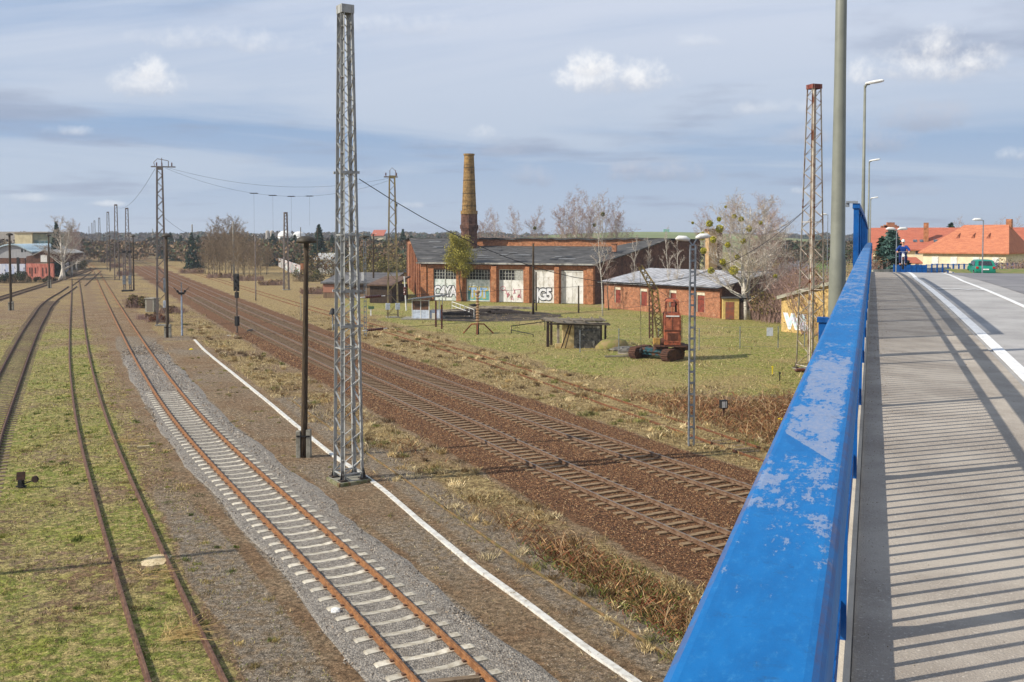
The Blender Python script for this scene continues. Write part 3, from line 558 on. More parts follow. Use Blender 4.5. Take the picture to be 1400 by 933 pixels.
# ------------------------------------------------------------------ lattice masts
def mast(label,base,H,wb,wt,rz,m,detail=2,group='lattice catenary masts',cap=True,brackets=(),foot=True,leg=.09,name='lattice_mast',capm=None):
    t=thing(name,label,'mast',base,rz,group)
    def c(z,i):
        f_=z/H; w=(wb*(1-f_)+wt*f_)/2; sx,sy=((-1,-1),(1,-1),(1,1),(-1,1))[i]; return Vector((sx*w,sy*w,z))
    for i in range(4):
        mb=MB(); a,b_=c(0,i),c(H,i)
        if detail>=2:
            sx,sy=((-1,-1),(1,-1),(1,1),(-1,1))[i]
            mb.bar(a+Vector((-sx*leg/2,0,0)),b_+Vector((-sx*leg/2,0,0)),leg*.16,leg); mb.bar(a+Vector((0,-sy*leg/2,0)),b_+Vector((0,-sy*leg/2,0)),leg,leg*.16)
            mb.M=Matrix.Identity(4)
        else: mb.bar(a,b_,leg*.8)
        l=mb.build('leg',m,t)
        if foot and detail>=2:
            fb=MB(); p=c(.0,i); fb.cbox(p+Vector((0,0,.03)),(.32,.32,.05)); 
            for k in range(4):
                an=k*math.pi/2; fb.add([p+Vector((math.cos(an)*.13,math.sin(an)*.13,.05)),p+Vector((math.cos(an)*.03,math.sin(an)*.03,.05)),p+Vector((math.cos(an)*.03,math.sin(an)*.03,.42)),p+Vector((math.cos(an)*.045,math.sin(an)*.045,.42))],[(0,1,2,3)])
            fb.build('foot_plate',mat('dark_foot_steel',(52,50,50),(74,62,54),5.,rough=.7),l)
    pitch=[0.25]; 
    while pitch[-1]<H-.45:
        f_=pitch[-1]/H; pitch.append(pitch[-1]+(max(.5,(wb*(1-f_)+wt*f_)*.66) if detail>=2 else max(.62,(wb*(1-f_)+wt*f_)*1.15)*(1 if detail>=1 else 1.6)))
    k=(H-.35-.25)/(pitch[-1]-.25); pitch=[.25+(z-.25)*k for z in pitch]
    for s_ in range(4):
        mb=MB(); i,j=s_,(s_+1)%4
        for q in range(len(pitch)-1):
            z0,z1=pitch[q],pitch[q+1]; 
            if (q+s_//2+s_)%2==0: a,b_=c(z0,i),c(z1,j)
            else: a,b_=c(z0,j),c(z1,i)
            mb.bar(a,b_,.065 if detail>=1 else .06,.014 if detail>=2 else .05)
        for z in ([.25] if detail<2 else [.25,H*.28,H*.52]): mb.bar(c(z,i),c(z,j),.06,.05)
        mb.build('lacing',m,t)
    if cap:
        mb=MB(); w=wt/2+.05; mb.box(-w,w,-w,w,H-.02,H+.42) if False else None
        for s_ in(-1,1):
            mb.box(-w,w,s_*w-.015*s_-.015,s_*w-.015*s_+.015,H-.3,H+.03); mb.box(s_*w-.015*s_-.015,s_*w-.015*s_+.015,-w+.03,w-.03,H-.3,H+.03)
        mb.box(-w+.03,w-.03,-w+.03,w-.03,H-.02,H+.02)
        mb.build('cap_plate',capm or m,t)
    if foot:
        mb=MB(); w=wb/2+.2; mb.box(-w,w,-w,w,-.3,.0 if detail<2 else -.0+.0); mb.v=[(x,y,z if z<0 else .0) for x,y,z in mb.v]
        mb.M=Matrix.Identity(4); mb.box(-w,w,-w,w,-.28,-.002); mb.v=mb.v[8:]; mb.f=[tuple(i-8 for i in f_) for f_ in mb.f[6:]]; mb.m=mb.m[6:]
        mb.build('foundation',CONC,t,bevel=.03)
    return t
nb=Vector((-6.64,39.16,.14))
tm=mast('tall grey steel lattice mast in the foreground on a mossy concrete base',nb,18.95,.88,.44,R(33),STEEL,2,leg=.13)
for z in(12.35,7.6,6.2):
    mb=MB(); w_=.88-(.44)*z/18.95; 
    for s_ in(-1,1): mb.box(-w_/2-.12,w_/2+.12,s_*(w_/2+.03)-.03,s_*(w_/2+.03)+.03,z-.05,z+.05)
    mb.build('clamp_beam',STEEL,tm)
mb=MB(); mb.box(-.72,.72,-.68,.64,-.3,-.01); o=mb.build('foundation_slab',mat('mossy_concrete',(132,128,104),(96,98,62),3.,.4,.6,.95,bump=.3,bscale=30,col3=(108,84,58),s3=4,lo3=.55,hi3=.68),tm,bevel=.04)
rm=mast('tall rusty lattice mast beside the bridge railing, right of the big birch',G(1108,505,0)+Vector((0,0,.05)),21.1,1.5,.72,R(20),RUSTST,2,leg=.12,capm=mat('rust_red_cap',(128,60,50),(92,50,44),4.))
m2=mast('lattice mast with insulators on top and a grey box near its foot',G(221.5,445,0)+Vector((0,0,.1)),17.6,1.0,.55,R(15),FARST,1,leg=.17)
mb=MB(); mb.box(-.9,1.7,-.05,.05,17.55,17.68); mb.box(.2,.28,-.04,.04,17.6,18.6); mb.box(.9,.98,-.04,.04,17.6,18.3); mb.tube([(-.5,0,17.6),(-.6,0,18.1),(-.2,0,18.5),(.9,0,18.3)],.04,5); mb.build('top_bracket',FARST,m2)
for x in(-.3,.25,1.3):
    mb=MB(); mb.lathe((x,0,17.7),[(.04,0),(.09,.05),(.05,.1),(.09,.15),(.05,.2),(.09,.25),(.05,.3),(.07,.36),(.02,.42)],8); mb.build('insulator',INSUL,m2)
mb=MB(); mb.box(.2,.75,-.62,-.2,1.9,2.7); mb.build('equipment_box',mat('pale_grey_enamel',(190,198,206),(160,166,172),4.,rough=.5),m2,bevel=.03)
mb=MB(); mb.box(.25,.6,-.6,-.25,3.6,5.2); mb.build('cable_box',GALV,m2,bevel=.02)
m5=mast('yellowish rusty lattice mast in front of the engine shed, with two insulators on its top',G(537,434,0)+Vector((0,0,.08)),17.3,1.25,.62,R(10),mat('ochre_rust_steel',(150,134,84),(112,102,90),.8,.4,.6,.8,col3=(98,74,56),s3=2.,lo3=.55,hi3=.7),1,leg=.19)
mb=MB(); mb.box(-1.0,.7,-.05,.05,17.1,17.25); mb.box(-.3,-.22,-.04,.04,17.2,18.0); mb.box(.4,.48,-.04,.04,17.2,18.0); mb.tube([(-.3,0,17.9),(0,0,18.3),(.45,0,17.9)],.03,5); mb.build('top_bracket',FARST,m5)
for x in(-.75,.55):
    mb=MB(); mb.lathe((x,0,17.3),[(.04,0),(.1,.05),(.05,.1),(.1,.16),(.05,.22),(.1,.28),(.05,.34),(.02,.42)],8); mb.build('insulator',INSUL,m5)
for x in(-.7,.5):
    mb=MB(); mb.box(x-.2,x+.35,-.75,-.45,.9,1.7); mb.build('switch_cabinet',mat('pale_grey_enamel',(190,198,206)),m5,bevel=.03)
m4=mast('thin grey lattice mast in front of the long graffiti wall',G(391.5,396.5,0)+Vector((0,0,.08)),14.4,.95,.5,R(25),FARST,1,leg=.18)
m3=mast('lattice mast behind the third wooden pole, beside the twin equipment rack',G(175,386,0),15.2+1,1.0,.5,R(25),FARST,1,leg=.18)
for lb,x,ytop in(('smaller distant lattice mast, first one behind the mast with the equipment rack',159,278),('distant lattice mast, second behind the equipment rack mast',148,288.5),('far lattice mast, third behind the equipment rack mast',136,297),('far lattice mast, fourth behind the equipment rack mast',129.5,301),('tiny lattice mast far up the line, fifth behind the equipment rack mast',125.8,304.5),('tiniest lattice mast at the end of the row, near the vanishing point of the line',121.8,309.5)):
    D=10573/(324-ytop)*.97; p=AT(x,324,D); p.z=0; mast(lb,p,17.3,1.0,.5,R(25),FARST,0,foot=False,leg=.2)
# twin equipment rack near the third mast
t=thing('equipment_rack','pair of short steel lattice uprights with grey boxes, left of the third wooden pole','rack',G(174.5,398.5,0),R(10))
for x in(-1.9,-.4,1.6,2.6)[:4]:
    pass
for x in(-.5,.5):
    mb=MB()
    for a in(-.16,.16):
        for b_ in(-.2,.2): mb.bar((x+a,b_,0),(x+a,b_,7.0),.07)
    for k in range(12): z=.3+k*.56; mb.bar((x-.16,-.2,z),(x+.16,-.2,z+.56),.05); mb.bar((x+.16,.2,z),(x-.16,.2,z+.56),.05)
    mb.build('upright',FARST,t)
    mb=MB(); mb.box(x-.28,x+.28,-.3,.3,7.0,7.4); mb.build('lamp_head',DARK,t,bevel=.05)
    mb=MB(); mb.box(x-.24,x+.24,-.55,-.25,1.3,2.9); mb.build('equipment_box',GALV,t,bevel=.03)
mb=MB(); mb.box(-1.,1.,-.3,.3,-.1,.25); mb.build('base_frame',DARK,t)
# ------------------------------------------------------------------ poles
def pole(label,base,H,r0,r1,lamp='dish',stub=0.,m=None,lean=(0,0),group='yard poles',name='wooden_pole',cat='pole'):
    t=thing(name,label,cat,base,0,group); m=m or WOODP; top=Vector((lean[0],lean[1],H))
    mb=MB(); mb.tube([top*(k/6) for k in range(7)],[r0+(r1-r0)*k/6 for k in range(7)],10); mb.build('shaft',m,t,smooth=True)
    if lamp=='dish':
        mb=MB(); z=H+.02; mb.lathe((top.x,top.y,z),[(.05,-.5),(.1,-.45),(.12,-.15),(.42,-.12),(.46,-.06),(.44,.02),(.34,.12),(.18,.18),(.02,.2)],16); mb.build('lamp_shade',mat('sooty_lamp_shade',(72,64,50),(50,46,38),3.,rough=.6),t,smooth=True)
    elif lamp=='arm':
        mb=MB(); mb.bar((top.x-.5,top.y,H-.1),(top.x+.5,top.y,H-.1),.06); mb.build('crossarm',DARK,t)
        for s_ in(-1,1):
            mb=MB(); mb.lathe((top.x+s_*.45,top.y,H-.1),[(.03,0),(.07,.04),(.04,.08),(.07,.12),(.02,.18)],8); mb.build('insulator',WHITE,t)
    if stub:
        for s_ in(-1,1):
            mb=MB(); mb.box(s_*.23-.1,s_*.23+.1,-.14,.14,-.2,stub if s_>0 else stub*.95); mb.build('concrete_foot',CONC,t,bevel=.02)
        mb=MB(); mb.box(-.3,.3,-.17,-.14,stub*.75,stub*.8); mb.build('clamp_band',DARK,t)
    return t
pole('dark wooden lamp pole on a concrete foot, left of the foreground lattice mast',G(415.5,625,0),9.75,.15,.1,'dish',1.25,lean=(.2,0))
pole('wooden lamp pole right against the mast with the grey box, mushroom lamp on top',G(229.5,461.5,0),10.0,.15,.11,'dish',1.3)
for lb,x,yb,yt,rr in(('dark wooden lamp pole beside the twin equipment rack',183,397,323,.2),('slim wooden pole just left of the equipment rack',163.5,380,331,.17),('wooden pole second to the left of the equipment rack',150.5,371.5,323,.18),('wooden pole third to the left of the equipment rack',142.7,359.5,322,.2),
      ('wooden pole fourth to the left of the equipment rack',137,356,324,.18),('distant wooden pole fifth to the left of the rack',133.2,352,322,.18),('small far wooden pole sixth to the left of the rack',127.3,345.5,323,.2),('tiny wooden pole at the left end of the receding pole row',119,341,318,.22)):
    b_=G(x,yb,0); pole(lb,b_,HT(b_,yt),rr*.75,rr*.6,'dish' if x>140 else None,0,group='row of wooden lamp poles')
b_=G(15.2,424.5,0); pole('dark lamp pole at the left edge in front of the blue graffiti shed',b_,HT(b_,321),.19,.14,'dish',1.2)
b_=G(67.8,394,0); pole('dark lamp pole in front of the reddish brick shed at the left',b_,HT(b_,322),.19,.14,'dish',1.6)
b_=G(729,430,0); pole('tall dark wooden pole before the shed door with black outlined bubble letters',b_,HT(b_,333),.17,.12,None,0,lean=(.0,0))
b_=G(733,425,0); pole('short leaning wooden prop pole beside the tall pole at the engine shed',b_,HT(b_,372),.12,.09,None,0)
b_=G(791,428,0); pole('short dark post in front of the rightmost white shed door',b_,HT(b_,391),.12,.1,None)
b_=G(510.8,406,0); pole('tall bare dark pole behind the grey sheds, left of the yellowish mast',b_,HT(b_,320),.16,.12,'arm')
cpm=mat('grey_concrete_pole',(146,142,132),(120,114,104),3.,rough=.9)
for lb,x,yb,yt in(('pale concrete pole standing in front of the bare thicket on the left half',319.8,378,303),('pale concrete pole left of the bare thicket beside a dark evergreen',263.4,365.6,307),('small far concrete pole right of the main line near the evergreens',209.2,347,313)):
    b_=G(x,yb,0); pole(lb,b_,HT(b_,yt),.26,.2,None,0,cpm,group='concrete poles beyond the main line',name='concrete_pole')
b_=G(349.8,411,0); tp=pole('slim dark lattice-like pole with a small crossarm right of the black signal',b_,HT(b_,322),.1,.08,'arm',0,FARST,name='steel_pole')
b_=G(411.5,438.5,0); pole('thin pale stake in the dry grass left of the foreground mast',b_,HT(b_,404),.05,.04,None,0,cpm,name='stake')
b_=G(411.6,372,0); pole('slim pole rising at the near end of the long graffiti wall',b_,HT(b_,311),.15,.11,None,0)
b_=G(434.5,378,0); pole('slim pole between the green spruce and the graffiti wall',b_,HT(b_,312),.14,.1,None,0)
_t=G(350,750,0); pole('wooden pole standing just outside the left edge, its shadow crosses the mossy grass',_t-Vector((math.sin(R(72)),math.cos(R(72)),0))*17.5,12.5,.17,.12,None,1.2)
# slotted steel poles
def slot_pole(label,base,H,wd,rz,top):
    t=thing('slotted_steel_pole',label,'pole',base,rz,'slotted steel poles')
    for s_ in(-1,1):
        mb=MB(); mb.box(s_*wd/2-.03,s_*wd/2+.03,-.07,.07,-.1,H); mb.build('channel',GALV,t)
    n=int(H/.52); mb=MB()
    for k in range(n): z=.3+k*H/n; mb.box(-wd/2+.03,wd/2-.03,-.065,-.05,z,z+.09); mb.box(-wd/2+.03,wd/2-.03,.05,.065,z,z+.09)
    mb.build('batten_plates',GALV,t)
    mb=MB(); mb.box(-wd/2-.02,wd/2+.02,-.08,.08,H,H+.04); mb.build('top_plate',GALV,t)
    if top:
        for s_,sz in((-1,.0),(1,.35)):
            mb=MB(); mb.bar((0,0,H),(s_*.25,0,H+.3+sz*.3),.05); pts=[(s_*.15,0,H+.26+sz*.3),(s_*.35,0,H+.33+sz*.3),(s_*.7,0,H+.35+sz*.3),(s_*.85,0,H+.32+sz*.3)]; a=mb.build('lamp_arm',GALV,t)
            mb=MB(); mb.tube(pts,[.06,.13,.12,.03],8); mb.build('lamp_head',WHITE,t,smooth=True)
    return t
b_=G(945,609,0); slot_pole('grey slotted steel pole with two lamp heads, in front of the annex and rusty excavator',b_,HT(b_,336),.25,R(8),True)
mb=MB(); mb.box(-.06,.06,-.1,-.075,1.4,1.75); 
b_=G(499.5,461,0); s2=slot_pole('slim slotted steel pole right behind the foreground lattice mast, with dish lamp on top',b_,HT(b_,328),.2,R(8),False)
mb=MB(); h=HT(b_,328); mb.lathe((0,0,h),[(.05,.04),(.06,.2),(.5,.24),(.52,.3),(.3,.4),(.02,.44)],14); mb.build('lamp_shade',mat('sooty_lamp_shade',(72,64,50)),s2,smooth=True)
mb=MB(); mb.box(-.35,-.1,-.2,.1,5.6,6.4); mb.build('junction_box',WHITE,s2)
# ------------------------------------------------------------------ signals and small railway things
b_=G(324,455,0); t=thing('light_signal','black light signal head on a slim pole beside the nearer main track','signal',b_,R(-20))
mb=MB(); mb.tube([(0,0,0),(0,0,4.6)],[.11,.09],8); mb.build('post',mat('signal_post',(110,96,84),(84,70,60),3.),t)
mb=MB(); mb.prism([(-.34,-.06),(.34,-.06),(.34,.06),(-.34,.06)],4.3,6.1); mb.build('target_board',DARK,t,bevel=.04)
for i,(x,z) in enumerate(((.12,5.8),(-.12,5.4),(.12,5.0),(-.1,4.65))):
    mb=MB(); mb.tube([(x,-.07,z),(x,-.22,z)],[.11,.12],10); h=mb.build('hood',DARK,t); mb=MB(); mb.tube([(x,-.1,z),(x,-.12,z)],[.08,.08],10); mb.build('lens',mat('dull_lens',(120,126,130),rough=.2),t)
mb=MB(); mb.box(-.16,.16,-.1,.2,3.6,4.2); mb.build('mounting',DARK,t); mb=MB(); mb.box(-.2,.2,-.14,.2,.7,1.7); mb.build('relay_box',DARK,t,bevel=.03)
b_=G(249,459,0); t=thing('distant_signal','slim pale post carrying dark crossed signal arms, between the boxed mast and the black signal','signal',b_,R(10))
mb=MB(); mb.tube([(0,0,0),(0,0,4.4)],[.1,.07],8); mb.build('post',mat('pale_blue_steel',(150,164,184),(120,130,146),3.),t)
for s_ in(-1,1):
    mb=MB(); mb.bar((0,-.03,4.1),(s_*.75,-.03,4.85),.16,.05); mb.build('signal_arm',DARK,t); mb=MB(); mb.tube([(s_*.35,-.1,4.45),(s_*.35,-.14,4.45)],.13,10); mb.build('lamp',DARK,t)
mb=MB(); mb.bar((0,-.06,4.3),(0,-.06,5.35),.08); mb.build('finial',GALV,t); mb=MB(); mb.box(-.3,.3,-.12,.1,4.15,4.35); mb.build('bracket',DARK,t)
b_=G(208,426.5,0); t=thing('relay_hut','small pale concrete relay hut with a flat lid, left of the boxed mast','hut',b_,R(-20))
mb=MB(); mb.box(-.7,.7,-.5,.5,0,1.7); mb.build('body',CONC,t,bevel=.02); mb=MB(); mb.box(-.8,.8,-.6,.6,1.7,1.85); mb.build('lid',CONC,t,bevel=.02); mb=MB(); mb.box(-.45,.5,-.52,-.503,.1,1.6); mb.build('door',mat('dull_grey_door',(104,96,86)),t)
# switch stand
b_=G(29,666,0); t=thing('switch_stand','dark points lever with a square plate and round weight on the mossy grass','switch lever',b_,R(-10))
mb=MB(); mb.box(-.09,.09,-.09,.09,0,.28); mb.box(-.16,.16,-.12,.12,0,.05); mb.build('base',DARK,t); mb=MB(); mb.add([(-.2,-.02,.26),(.17,-.02,.3),(.19,-.02,.62),(-.18,-.02,.58),(-.2,.02,.26),(.17,.02,.3),(.19,.02,.62),(-.18,.02,.58)],[(0,1,2,3),(7,6,5,4),(4,5,1,0),(5,6,2,1),(6,7,3,2),(7,4,0,3)]); mb.build('indicator_plate',mat('sooty_rust_plate',(44,32,28),(66,40,30),6.),t)
mb=MB(); mb.bar((.08,0,.12),(.58,0,.3),.05); mb.build('lever',DARK,t); mb=MB(); mb.tube([(.62,-.05,.34),(.62,.05,.34)],.13,14); mb.build('counterweight',mat('rust_weight',(58,38,30),(40,30,26),6.),t)
# little white shunting marker at right
b_=G(989,572,0); t=thing('shunting_marker','small white marker lantern on a short post in the brown brambles','marker',b_,R(15))
mb=MB(); mb.box(-.05,.05,-.05,.05,0,.62); mb.build('post',RAILD,t); mb=MB(); mb.box(-.2,.2,-.14,.14,.55,1.0); mb.build('housing',DARK,t,bevel=.02)
mb=MB(); mb.box(-.16,.04,-.15,-.143,.6,.94); mb.build('white_face',WHITE,t); mb=MB(); mb.box(.075,.13,-.15,-.143,.6,.94); mb.build('white_stripe',WHITE,t)
# bell-shaped point lamp left of slotted pole
b_=G(455,452,0); t=thing('shunting_signal','small black bell shaped signal on a grey post just left of the foreground mast','signal',b_)
mb=MB(); mb.tube([(0,0,0),(0,0,2.0)],.07,8); mb.build('post',GALV,t); mb=MB(); mb.lathe((0,0,1.7),[(.4,0),(.38,.1),(.22,.5),(.18,.62),(.02,.68)],12); mb.build('hood',DARK,t)
b_=G(507,432,0); t=thing('trackside_marker','low green and white marker post on the lawn right of the slotted pole','marker',b_)
mb=MB(); mb.box(-.08,.08,-.08,.08,0,.9); mb.build('post',WHITE,t); mb=MB(); mb.box(-.3,.4,-.12,.12,.85,1.2); mb.build('head',mat('faded_green_paint',(70,96,70)),t)
# wires
WIRE=mat('dark_wire',(52,52,56),rough=.6)
def wire(label,a,b_,sag,r=.012,n=24,drops=(),name='span_wire',group=None):
    a=Vector(a);b_=Vector(b_); mb=MB(); P=[a.lerp(b_,k/n)-Vector((0,0,4*sag*(k/n)*(1-k/n))) for k in range(n+1)]
    mb.tube(P,r,4); o=mb.build(name,WIRE); tag(o,label,'wire',group); return P
A1=AT(491,245,39.3); A2=AT(1107,281,70.6)
wire('thick cable sagging from the foreground mast across the shed roof to the rusty right mast',A1,A2,4.9,.018)
p=A1.lerp(A2,.058); 
t=thing('insulator_string','dark insulator hanging on a rod under the sagging cable above the shed corner','insulator',A1.lerp(A2,.048)-Vector((0,0,4*4.9*.048*.952)))
mb=MB(); mb.tube([(0,0,0),(0,0,-.9)],.012,4); mb.build('rod',WIRE,t)
mb=MB(); mb.lathe((0,0,-.16),[(.015,0),(.045,.02),(.02,.05),(.045,.08),(.015,.12)],8); mb.build('insulator',DARK,t)
wire('thin wire from the rusty right mast down into the birch crown',A2,AT(1020,318,115),1.0,.014)
B1=m2.location+Vector((0.6,0,17.6)); B2=m5.location+Vector((-.5,0,17.0))
wire('upper span wire between the boxed mast and the yellowish mast',B1,B2,1.6,.016)
P=wire('lower span wire between the boxed mast and the yellowish mast',B1-Vector((0,0,.1)),B2-Vector((0,0,.3)),2.5,.016)
for k,(lb) in enumerate(('thin dropper wire hanging from the span, leftmost','thin dropper wire hanging from the span, second from the left','thin dropper wire hanging from the span, third from the left','thin dropper wire hanging from the span, rightmost')):
    q=P[9+k*2]; wire(lb,q,q-Vector((.0,0,(5.0,7.5,6.5,3.5)[k])),0,.009,3,name='dropper_wire')
    t=thing('wire_insulator','small dark insulator clamped on the span wire, %s'%('leftmost','second from the left','third from the left','rightmost')[k] ,'insulator',q); mb=MB(); mb.tube([(-.5,0,0),(-.3,0,.0),(.3,0,0),(.5,0,0)],[.02,.055,.055,.02],6); mb.build('body',DARK,t)
for (x,y,z1,lb) in((493,407,7.5,'upper'),(496,452.5,6.15,'lower')):
    a=AT(x,y,39.2); e=Vector((21.0,70,z1+.3)); d=(e-a).normalized()
    wire('%s low span wire from the foreground mast towards the rusty right mast'%lb,a+d*1.3,e,.25,.009)
    t=thing('strain_insulator','brown strain insulator sticking out of the foreground mast at the %s wire'%lb,'insulator',a)
    mb=MB(); mb.tube([d*.0,d*.25],.02,5); mb.tube([d*1.05,d*1.3],.02,5); mb.build('clamp',WHITE,t); mb=MB(); mb.tube([d*(.25+k*.05) for k in range(17)],[.035 if k%2 else .062 for k in range(17)],8); mb.build('ribbed_body',INSUL,t)
wire('faint wire from the boxed mast down to the far left masts',m2.location+Vector((-.5,0,17.4)),AT(159,283,240),1.8,.018)
wire('wire from the boxed mast down towards the bare thicket',m2.location+Vector((.4,0,12)),AT(285,328,140),.6,.015)
# mossy foot stones and litter
def lump(name,label,cat,p,d,m,seed=0):
    rr=random.Random(seed); mb=MB(); n=9; vs=[]
    for j,(s_,z) in enumerate(((1,-.3),(1.05,.2),(.75,.75),(.25,1.0))):
        for k in range(n): a=2*math.pi*k/n; q=s_*rr.uniform(.8,1.15); vs.append((math.cos(a)*d[0]*q,math.sin(a)*d[1]*q,z*d[2]))
    mb.add(vs,[(j*n+k,j*n+(k+1)%n,(j+1)*n+(k+1)%n,(j+1)*n+k) for j in range(3) for k in range(n)]+[tuple(3*n+k for k in range(n))]); o=mb.build(name,m,smooth=False); o.location=p; tag(o,label,cat); return o
sb=mat('sandy_spoil',(206,188,150),(176,156,120),6.,rough=.95,bump=.3)
lump('sand_patch','pale sandy patch against the right rail of the grassy siding','sand',G(213,766,-.01),(.42,.55,.03),sb,1)
lump('yellow_rag','small yellow rag lying near the start of the white line','litter',G(261.5,478,0),(.18,.14,.08),mat('yellow_rag',(222,196,40),rough=.8),2)
lump('yellow_can','small yellow can in the brambles beside the bridge railing','litter',G(1067,574,0),(.14,.1,.1),mat('yellow_rag',(222,196,40)),3)
lump('white_bag','crumpled white plastic scrap on the gravel left of the relaid track','litter',G(459,836,0.02),(.14,.12,.1),WHITE,4)
lump('dark_bag','black bag lying beside the nearer main track near the signal','litter',G(343,453,0),(.45,.25,.2),DARK,5)
lump('white_board','white board scrap on the ground left of the light signal','litter',G(316,459,0),(.45,.2,.06),WHITE,6)
mb=MB(); mb.cbox((0,0,.05),(.55,.16,.12),.3); o=mb.build('timber_block',mat('pale_timber',(190,174,138),(150,134,100),6.,rough=.9,stretch=(1,6,6))); o.location=G(196,613,0); tag(o,'short pale timber block on the grass between the siding and the relaid track','timber')
mb=MB(); mb.cbox((0,0,0),(1.15,.17,.1),.22); o=mb.build('dark_plank',WOODS); o.location=G(620,931,.08); tag(o,'dark weathered plank lying between the rails at the bottom of the relaid track','plank')
def cane(label,p,n,L,seed):
    rr=random.Random(seed); mb=MB()
    for k in range(n):
        a=rr.uniform(-.5,.9)+(.0 if rr.random()<.7 else 1.6); l=L*rr.uniform(.4,1); q=Vector((rr.uniform(-.4,.4),rr.uniform(-.35,.35),.05)); d=Vector((math.cos(a),math.sin(a),rr.uniform(-.02,.3)))
        mb.tube([q,q+d*l*.5+Vector((0,0,.03)),q+d*l],[.006,.005,.003],4)
    o=mb.build('dead_stalks',mat('straw_stalk',(196,168,112),(160,130,80),6.,rough=.85)); o.location=p; tag(o,label,'dead stalks'); return o
cane('bunch of dead straw stalks in the grassy siding near the bottom edge',G(240,872,0),60,1.1,3)
cane('thin dead stalks in the grassy siding beside the sandy patch',G(205,790,0),30,.9,4)
cane('dead stalks lying across the grassy siding, farther up',G(163,605,0),26,1.4,5)
for (x,y,n,L,sd_,lb) in((845,540,14,2.6,6,'pale dead branch tangle beside the overgrown siding'),(900,548,10,1.8,9,'pale twigs in front of the brown bramble field'),(1055,531,16,1.3,7,'heap of pale branches on the bramble field near the railing')):
    o=cane(lb,G(x,y,.1),n,L,sd_)
# ------------------------------------------------------------------ bridge
TH=R(20.35); BS=Vector((math.sin(TH),math.cos(TH),0)); BP=Vector((math.cos(TH),-math.sin(TH),0))
def zd(s):
    k=.000383; g=.0165
    if s<=87: return 8.27+g*s-k*s*s
    return 8.27+g*87-k*87*87+(g-2*k*87)*(s-87)
def BD(s,p,h=0): v=BS*s+BP*p; return Vector((v.x,v.y,zd(s)+h))
def strip(p0,p1,h,ss_,th=.004,mb=None):
    mb=mb or MB(); vs=[]
    f0=p0 if callable(p0) else (lambda s:p0); f1=p1 if callable(p1) else (lambda s:p1)
    for s in ss_: vs+=[BD(s,f0(s),h-th),BD(s,f0(s),h),BD(s,f1(s),h),BD(s,f1(s),h-th)]
    n=len(ss_); mb.add(vs,[(i*4+k,(i+1)*4+k,(i+1)*4+(k+1)%4,i*4+(k+1)%4) for i in range(n-1) for k in range(4)]+[(0,1,2,3),tuple((n-1)*4+k for k in(3,2,1,0))]); return mb
SS=[-14+k*1.5 for k in range(84)]
wid=lambda s: 15+ (0 if s<45 else min(45,(s-45)*1.3))
asph_light=mat('worn_pale_asphalt',(172,169,165),(150,147,144),.8,.35,.65,.92,bump=.25,bscale=120,col3=(186,182,174),s3=60,lo3=.58,hi3=.7)
asph_walk=mat('gritty_footway',(176,166,152),(150,140,128),1.2,.35,.65,.95,bump=.4,bscale=110,col3=(188,178,164),s3=70,lo3=.56,hi3=.68)
asph_dark=mat('road_asphalt',(134,132,132),(116,114,116),.7,.35,.65,.92,bump=.25,bscale=120)
o=strip(-.30,wid,-.012,SS,1.1).build('bridge_deck',asph_light); o['kind']='structure'
o=strip(-.05,1.45,0,SS[:62],.005).build('footway',asph_walk); o['kind']='structure'
o=strip(3.72,lambda s:wid(s)-.4,0.0,SS[:70],.005).build('bridge_road',asph_dark); o['kind']='structure'
wl=mat('road_marking_white',(226,226,224),(202,200,196),9.,.4,.7,.8,col3=(150,146,142),s3=30,lo3=.62,hi3=.7)
o=strip(lambda s:1.50+max(0,s-40)*.02,lambda s:1.65+max(0,s-40)*.02,.003,SS[:62],.006).build('lane_line',wl); tag(o,'broad white line between the footway and cycle path on the bridge','road marking',kind='structure')
o=strip(lambda s:2.96+max(0,s-38)*.03,lambda s:3.08+max(0,s-38)*.03,.003,SS[:62],.006).build('edge_line',wl); tag(o,'narrower white line between the cycle path and the road','road marking',kind='structure')
# zigzag mark across the cycle path
mb=MB()
for k in range(6):
    a=1.75+k*.2; s0=30.4+(.25 if k%2 else 0); s1=30.4+(0 if k%2 else .25)
    mb.add([BD(s0,a,.002),BD(s1,a+.2,.002),BD(s1+.3,a+.2,.002),BD(s0+.3,a,.002)],[(0,1,2,3)])
o=mb.build('cross_mark',wl); tag(o,'white zigzag paint mark across the cycle path','road marking',kind='structure')
mb=MB()
for k in range(26):
    s=-8+k*2.9+.2; mb.add([BD(s,-.05,.001),BD(s+.02,-.05,.001),BD(s+.02,-.26,.001),BD(s,-.26,.001)],[(0,1,2,3)])
o=strip(-.27,-.055,.03,SS[:62],.05).build('edge_beam',mat('pale_edge_concrete',(196,184,164),(170,158,140),2.,.4,.7,.9,bump=.2,bscale=60)); o['kind']='structure'
# approach embankment
em=MB(); vs=[]
s_l=[66,72,80,88,96,104,112]
for s in s_l: vs+=[BD(s,-1.2,0)*1.0,BD(s,-.4,-.05),BD(s,wid(s)+.2,-.05),BD(s,wid(s)+12,0)]
vs=[Vector((v.x,v.y,-.05 if i%4 in(0,3) else v.z)) for i,v in enumerate(vs)]
em.add(vs,[(i*4+k,(i+1)*4+k,(i+1)*4+k+1,i*4+k+1) for i in range(len(s_l)-1) for k in(0,2)]+[tuple((0,1,2,3))]+[tuple(4*(len(s_l)-1)+k for k in(3,2,1,0))])
o=em.build('embankment',mat('verge_grass',(104,116,56),(130,120,78),1.2,.4,.6,.95,bump=.4,bscale=8)); o['kind']='structure'
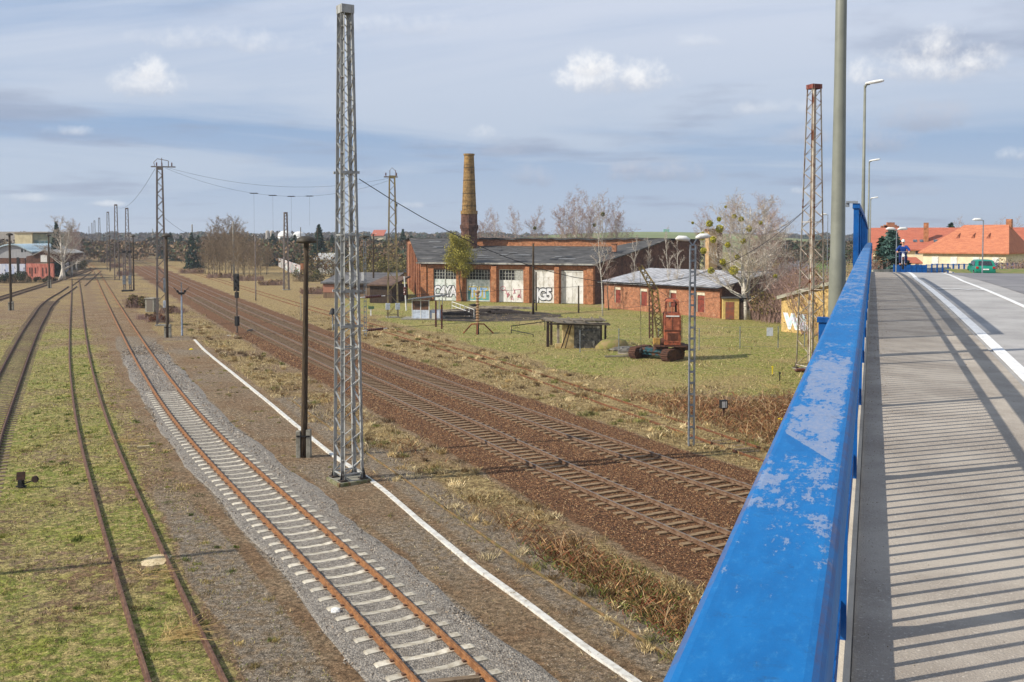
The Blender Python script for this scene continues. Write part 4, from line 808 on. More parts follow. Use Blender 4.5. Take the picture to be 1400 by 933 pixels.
# grit, small leaves and joints along the footway
n=2600; s_=rng.uniform(.5,30,n)**1.0; p_=np.abs(rng.normal(0,.12,n))-.03; far_=rng.random(n)<.25; p_=np.where(far_,rng.uniform(.1,3.6,n),p_)
xs_=s_*math.sin(TH)+p_*math.cos(TH); ys_=s_*math.cos(TH)-p_*math.sin(TH); zs_=8.27+.0165*s_-.000383*s_*s_+.002
o=stones('deck_grit',xs_,ys_,zs_,rng.uniform(.001,.0035,n)*np.clip(s_/6,1,2.2),pick(n,[(140,128,110),(170,158,138),(118,106,90),(124,98,66)]),'fine grit and crumbs swept against the railing foot')
# railing
BLUE=bpy.data.materials.new('blue_railing_paint'); BLUE.use_nodes=True; t=NT(BLUE.node_tree); b=t.n['Principled BSDF']; ob=t.a('ShaderNodeTexCoord').outputs['Object']
dt=t.vm('DOT_PRODUCT',ob,tuple(BS)).outputs['Value']; dp=t.math('SUBTRACT',t.vm('DOT_PRODUCT',ob,tuple(BP)).outputs['Value'],-.082)
cv=t.a('ShaderNodeCombineXYZ'); t.s(cv.inputs[0],dp); t.s(cv.inputs[1],t.math('MULTIPLY',dt,.42)); wob_=cv.outputs[0]
n1=t.noise(wob_,26,8,.75,.2); n2=t.noise(wob_,7,3,.6); n3=t.noise(ob,160,4,.7); nf=t.noise(wob_,110,6,.8)
blue=t.mix(t.ramp(n1,.35,.65,0,.6),S((20,106,168)),S((14,88,146))); blue=t.mix(t.ramp(nf,.5,.72,0,.4),blue,S((64,136,184))); blue=t.mix(t.ramp(n2,.5,.7,0,.35),blue,S((22,124,184)))
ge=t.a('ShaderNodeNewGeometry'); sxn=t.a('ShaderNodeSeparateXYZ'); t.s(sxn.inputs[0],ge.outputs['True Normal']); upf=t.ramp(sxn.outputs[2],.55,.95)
# worn zones along the rail: chipped near, rubbed to primer between 1.4 and 2.5 m, scuffed farther on
z1=t.math('MULTIPLY',t.ramp(dt,.7,1.15,0,.075),t.ramp(dt,1.36,1.4,1,0)); 
lim=t.math('ADD',1.42,t.math('MULTIPLY',dp,-2.2))
z2=t.math('MULTIPLY',t.ramp(t.math('SUBTRACT',dt,lim),0,.012,0,.135),t.ramp(dt,2.2,2.65,1,.3))
z2=t.math('MULTIPLY',z2,t.ramp(t.math('ABSOLUTE',dp),.030,.048,1,.25))
z3=t.ramp(dt,2.4,4.5,0,.085)
cov=t.math('MAXIMUM',t.math('MAXIMUM',z1,z2),z3)
wv_=t.math('ADD',t.math('ADD',t.math('MULTIPLY',n1,.42),t.math('MULTIPLY',n2,.2)),t.math('MULTIPLY',nf,.38))
wear=t.ramp(t.math('ADD',wv_,cov),.585,.612)
wear=t.math('MULTIPLY',wear,upf)
wearc=t.mix(n3,S((112,132,162)),S((158,158,166))); wearc=t.mix(t.ramp(nf,.4,.6,0,.5),wearc,S((92,126,166)))
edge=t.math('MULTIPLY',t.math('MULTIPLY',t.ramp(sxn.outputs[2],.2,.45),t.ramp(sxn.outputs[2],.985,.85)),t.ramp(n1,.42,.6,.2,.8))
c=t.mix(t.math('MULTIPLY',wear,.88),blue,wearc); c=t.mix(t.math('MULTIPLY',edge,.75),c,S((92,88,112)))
grime=t.math('MULTIPLY',t.ramp(t.noise(ob,30,6,.8,.5),.56,.7),.45); c=t.mix(grime,c,S((38,66,96)))
t.s(b.inputs['Base Color'],c); t.s(b.inputs['Roughness'],t.math('ADD',.58,t.math('MULTIPLY',wear,.3))); b.inputs['Specular IOR Level'].default_value=.22
bn=t.a('ShaderNodeBump'); bn.inputs['Strength'].default_value=.25; bn.inputs['Distance'].default_value=.0008; t.s(bn.inputs['Height'],t.math('ADD',n3,t.math('MULTIPLY',wear,-1.2))); t.s(b.inputs['Normal'],bn)
BLUE2=mat('blue_steel_paint',(8,86,154),(8,66,126),6.,.4,.7,.5,spec=.3,bump=.08)
PR=-.105
rl=thing('bridge_railing','long blue railing with a wide worn handrail and upright bars along the footway','railing')
S1=[-3+k*.25 for k in range(24)]+[3+k*1.0 for k in range(68)]
def bsweep(prof,S_): 
    mb=MB(); vs=[]; n=len(prof)
    for s in S_: vs+=[BD(s,o_,h) for o_,h in prof]
    mb.add(vs,[(i*n+k,(i+1)*n+k,(i+1)*n+(k+1)%n,i*n+(k+1)%n) for i in range(len(S_)-1) for k in range(n)]+[tuple(range(n)),tuple((len(S_)-1)*n+k for k in range(n))[::-1]]); return mb
w_=.055; r_=.014; zt=1.33; prof=[]
PC=-.082
for cx,cz,a0 in((PC+w_-r_,zt-r_,90),(PC+w_-r_,zt-.085+r_,0),(PC-w_+r_,zt-.085+r_,-90),(PC-w_+r_,zt-r_,-180)):
    for k in range(5): a=R(a0-k*22.5); prof.append((cx+math.cos(a)*r_,cz+math.sin(a)*r_))
hr=bsweep(prof,S1).build('handrail',BLUE,rl)
for pl_ in hr.data.polygons: pl_.use_smooth=False
for z0,z1,hw,nm in((1.03,1.075,.02,'upper_rail'),(.065,.185,.01,'bottom_rail')):
    bsweep([(PR-hw,z0),(PR-hw,z1),(PR+hw,z1),(PR+hw,z0)],S1).build(nm,BLUE2,rl)
POSTS=[-1.85,1.1,3.95,6.5]+[9.2+2.9*k for k in range(21)]
pm=MB(); pm.box(-.03,.03,-.03,.03,-.2,1.245); pm.box(-.05,.05,-.06,.07,.0,.015); pm.add([(-.008,.045,.015),(-.008,.15,.015),(-.008,.045,.3),(.008,.045,.015),(.008,.15,.015),(.008,.045,.3)],[(0,1,2),(5,4,3),(0,3,4,1),(1,4,5,2)]) 
p0=pm.build('railing_post',BLUE2,rl); 
for i,s in enumerate(POSTS):
    o=p0 if i==0 else p0.copy()
    if i: COL.objects.link(o); o.parent=rl
    o.location=BD(s,PR,0.0); o.rotation_euler=(0,0,-TH)
bal=[]
for a,b_ in zip(POSTS[:-1],POSTS[1:]):
    n=max(2,round((b_-a)/.142)); bal+=[a+(b_-a)*k/n for k in range(1,n)]
bm_=MB(); bm_.box(-.009,.009,-.011,.011,.185,1.03); b0=bm_.build('baluster',BLUE2,rl); cnt=0; rest=MB()
bal=sorted(bal,key=lambda s:abs(s-2))
for s in bal:
    if cnt<100:
        o=b0 if cnt==0 else b0.copy()
        if cnt: COL.objects.link(o); o.parent=rl
        o.location=BD(s,PR); o.rotation_euler=(0,0,-TH)
    else: 
        rest.M=Matrix.Translation(BD(s,PR))@Matrix.Rotation(-TH,4,'Z'); rest.box(-.009,.009,-.011,.011,.185,1.03)
    cnt+=1
o=rest.build('balusters',BLUE2,rl); o['kind']='stuff'
# contact protection screens on the outside of the railing
sc0=14.95
scr=thing('safety_screen','tall blue mesh safety screen fixed outside the railing over the tracks','safety screen')
SP=-.235
for i in range(10):
    s=sc0+2.9*i; mb=MB(); mb.M=Matrix.Translation(BD(s,SP))@Matrix.Rotation(-TH,4,'Z'); mb.box(-.035,.035,-.03,.03,-.5,1.93); mb.build('screen_post',BLUE2,scr)
    if i<9:
        mb=MB(); 
        for k in range(1,72):
            q=s+2.9*k/72; mb.M=Matrix.Translation(BD(q,SP))@Matrix.Rotation(-TH,4,'Z'); mb.box(-.005,.005,-.006,.006,.1,1.86)
        mb.M=Matrix.Identity(4)
        for h in(.12,1.88): mb.bar(BD(s+.03,SP,h),BD(s+2.87,SP,h),.022)
        o=mb.build('mesh_panel',BLUE2,scr)
S2=[sc0-.05+k*1.0 for k in range(27)]; bsweep([(SP-.05,1.90),(SP-.05,1.97),(SP+.05,1.97),(SP+.05,1.90)],S2).build('top_beam',BLUE2,scr)
mb=MB(); mb.M=Matrix.Translation(BD(sc0,SP))@Matrix.Rotation(-TH,4,'Z'); mb.cbox((-.06,-.02,1.99),(.16,.1,.03)); mb.cbox((-.12,0,1.95),(.05,.06,.06)); mb.build('end_bracket',GALV,scr)
# street lamps on the bridge
LPM=mat('olive_grey_lamp_post',(126,128,116),(110,112,102),2.,.4,.7,.5,spec=.4)
def lamp(label,s,p,H=8.0,z0=None,br=False,group='street lamps along the bridge'):
    b_=BD(s,p) if z0 is None else Vector((BD(s,p).x,BD(s,p).y,z0)); t=thing('street_lamp',label,'street lamp',b_,-TH,group)
    mb=MB(); zs=[-1.2 if z0 is None else 0,1.2,1.25,3.5,H]; mb.tube([(0,0,z) for z in zs],[.105,.1,.09,.07,.048],16); mb.build('post',LPM,t,smooth=True)
    mb=MB(); mb.tube([(0,0,H-.1),(.05,0,H+.03),(.2,0,H+.06)],[.05,.05,.045],10); mb.build('bracket',LPM,t,smooth=True)
    mb=MB(); vs=[]
    st=[(.0,.05,.03,.02),(.06,.1,.06,.04),(.45,.13,.09,.06),(.68,.1,.08,.05),(.76,.04,.03,.02)]
    for x,hw,ht,hb in st:
        for k in range(10): a=2*math.pi*k/10; vs.append((x,math.cos(a)*hw,H+.07+x*.12+(math.sin(a)*(ht if math.sin(a)>0 else hb))))
    mb.add(vs,[(i*10+k,i*10+(k+1)%10,(i+1)*10+(k+1)%10,(i+1)*10+k) for i in range(4) for k in range(10)]+[tuple(range(10))[::-1],tuple(40+k for k in range(10))]); mb.build('lamp_head',WHITE,t,smooth=True)
    mb=MB(); mb.box(.12,.55,-.09,.09,H+.045,H+.06); mb.v=[(x,y,z+x*.12-.02) for x,y,z in mb.v]; mb.build('diffuser',mat('frosted_cover',(206,208,206),rough=.3),t)
    if br: mb=MB(); mb.box(-.21,-.11,-.05,.05,-.9,.48); mb.box(-.23,-.09,-.07,.07,.44,.5); mb.box(-.3,0,-.04,.04,-.3,-.2); mb.build('mounting_bracket',BLUE2,t)
    return t
lamp('thick olive grey lamp post rising out of the picture right beside the railing',12.7,-.41,9.5,br=True)
lamp('street lamp with a white head above the blue screen, second on the bridge',44.0,-.42,8.05)
lamp('street lamp with a smaller white head just right of the second, third on the bridge',76.2,-.35,8.1)
lamp('tiny street lamp head just above the blue screen, fourth along the bridge',108,-.3,8.1)
# far fence at the end of the bridge
t=thing('blue_fence','low blue railing crossing the end of the bridge, solid panels at the left part','fence')
pts=[]
for k in range(27):
    x=1222+k*7.4; D=92 if x<1330 else 92+(x-1330)*.25; pts.append(AT(x,369,D))
for k,(a,b_) in enumerate(zip(pts[:-1],pts[1:])):
    x=1222+k*7.4
    zt=AT(0,362.5 if x<1268 else (361.5 if x<1325 else 360.5),a.y).z; zb=zt-1.1
    mb=MB(); mb.bar((a.x,a.y,zb),(a.x,a.y,zt+.05),.1); mb.build('fence_post',BLUE2,t)
    if x<1262: mb=MB(); mb.bar((a.x+.05,a.y,(zb+zt)/2+.05),(b_.x-.05,b_.y,(zb+zt)/2+.05),.04,1.0); mb.build('solid_panel',BLUE2,t)
    else:
        mb=MB(); mb.bar((a.x,a.y,zt),(b_.x,b_.y,zt),.06); mb.bar((a.x,a.y,zb+.1),(b_.x,b_.y,zb+.1),.05); mb.build('rail_pair',BLUE2,t)
        mb=MB()
        for q in range(1,5): c_=a.lerp(b_,q/5); mb.bar((c_.x,c_.y,zb+.1),(c_.x,c_.y,zt),.025)
        mb.build('bar_set',BLUE2,t)
# kerb and verge right of the far road
mb=MB(); vs=[]
for x,y,D in((1290,367.5,90),(1330,368.5,90),(1370,368,92),(1420,367,94)):
    p=AT(x,y,D); vs+=[p,p+Vector((-.2,-5,-.55))]
vs2=[Vector((v.x,v.y,v.z-1.5)) for v in vs]; mb.add(vs+vs2,[(0,1,3,2),(2,3,5,4),(4,5,7,6),(1,9,11,3),(3,11,13,5),(5,13,15,7)]); o=mb.build('grass_verge',MATS['verge_grass']); o['kind']='structure'
# ------------------------------------------------------------------ rider
def skin(name,m,pts,edges,rad,parent=None,sub=2):
    me=bpy.data.meshes.new(name); me.from_pydata(pts,edges,[]); o=bpy.data.objects.new(name,me); COL.objects.link(o)
    o.modifiers.new('skin','SKIN'); me.skin_vertices or None
    if not me.skin_vertices: pass
    sv=me.skin_vertices[0].data if me.skin_vertices else None
    if sv:
        for i,r in enumerate(rad): sv[i].radius=(r,r) if not hasattr(r,'__len__') else r
        sv[0].use_root=True
    s=o.modifiers.new('sub','SUBSURF'); s.levels=sub; s.render_levels=sub; me.materials.append(m)
    if parent is not None: o.parent=parent
    return o
wheel0=AT(1234.6,368.2,59.5); bz=wheel0.z
bike=thing('moped','small moped ridden towards the camera on the footway crest','moped',(wheel0.x,wheel0.y,bz),math.pi-R(20))
# local: -y is forward towards the camera once rotated by pi => forward is +y local
TY=mat('tyre_rubber',(30,30,30),rough=.9); CH=mat('chrome_trim',(190,190,194),rough=.25,metal=.8)
for yy in(.0,-1.2):
    mb=MB(); mb.tube([(0,yy+math.cos(a)*.29,.31+math.sin(a)*.29) for a in [2*math.pi*k/20 for k in range(21)]],.05,8,cap=False); wq=mb.build('wheel',TY,bike); mb=MB()
    for k in range(10): a=math.pi*2*k/10; mb.bar((0,yy,.31),(0,yy+math.cos(a)*.25,.31+math.sin(a)*.25),.008)
    mb.tube([(-.06,yy,.31),(.06,yy,.31)],.05,8); mb.build('spokes',CH,wq)
mb=MB(); mb.tube([(-.07,.0,.31),(-.07,-.12,.75),(-.03,-.2,1.0)],.022,6); mb.tube([(.07,.0,.31),(.07,-.12,.75),(.03,-.2,1.0)],.022,6); mb.build('fork',CH,bike)
mb=MB(); mb.tube([(0,-.2,.85),(0,-.5,.45),(0,-.85,.5),(0,-1.2,.31)],[.035,.05,.05,.03],8); mb.tube([(0,-.5,.6),(0,-1.1,.62)],.05,6); mb.build('frame',mat('dark_red_paint',(84,36,36),rough=.4),bike)
mb=MB(); mb.tube([(-.33,-.28,1.02),(-.2,-.2,1.06),(.2,-.2,1.06),(.33,-.28,1.02)],.016,6); mb.build('handlebar',CH,bike)
mb=MB(); mb.tube([(0,-.12,.84),(0,-.04,.84)],[.06,.09],12); mb.build('headlight',mat('lamp_glass',(226,226,220),rough=.2),bike)
mb=MB(); mb.box(-.1,.1,-.95,-.5,.72,.8); mb.build('seat',DARK,bike,bevel=.03); mb=MB(); mb.box(-.12,.12,-.02,.02,.3,.66) if False else mb.tube([(0,.16,.55),(0,.02,.66),(0,-.14,.62)],[.06,.07,.06],6); mb.build('mudguard',mat('dark_red_paint',(84,36,36)),bike)
rd=thing('person','person in a blue jacket, blue trousers and white cap riding a moped towards the camera','person',(wheel0.x,wheel0.y,bz),math.pi-R(20))
JK=mat('blue_jacket',(18,62,134),(12,44,104),6.,.4,.7,.8); TR=mat('dark_blue_trousers',(22,44,92),(16,32,70),6.,rough=.85); SK=mat('skin',(206,150,124),rough=.6)
P_=[(0,-.72,.86),(0,-.68,1.05),(0,-.6,1.28),(0,-.56,1.42),(0,-.54,1.5),  # pelvis spine chest neck head-base
    (0,-.52,1.6),(0,-.52,1.7),
    (.2,-.56,1.36),(.36,-.46,1.16),(.33,-.3,1.05),
    (-.2,-.56,1.36),(-.36,-.46,1.16),(-.33,-.3,1.05),
    (.11,-.68,.84),(.17,-.34,.72),(.15,-.48,.32),(.15,-.36,.26),
    (-.11,-.68,.84),(-.17,-.34,.72),(-.15,-.48,.32),(-.15,-.36,.26)]
E_=[(0,1),(1,2),(2,3),(3,4),(4,5),(5,6),(2,7),(7,8),(8,9),(2,10),(10,11),(11,12),(0,13),(13,14),(14,15),(15,16),(0,17),(17,18),(18,19),(19,20)]
Rd=[(.14,.16),(.14,.16),(.15,.2),.06,.055,.085,.08,.075,.055,.035,.075,.055,.035,.09,.075,.05,.045,.09,.075,.05,.045]
skin('body',SK,P_,E_,Rd,rd)
def sub(ids): 
    m={v:i for i,v in enumerate(ids)}; return [P_[i] for i in ids],[(m[a],m[b_]) for a,b_ in E_ if a in m and b_ in m],ids
for nm,ids,mm,g in(('jacket',[0,1,2,7,8,9,10,11,12],JK,1.22),('trousers',[0,13,14,15,17,18,19],TR,1.2)):
    pp,ee,ii=sub(ids); 
    if nm=='jacket': pp[5]=(.34,-.34,1.075); pp[8]=(-.34,-.34,1.075)
    skin(nm,mm,pp,ee,[tuple(np.array(Rd[i])*g+.008) if hasattr(Rd[i],'__len__') else Rd[i]*g+.012 for i in ii],rd)
for s_ in(-1,1):
    mb=MB(); mb.cbox((s_*.15,-.36,.22),(.11,.28,.1)); mb.build('shoe',DARK,rd,bevel=.03)
    for f_ in range(4): pass
    mb=MB(); mb.tube([(s_*.34,-.34,1.06),(s_*.33,-.28,1.05),(s_*.32,-.25,1.045)],[.035,.045,.03],8)
    for f_ in range(4): x=s_*(.29+.025*f_); mb.tube([(x,-.27,1.06),(x,-.225,1.05),(x,-.22,1.01),(x,-.25,.995)],.011,6)
    mb.tube([(s_*.3,-.3,1.05),(s_*.27,-.27,1.03),(s_*.265,-.25,1.01)],.012,6); mb.build('hand',SK,rd,smooth=True)
mb=MB(); mb.lathe((0,-.52,1.66),[(.1,0),(.108,.04),(.1,.1),(.07,.15),(.02,.17)],14); mb.cbox((0,-.41,1.67),(.15,.1,.02)); mb.build('cap',WHITE,rd,smooth=True)
mb=MB(); mb.tube([(0,-.435,1.63),(0,-.415,1.6),(0,-.43,1.59)],[.008,.014,.01],6); mb.build('nose',SK,rd)
for s_ in(-1,1): mb=MB(); mb.lathe((s_*.033,-.438,1.63),[(.002,-.008),(.01,0),(.002,.008)],6); mb.build('eye',DARK,rd)
# ------------------------------------------------------------------ green car
cp_=AT(1341,378,88); car=thing('car','teal green hatchback seen from behind at the end of the bridge','car',(cp_.x,cp_.y,AT(0,377.5,88).z),R(75))
TEAL=mat('teal_car_paint',(14,132,108),(10,112,92),2.,rough=.3,spec=.5)
prof=[(-1.95,.35),(-1.98,.75),(-1.85,.98),(-1.5,1.42),(-1.2,1.5),(-.2,1.52),(.35,1.42),(.95,1.0),(1.6,.88),(1.95,.7),(1.98,.35),(1.5,.22),(-1.5,.22)]
mb=MB(); vs=[]; ys=[-.84,-.8,-.6,0,.6,.8,.84]; n=len(prof)
for y in ys:
    for (x,z) in prof:
        k=abs(y)/.84; tum=max(0,(z-.95))*.0; sc=1-.04*k**4
        yy=y*(1-.28*max(0,z-.95)) ; vs.append((x*sc,yy,z-(.05*k**3 if z>1.2 else 0)))
mb.add(vs,[(i*n+k,(i+1)*n+k,(i+1)*n+(k+1)%n,i*n+(k+1)%n) for i in range(6) for k in range(n)]+[tuple(range(n)),tuple(6*n+k for k in range(n))[::-1]]); mb.build('body',TEAL,car,smooth=False,bevel=.04)
mb=MB(); mb.add([(-1.865,-.58,1.0),(-1.865,.58,1.0),(-1.56,.5,1.38),(-1.56,-.5,1.38)],[(0,1,2,3)]); mb.build('rear_window',GLASS,car)
mb=MB(); mb.add([(.98,-.6,1.02),(.98,.6,1.02),(.42,.52,1.4),(.42,-.52,1.4)],[(0,1,2,3)]); mb.build('windscreen',GLASS,car)
for s_ in(-1,1):
    for x0,x1 in((-1.45,-.6),(-.52,.3)):
        mb=MB(); y0=s_*(.84+.012); y1=s_*(.84*(1-.28*.42)+.02); mb.add([(x0-.1,y0*.995,.98),(x1+.15,y0*.995,.98),(x1,y1,1.38),(x0+.08,y1,1.38)],[(0,1,2,3)]); mb.build('side_window',GLASS,car)
    for x in(-1.25,1.25):
        mb=MB(); mb.tube([(x,s_*.66,.3),(x,s_*.86,.3)],.3,18); wq=mb.build('wheel',TY,car); mb=MB(); mb.tube([(x,s_*.862,.3),(x,s_*.875,.3)],.17,14); mb.build('rim',CH,wq)
    mb=MB(); mb.box(-2.0,-1.9,s_*.68-.1,s_*.68+.1,.72,.9); mb.build('tail_light',mat('red_lamp',(170,30,30),rough=.3),car,bevel=.02)
    mb=MB(); mb.box(.25,.4,s_*.92-.08,s_*.92+.08,.98,1.12); mb.build('mirror',TEAL,car,bevel=.03)
mb=MB(); mb.box(-2.06,-1.93,-.82,.82,.34,.56); mb.build('bumper',mat('dark_green_trim',(12,104,84),rough=.6),car,bevel=.04); mb=MB(); mb.box(-2.08,-2.062,-.26,.26,.6,.71); mb.box(-2.0,-1.97,-.26,.26,.6,.71); mb.build('number_plate',WHITE,car)
# ------------------------------------------------------------------ engine shed (local frame: x along the front, y into the depth)
FL=Vector((-14.2,152,0)); FR=Vector((12.05,142.5,0)); ad=(FR-FL).normalized(); arz=math.atan2(ad.y,ad.x); LW=(FR-FL).length
pd=Vector((-ad.y,ad.x,0))
def U(px,y0=0):   # distance along the front for a photo column
    k=(px-700)/F; o=FL+pd*y0; return (k*o.y-o.x)/(ad.x-k*ad.y)
shed=thing('engine_shed','long derelict red brick engine shed with patched tar roof and five tall stall doors','engine shed',FL,arz)
EA=5.95; BLx,BRx,BY=-20.9,37.3,38.0
doors=[(U(a),U(b)) for a,b in((592.5,623.5),(637,670),(682,715.5),(727.5,757.5),(767,797.5))]
DH=[4.95,4.95,5.0,4.95,4.85]
# front wall: piers between doors, lintel band above
xs=[-.0]+[v for d in doors for v in d]+[LW]
for i in range(0,len(xs)-1,2):
    mb=MB(); mb.box(xs[i],xs[i+1],0,.5,0,5.0)
    mb.build('front_pier',BRO,shed)
mb=MB(); mb.box(0,LW,.0,.5,5.002,EA-.05); mb.build('lintel_wall',BRO,shed)
for i,(a,b_) in enumerate(zip(xs[1::2],xs[2::2])): pass
pil=[(U(626),U(634)),(U(673),U(680)),(U(719),U(725)),(U(759.5),U(765.5)),(0.0,U(584)),(U(803),LW)]
for a,b_ in pil[:4]:
    mb=MB(); mb.box(a,b_,-.55,-.003,0,5.35); mb.add([(a,-.55,5.35),(b_,-.55,5.35),(b_,-.003,5.6),(a,-.003,5.6)],[(0,1,2,3)]); mb.add([(a,-.55,5.35),(a,-.003,5.35),(a,-.003,5.6)],[(0,1,2)]); mb.build('pilaster',BRO,shed)
for a,b_ in pil[4:]:
    mb=MB(); mb.box(a-.02,b_-.1,-.18,-.003,0,5.5); mb.build('pilaster',BRO,shed)
mb=MB(); mb.box(-.3,LW+.3,-.22,-.003,5.62,5.78); mb.build('cornice',BRD,shed)
DW=mat('peeling_white_door',(228,226,220),(198,194,184),1.6,.4,.65,.85,col3=(140,124,100),s3=3.2,lo3=.62,hi3=.72,stretch=(1,1,.5))
DG=mat('greenish_white_door',(216,220,214),(176,188,180),1.6,.4,.65,.85,col3=(120,118,104),s3=3.0,lo3=.62,hi3=.74)
WF=mat('grey_window_bars',(178,180,172),(140,138,130),6.)
def text_mesh(name,s,size,m,parent,loc,off=0.,ext=.004,rot=(math.pi/2,0,0),shear=0.,squeeze=1.,space=1.):
    cu=bpy.data.curves.new(name,'FONT'); cu.body=s; cu.size=size; cu.offset=off; cu.extrude=ext; cu.align_x='CENTER'; cu.align_y='CENTER'; cu.shear=shear; cu.space_character=space
    o=bpy.data.objects.new(name,cu); COL.objects.link(o); bpy.context.view_layer.update(); me=bpy.data.meshes.new_from_object(o); bpy.data.objects.remove(o)
    o=bpy.data.objects.new(name,me); me.materials.clear(); me.materials.append(m); COL.objects.link(o); o.parent=parent; o.location=loc; o.rotation_euler=rot; o.scale=(squeeze,1,1); return o
GW=mat('graffiti_white',(226,226,228),(200,202,206),5.); GK=mat('graffiti_black',(30,32,38),(48,50,58),5.); GT=mat('graffiti_teal',(90,150,148),(120,176,170),2.); GR=mat('graffiti_red',(196,52,88),rough=.8); GY=mat('graffiti_yellow',(206,182,52),(180,150,60),4.); GB=mat('graffiti_blue',(132,168,206),(170,190,214),2.)
for i,((a,b_),h) in enumerate(zip(doors,DH)):
    low=3.35; mid=(a+b_)/2; win=i<3
    d=MB(); d.box(a+.05,mid-.02,.18,.26,.05,low if win else h-.1); d.box(mid+.02,b_-.05,.18,.26,.05,low if win else h-.1)
    lab=['pale double door with black outlined graffiti letters','white double door with yellow and blue graffiti','white double door with thin red scribbles','white door with bubble letters outlined in black','plain peeling white double door'][i]
    dr=d.build('stall_door',DG if i<2 else DW,shed); dr['label']=lab
    fr=MB(); fr.box(a,a+.05,.1,.3,0,h); fr.box(b_-.05,b_,.1,.3,0,h); fr.box(a,b_,.1,.3,h-.1,h+.02) ; fr.build('door_frame',BRD if i<2 else DW,dr)
    if win:
        g=MB(); g.box(a+.05,b_-.05,.3,.32,low,h-.1); g.build('window_pane',mat('black_void_glass',(34,34,36),(96,92,84),2.2,.5,.6,.5),dr)
        w=MB()
        for q in range(0,9): x=a+.05+(b_-a-.1)*q/8; w.box(x-.035,x+.035,.2,.28,low,h-.1)
        for q in range(0,4): z=low+(h-.1-low)*q/3; w.box(a+.05,b_-.05,.215,.265,z-.03,z+.03)
        if i==2: w.box(mid+.6,b_-.1,.17,.2,low,h-.15)
        if i==0: w.box(mid-.06,mid+.1,.12,.19,.2,h-.1)
        w.build('window_bars',WF,dr)
    else:
        w=MB(); w.box(mid-.03,mid+.03,.15,.178,.05,h-.1); 
        for z in(.9,2.4,3.9): w.box(a+.1,b_-.1,.155,.176,z,z+.05)
        w.build('door_battens',DW,dr)
    tc_=dr
    x0=(a+b_)/2
    if i==0:
        text_mesh('graffiti_outline','C4YA',2.15,GK,dr,(x0-.0,.145,1.4),.2,.004,squeeze=.78,space=.9); text_mesh('graffiti_letters','C4YA',2.15,GW,dr,(x0,.133,1.4),.09,.004,squeeze=.78,space=.9)
    if i==1:
        mb=MB(); mb.box(a+.3,b_-.25,.150,.156,.25,1.7); mb.build('graffiti_ground',GT,dr); text_mesh('graffiti_outline','TUT',2.0,GY,dr,(x0,.138,1.3),.24,.004,squeeze=.8,space=.9); text_mesh('graffiti_letters','TUT',2.0,GB,dr,(x0,.126,1.3),.1,.004,squeeze=.8,space=.9)
    if i==2:
        mb=MB(); rr=random.Random(4)
        mb.tube([(a+.6+math.cos(q*.6)*.38,.155,2.1+math.sin(q*.6)*.3) for q in range(11)],.035,4)
        mb.tube([(a+1.0,.155,1.9),(a+1.35,.155,1.2),(a+1.3,.155,.7),(a+1.5,.155,1.5)],.035,4); mb.tube([(a+1.0,.155,1.3),(a+1.7,.155,1.2),(a+1.4,.155,.85)],.035,4)
        mb.tube([(a+1.9,.155,.4),(a+2.1,.155,1.0),(a+2.3,.155,.3),(a+1.9,.155,.6)],.035,4); mb.tube([(a+2.3,.155,2.1),(a+2.6,.155,1.4),(a+2.3,.155,1.3),(a+2.55,.155,1.9),(a+3.4,.155,2.0),(a+3.5,.155,.6)],.03,4)
        mb.tube([(a+3.0,.155,.8),(a+3.2,.155,1.3),(a+3.35,.155,.8),(a+2.95,.155,.85)],.07,4); mb.build('graffiti_scribble',GR,dr)
    if i==3:
        text_mesh('graffiti_outline','JG5',2.3,GK,dr,(x0+.1,.128,1.25),.22,.004,squeeze=.78,space=.9); text_mesh('graffiti_letters','JG5',2.3,GW,dr,(x0+.1,.116,1.25),.1,.004,squeeze=.78,space=.9)
# side walls
def wallbetween(mb,a,b_,z0,za,zb,th,flip=1):
    a=Vector((a[0],a[1],0));b_=Vector((b_[0],b_[1],0)); n=(b_-a).normalized(); n=Vector((-n.y,n.x,0))*th*flip
    vs=[a+Vector((0,0,z0)),b_+Vector((0,0,z0)),b_+Vector((0,0,zb)),a+Vector((0,0,za))]; vs+=[v+n for v in vs]
    mb.add(vs,[(0,1,2,3),(7,6,5,4),(0,4,5,1),(1,5,6,2),(2,6,7,3),(3,7,4,0)]); return mb
CY_=24.0; f_=CY_/BY; LCx=BLx*f_; RCx=LW+(BRx-LW)*f_; ZT=9.72; ZL=8.3
mb=MB(); wallbetween(mb,(-.002,.502),(LCx,CY_),0,EA-.1,9.3,.5,-1); wallbetween(mb,(LCx,CY_),(BLx,BY),0,9.35,9.35,.5,-1); mb.build('left_wall',BR,shed)
dl=Vector((BLx,BY,0)).normalized(); nl=Vector((-dl.y,dl.x,0))   # outward (left/front)
for k in range(7):
    p=dl*(3+k*5.2); zt=min(EA-.3+p.y*.13,8.6)
    mb=MB(); q=p+nl*.0; wallbetween(mb,(q.x,q.y),((q+dl*1.0).x,(q+dl*1.0).y),0,zt,zt,.22,1); mb.build('side_pilaster',BR,shed)
for k in range(6):
    p=dl*(5.0+k*5.2)+nl*.006; mb=MB(); wallbetween(mb,(p.x,p.y),((p+dl*1.9).x,(p+dl*1.9).y),1.2,4.6+k*.15,4.6+k*.15,.02,1); w=mb.build('side_window',mat('dusty_pane',(164,160,146),(90,88,84),2.,.4,.6),shed)
mb=MB(); wallbetween(mb,(LW+.002,.502),(RCx,CY_),0,EA-.1,9.3,.5,1); wallbetween(mb,(RCx,CY_),(BRx,BY),0,9.35,9.35,.5,1); mb.build('right_wall',BRD,shed)  # shade of this end wall is put into the darker brick colour
mb=MB(); wallbetween(mb,(BLx,BY),(BRx,BY),0,9.3,9.3,.5,-1); mb.build('back_wall',BRD,shed)
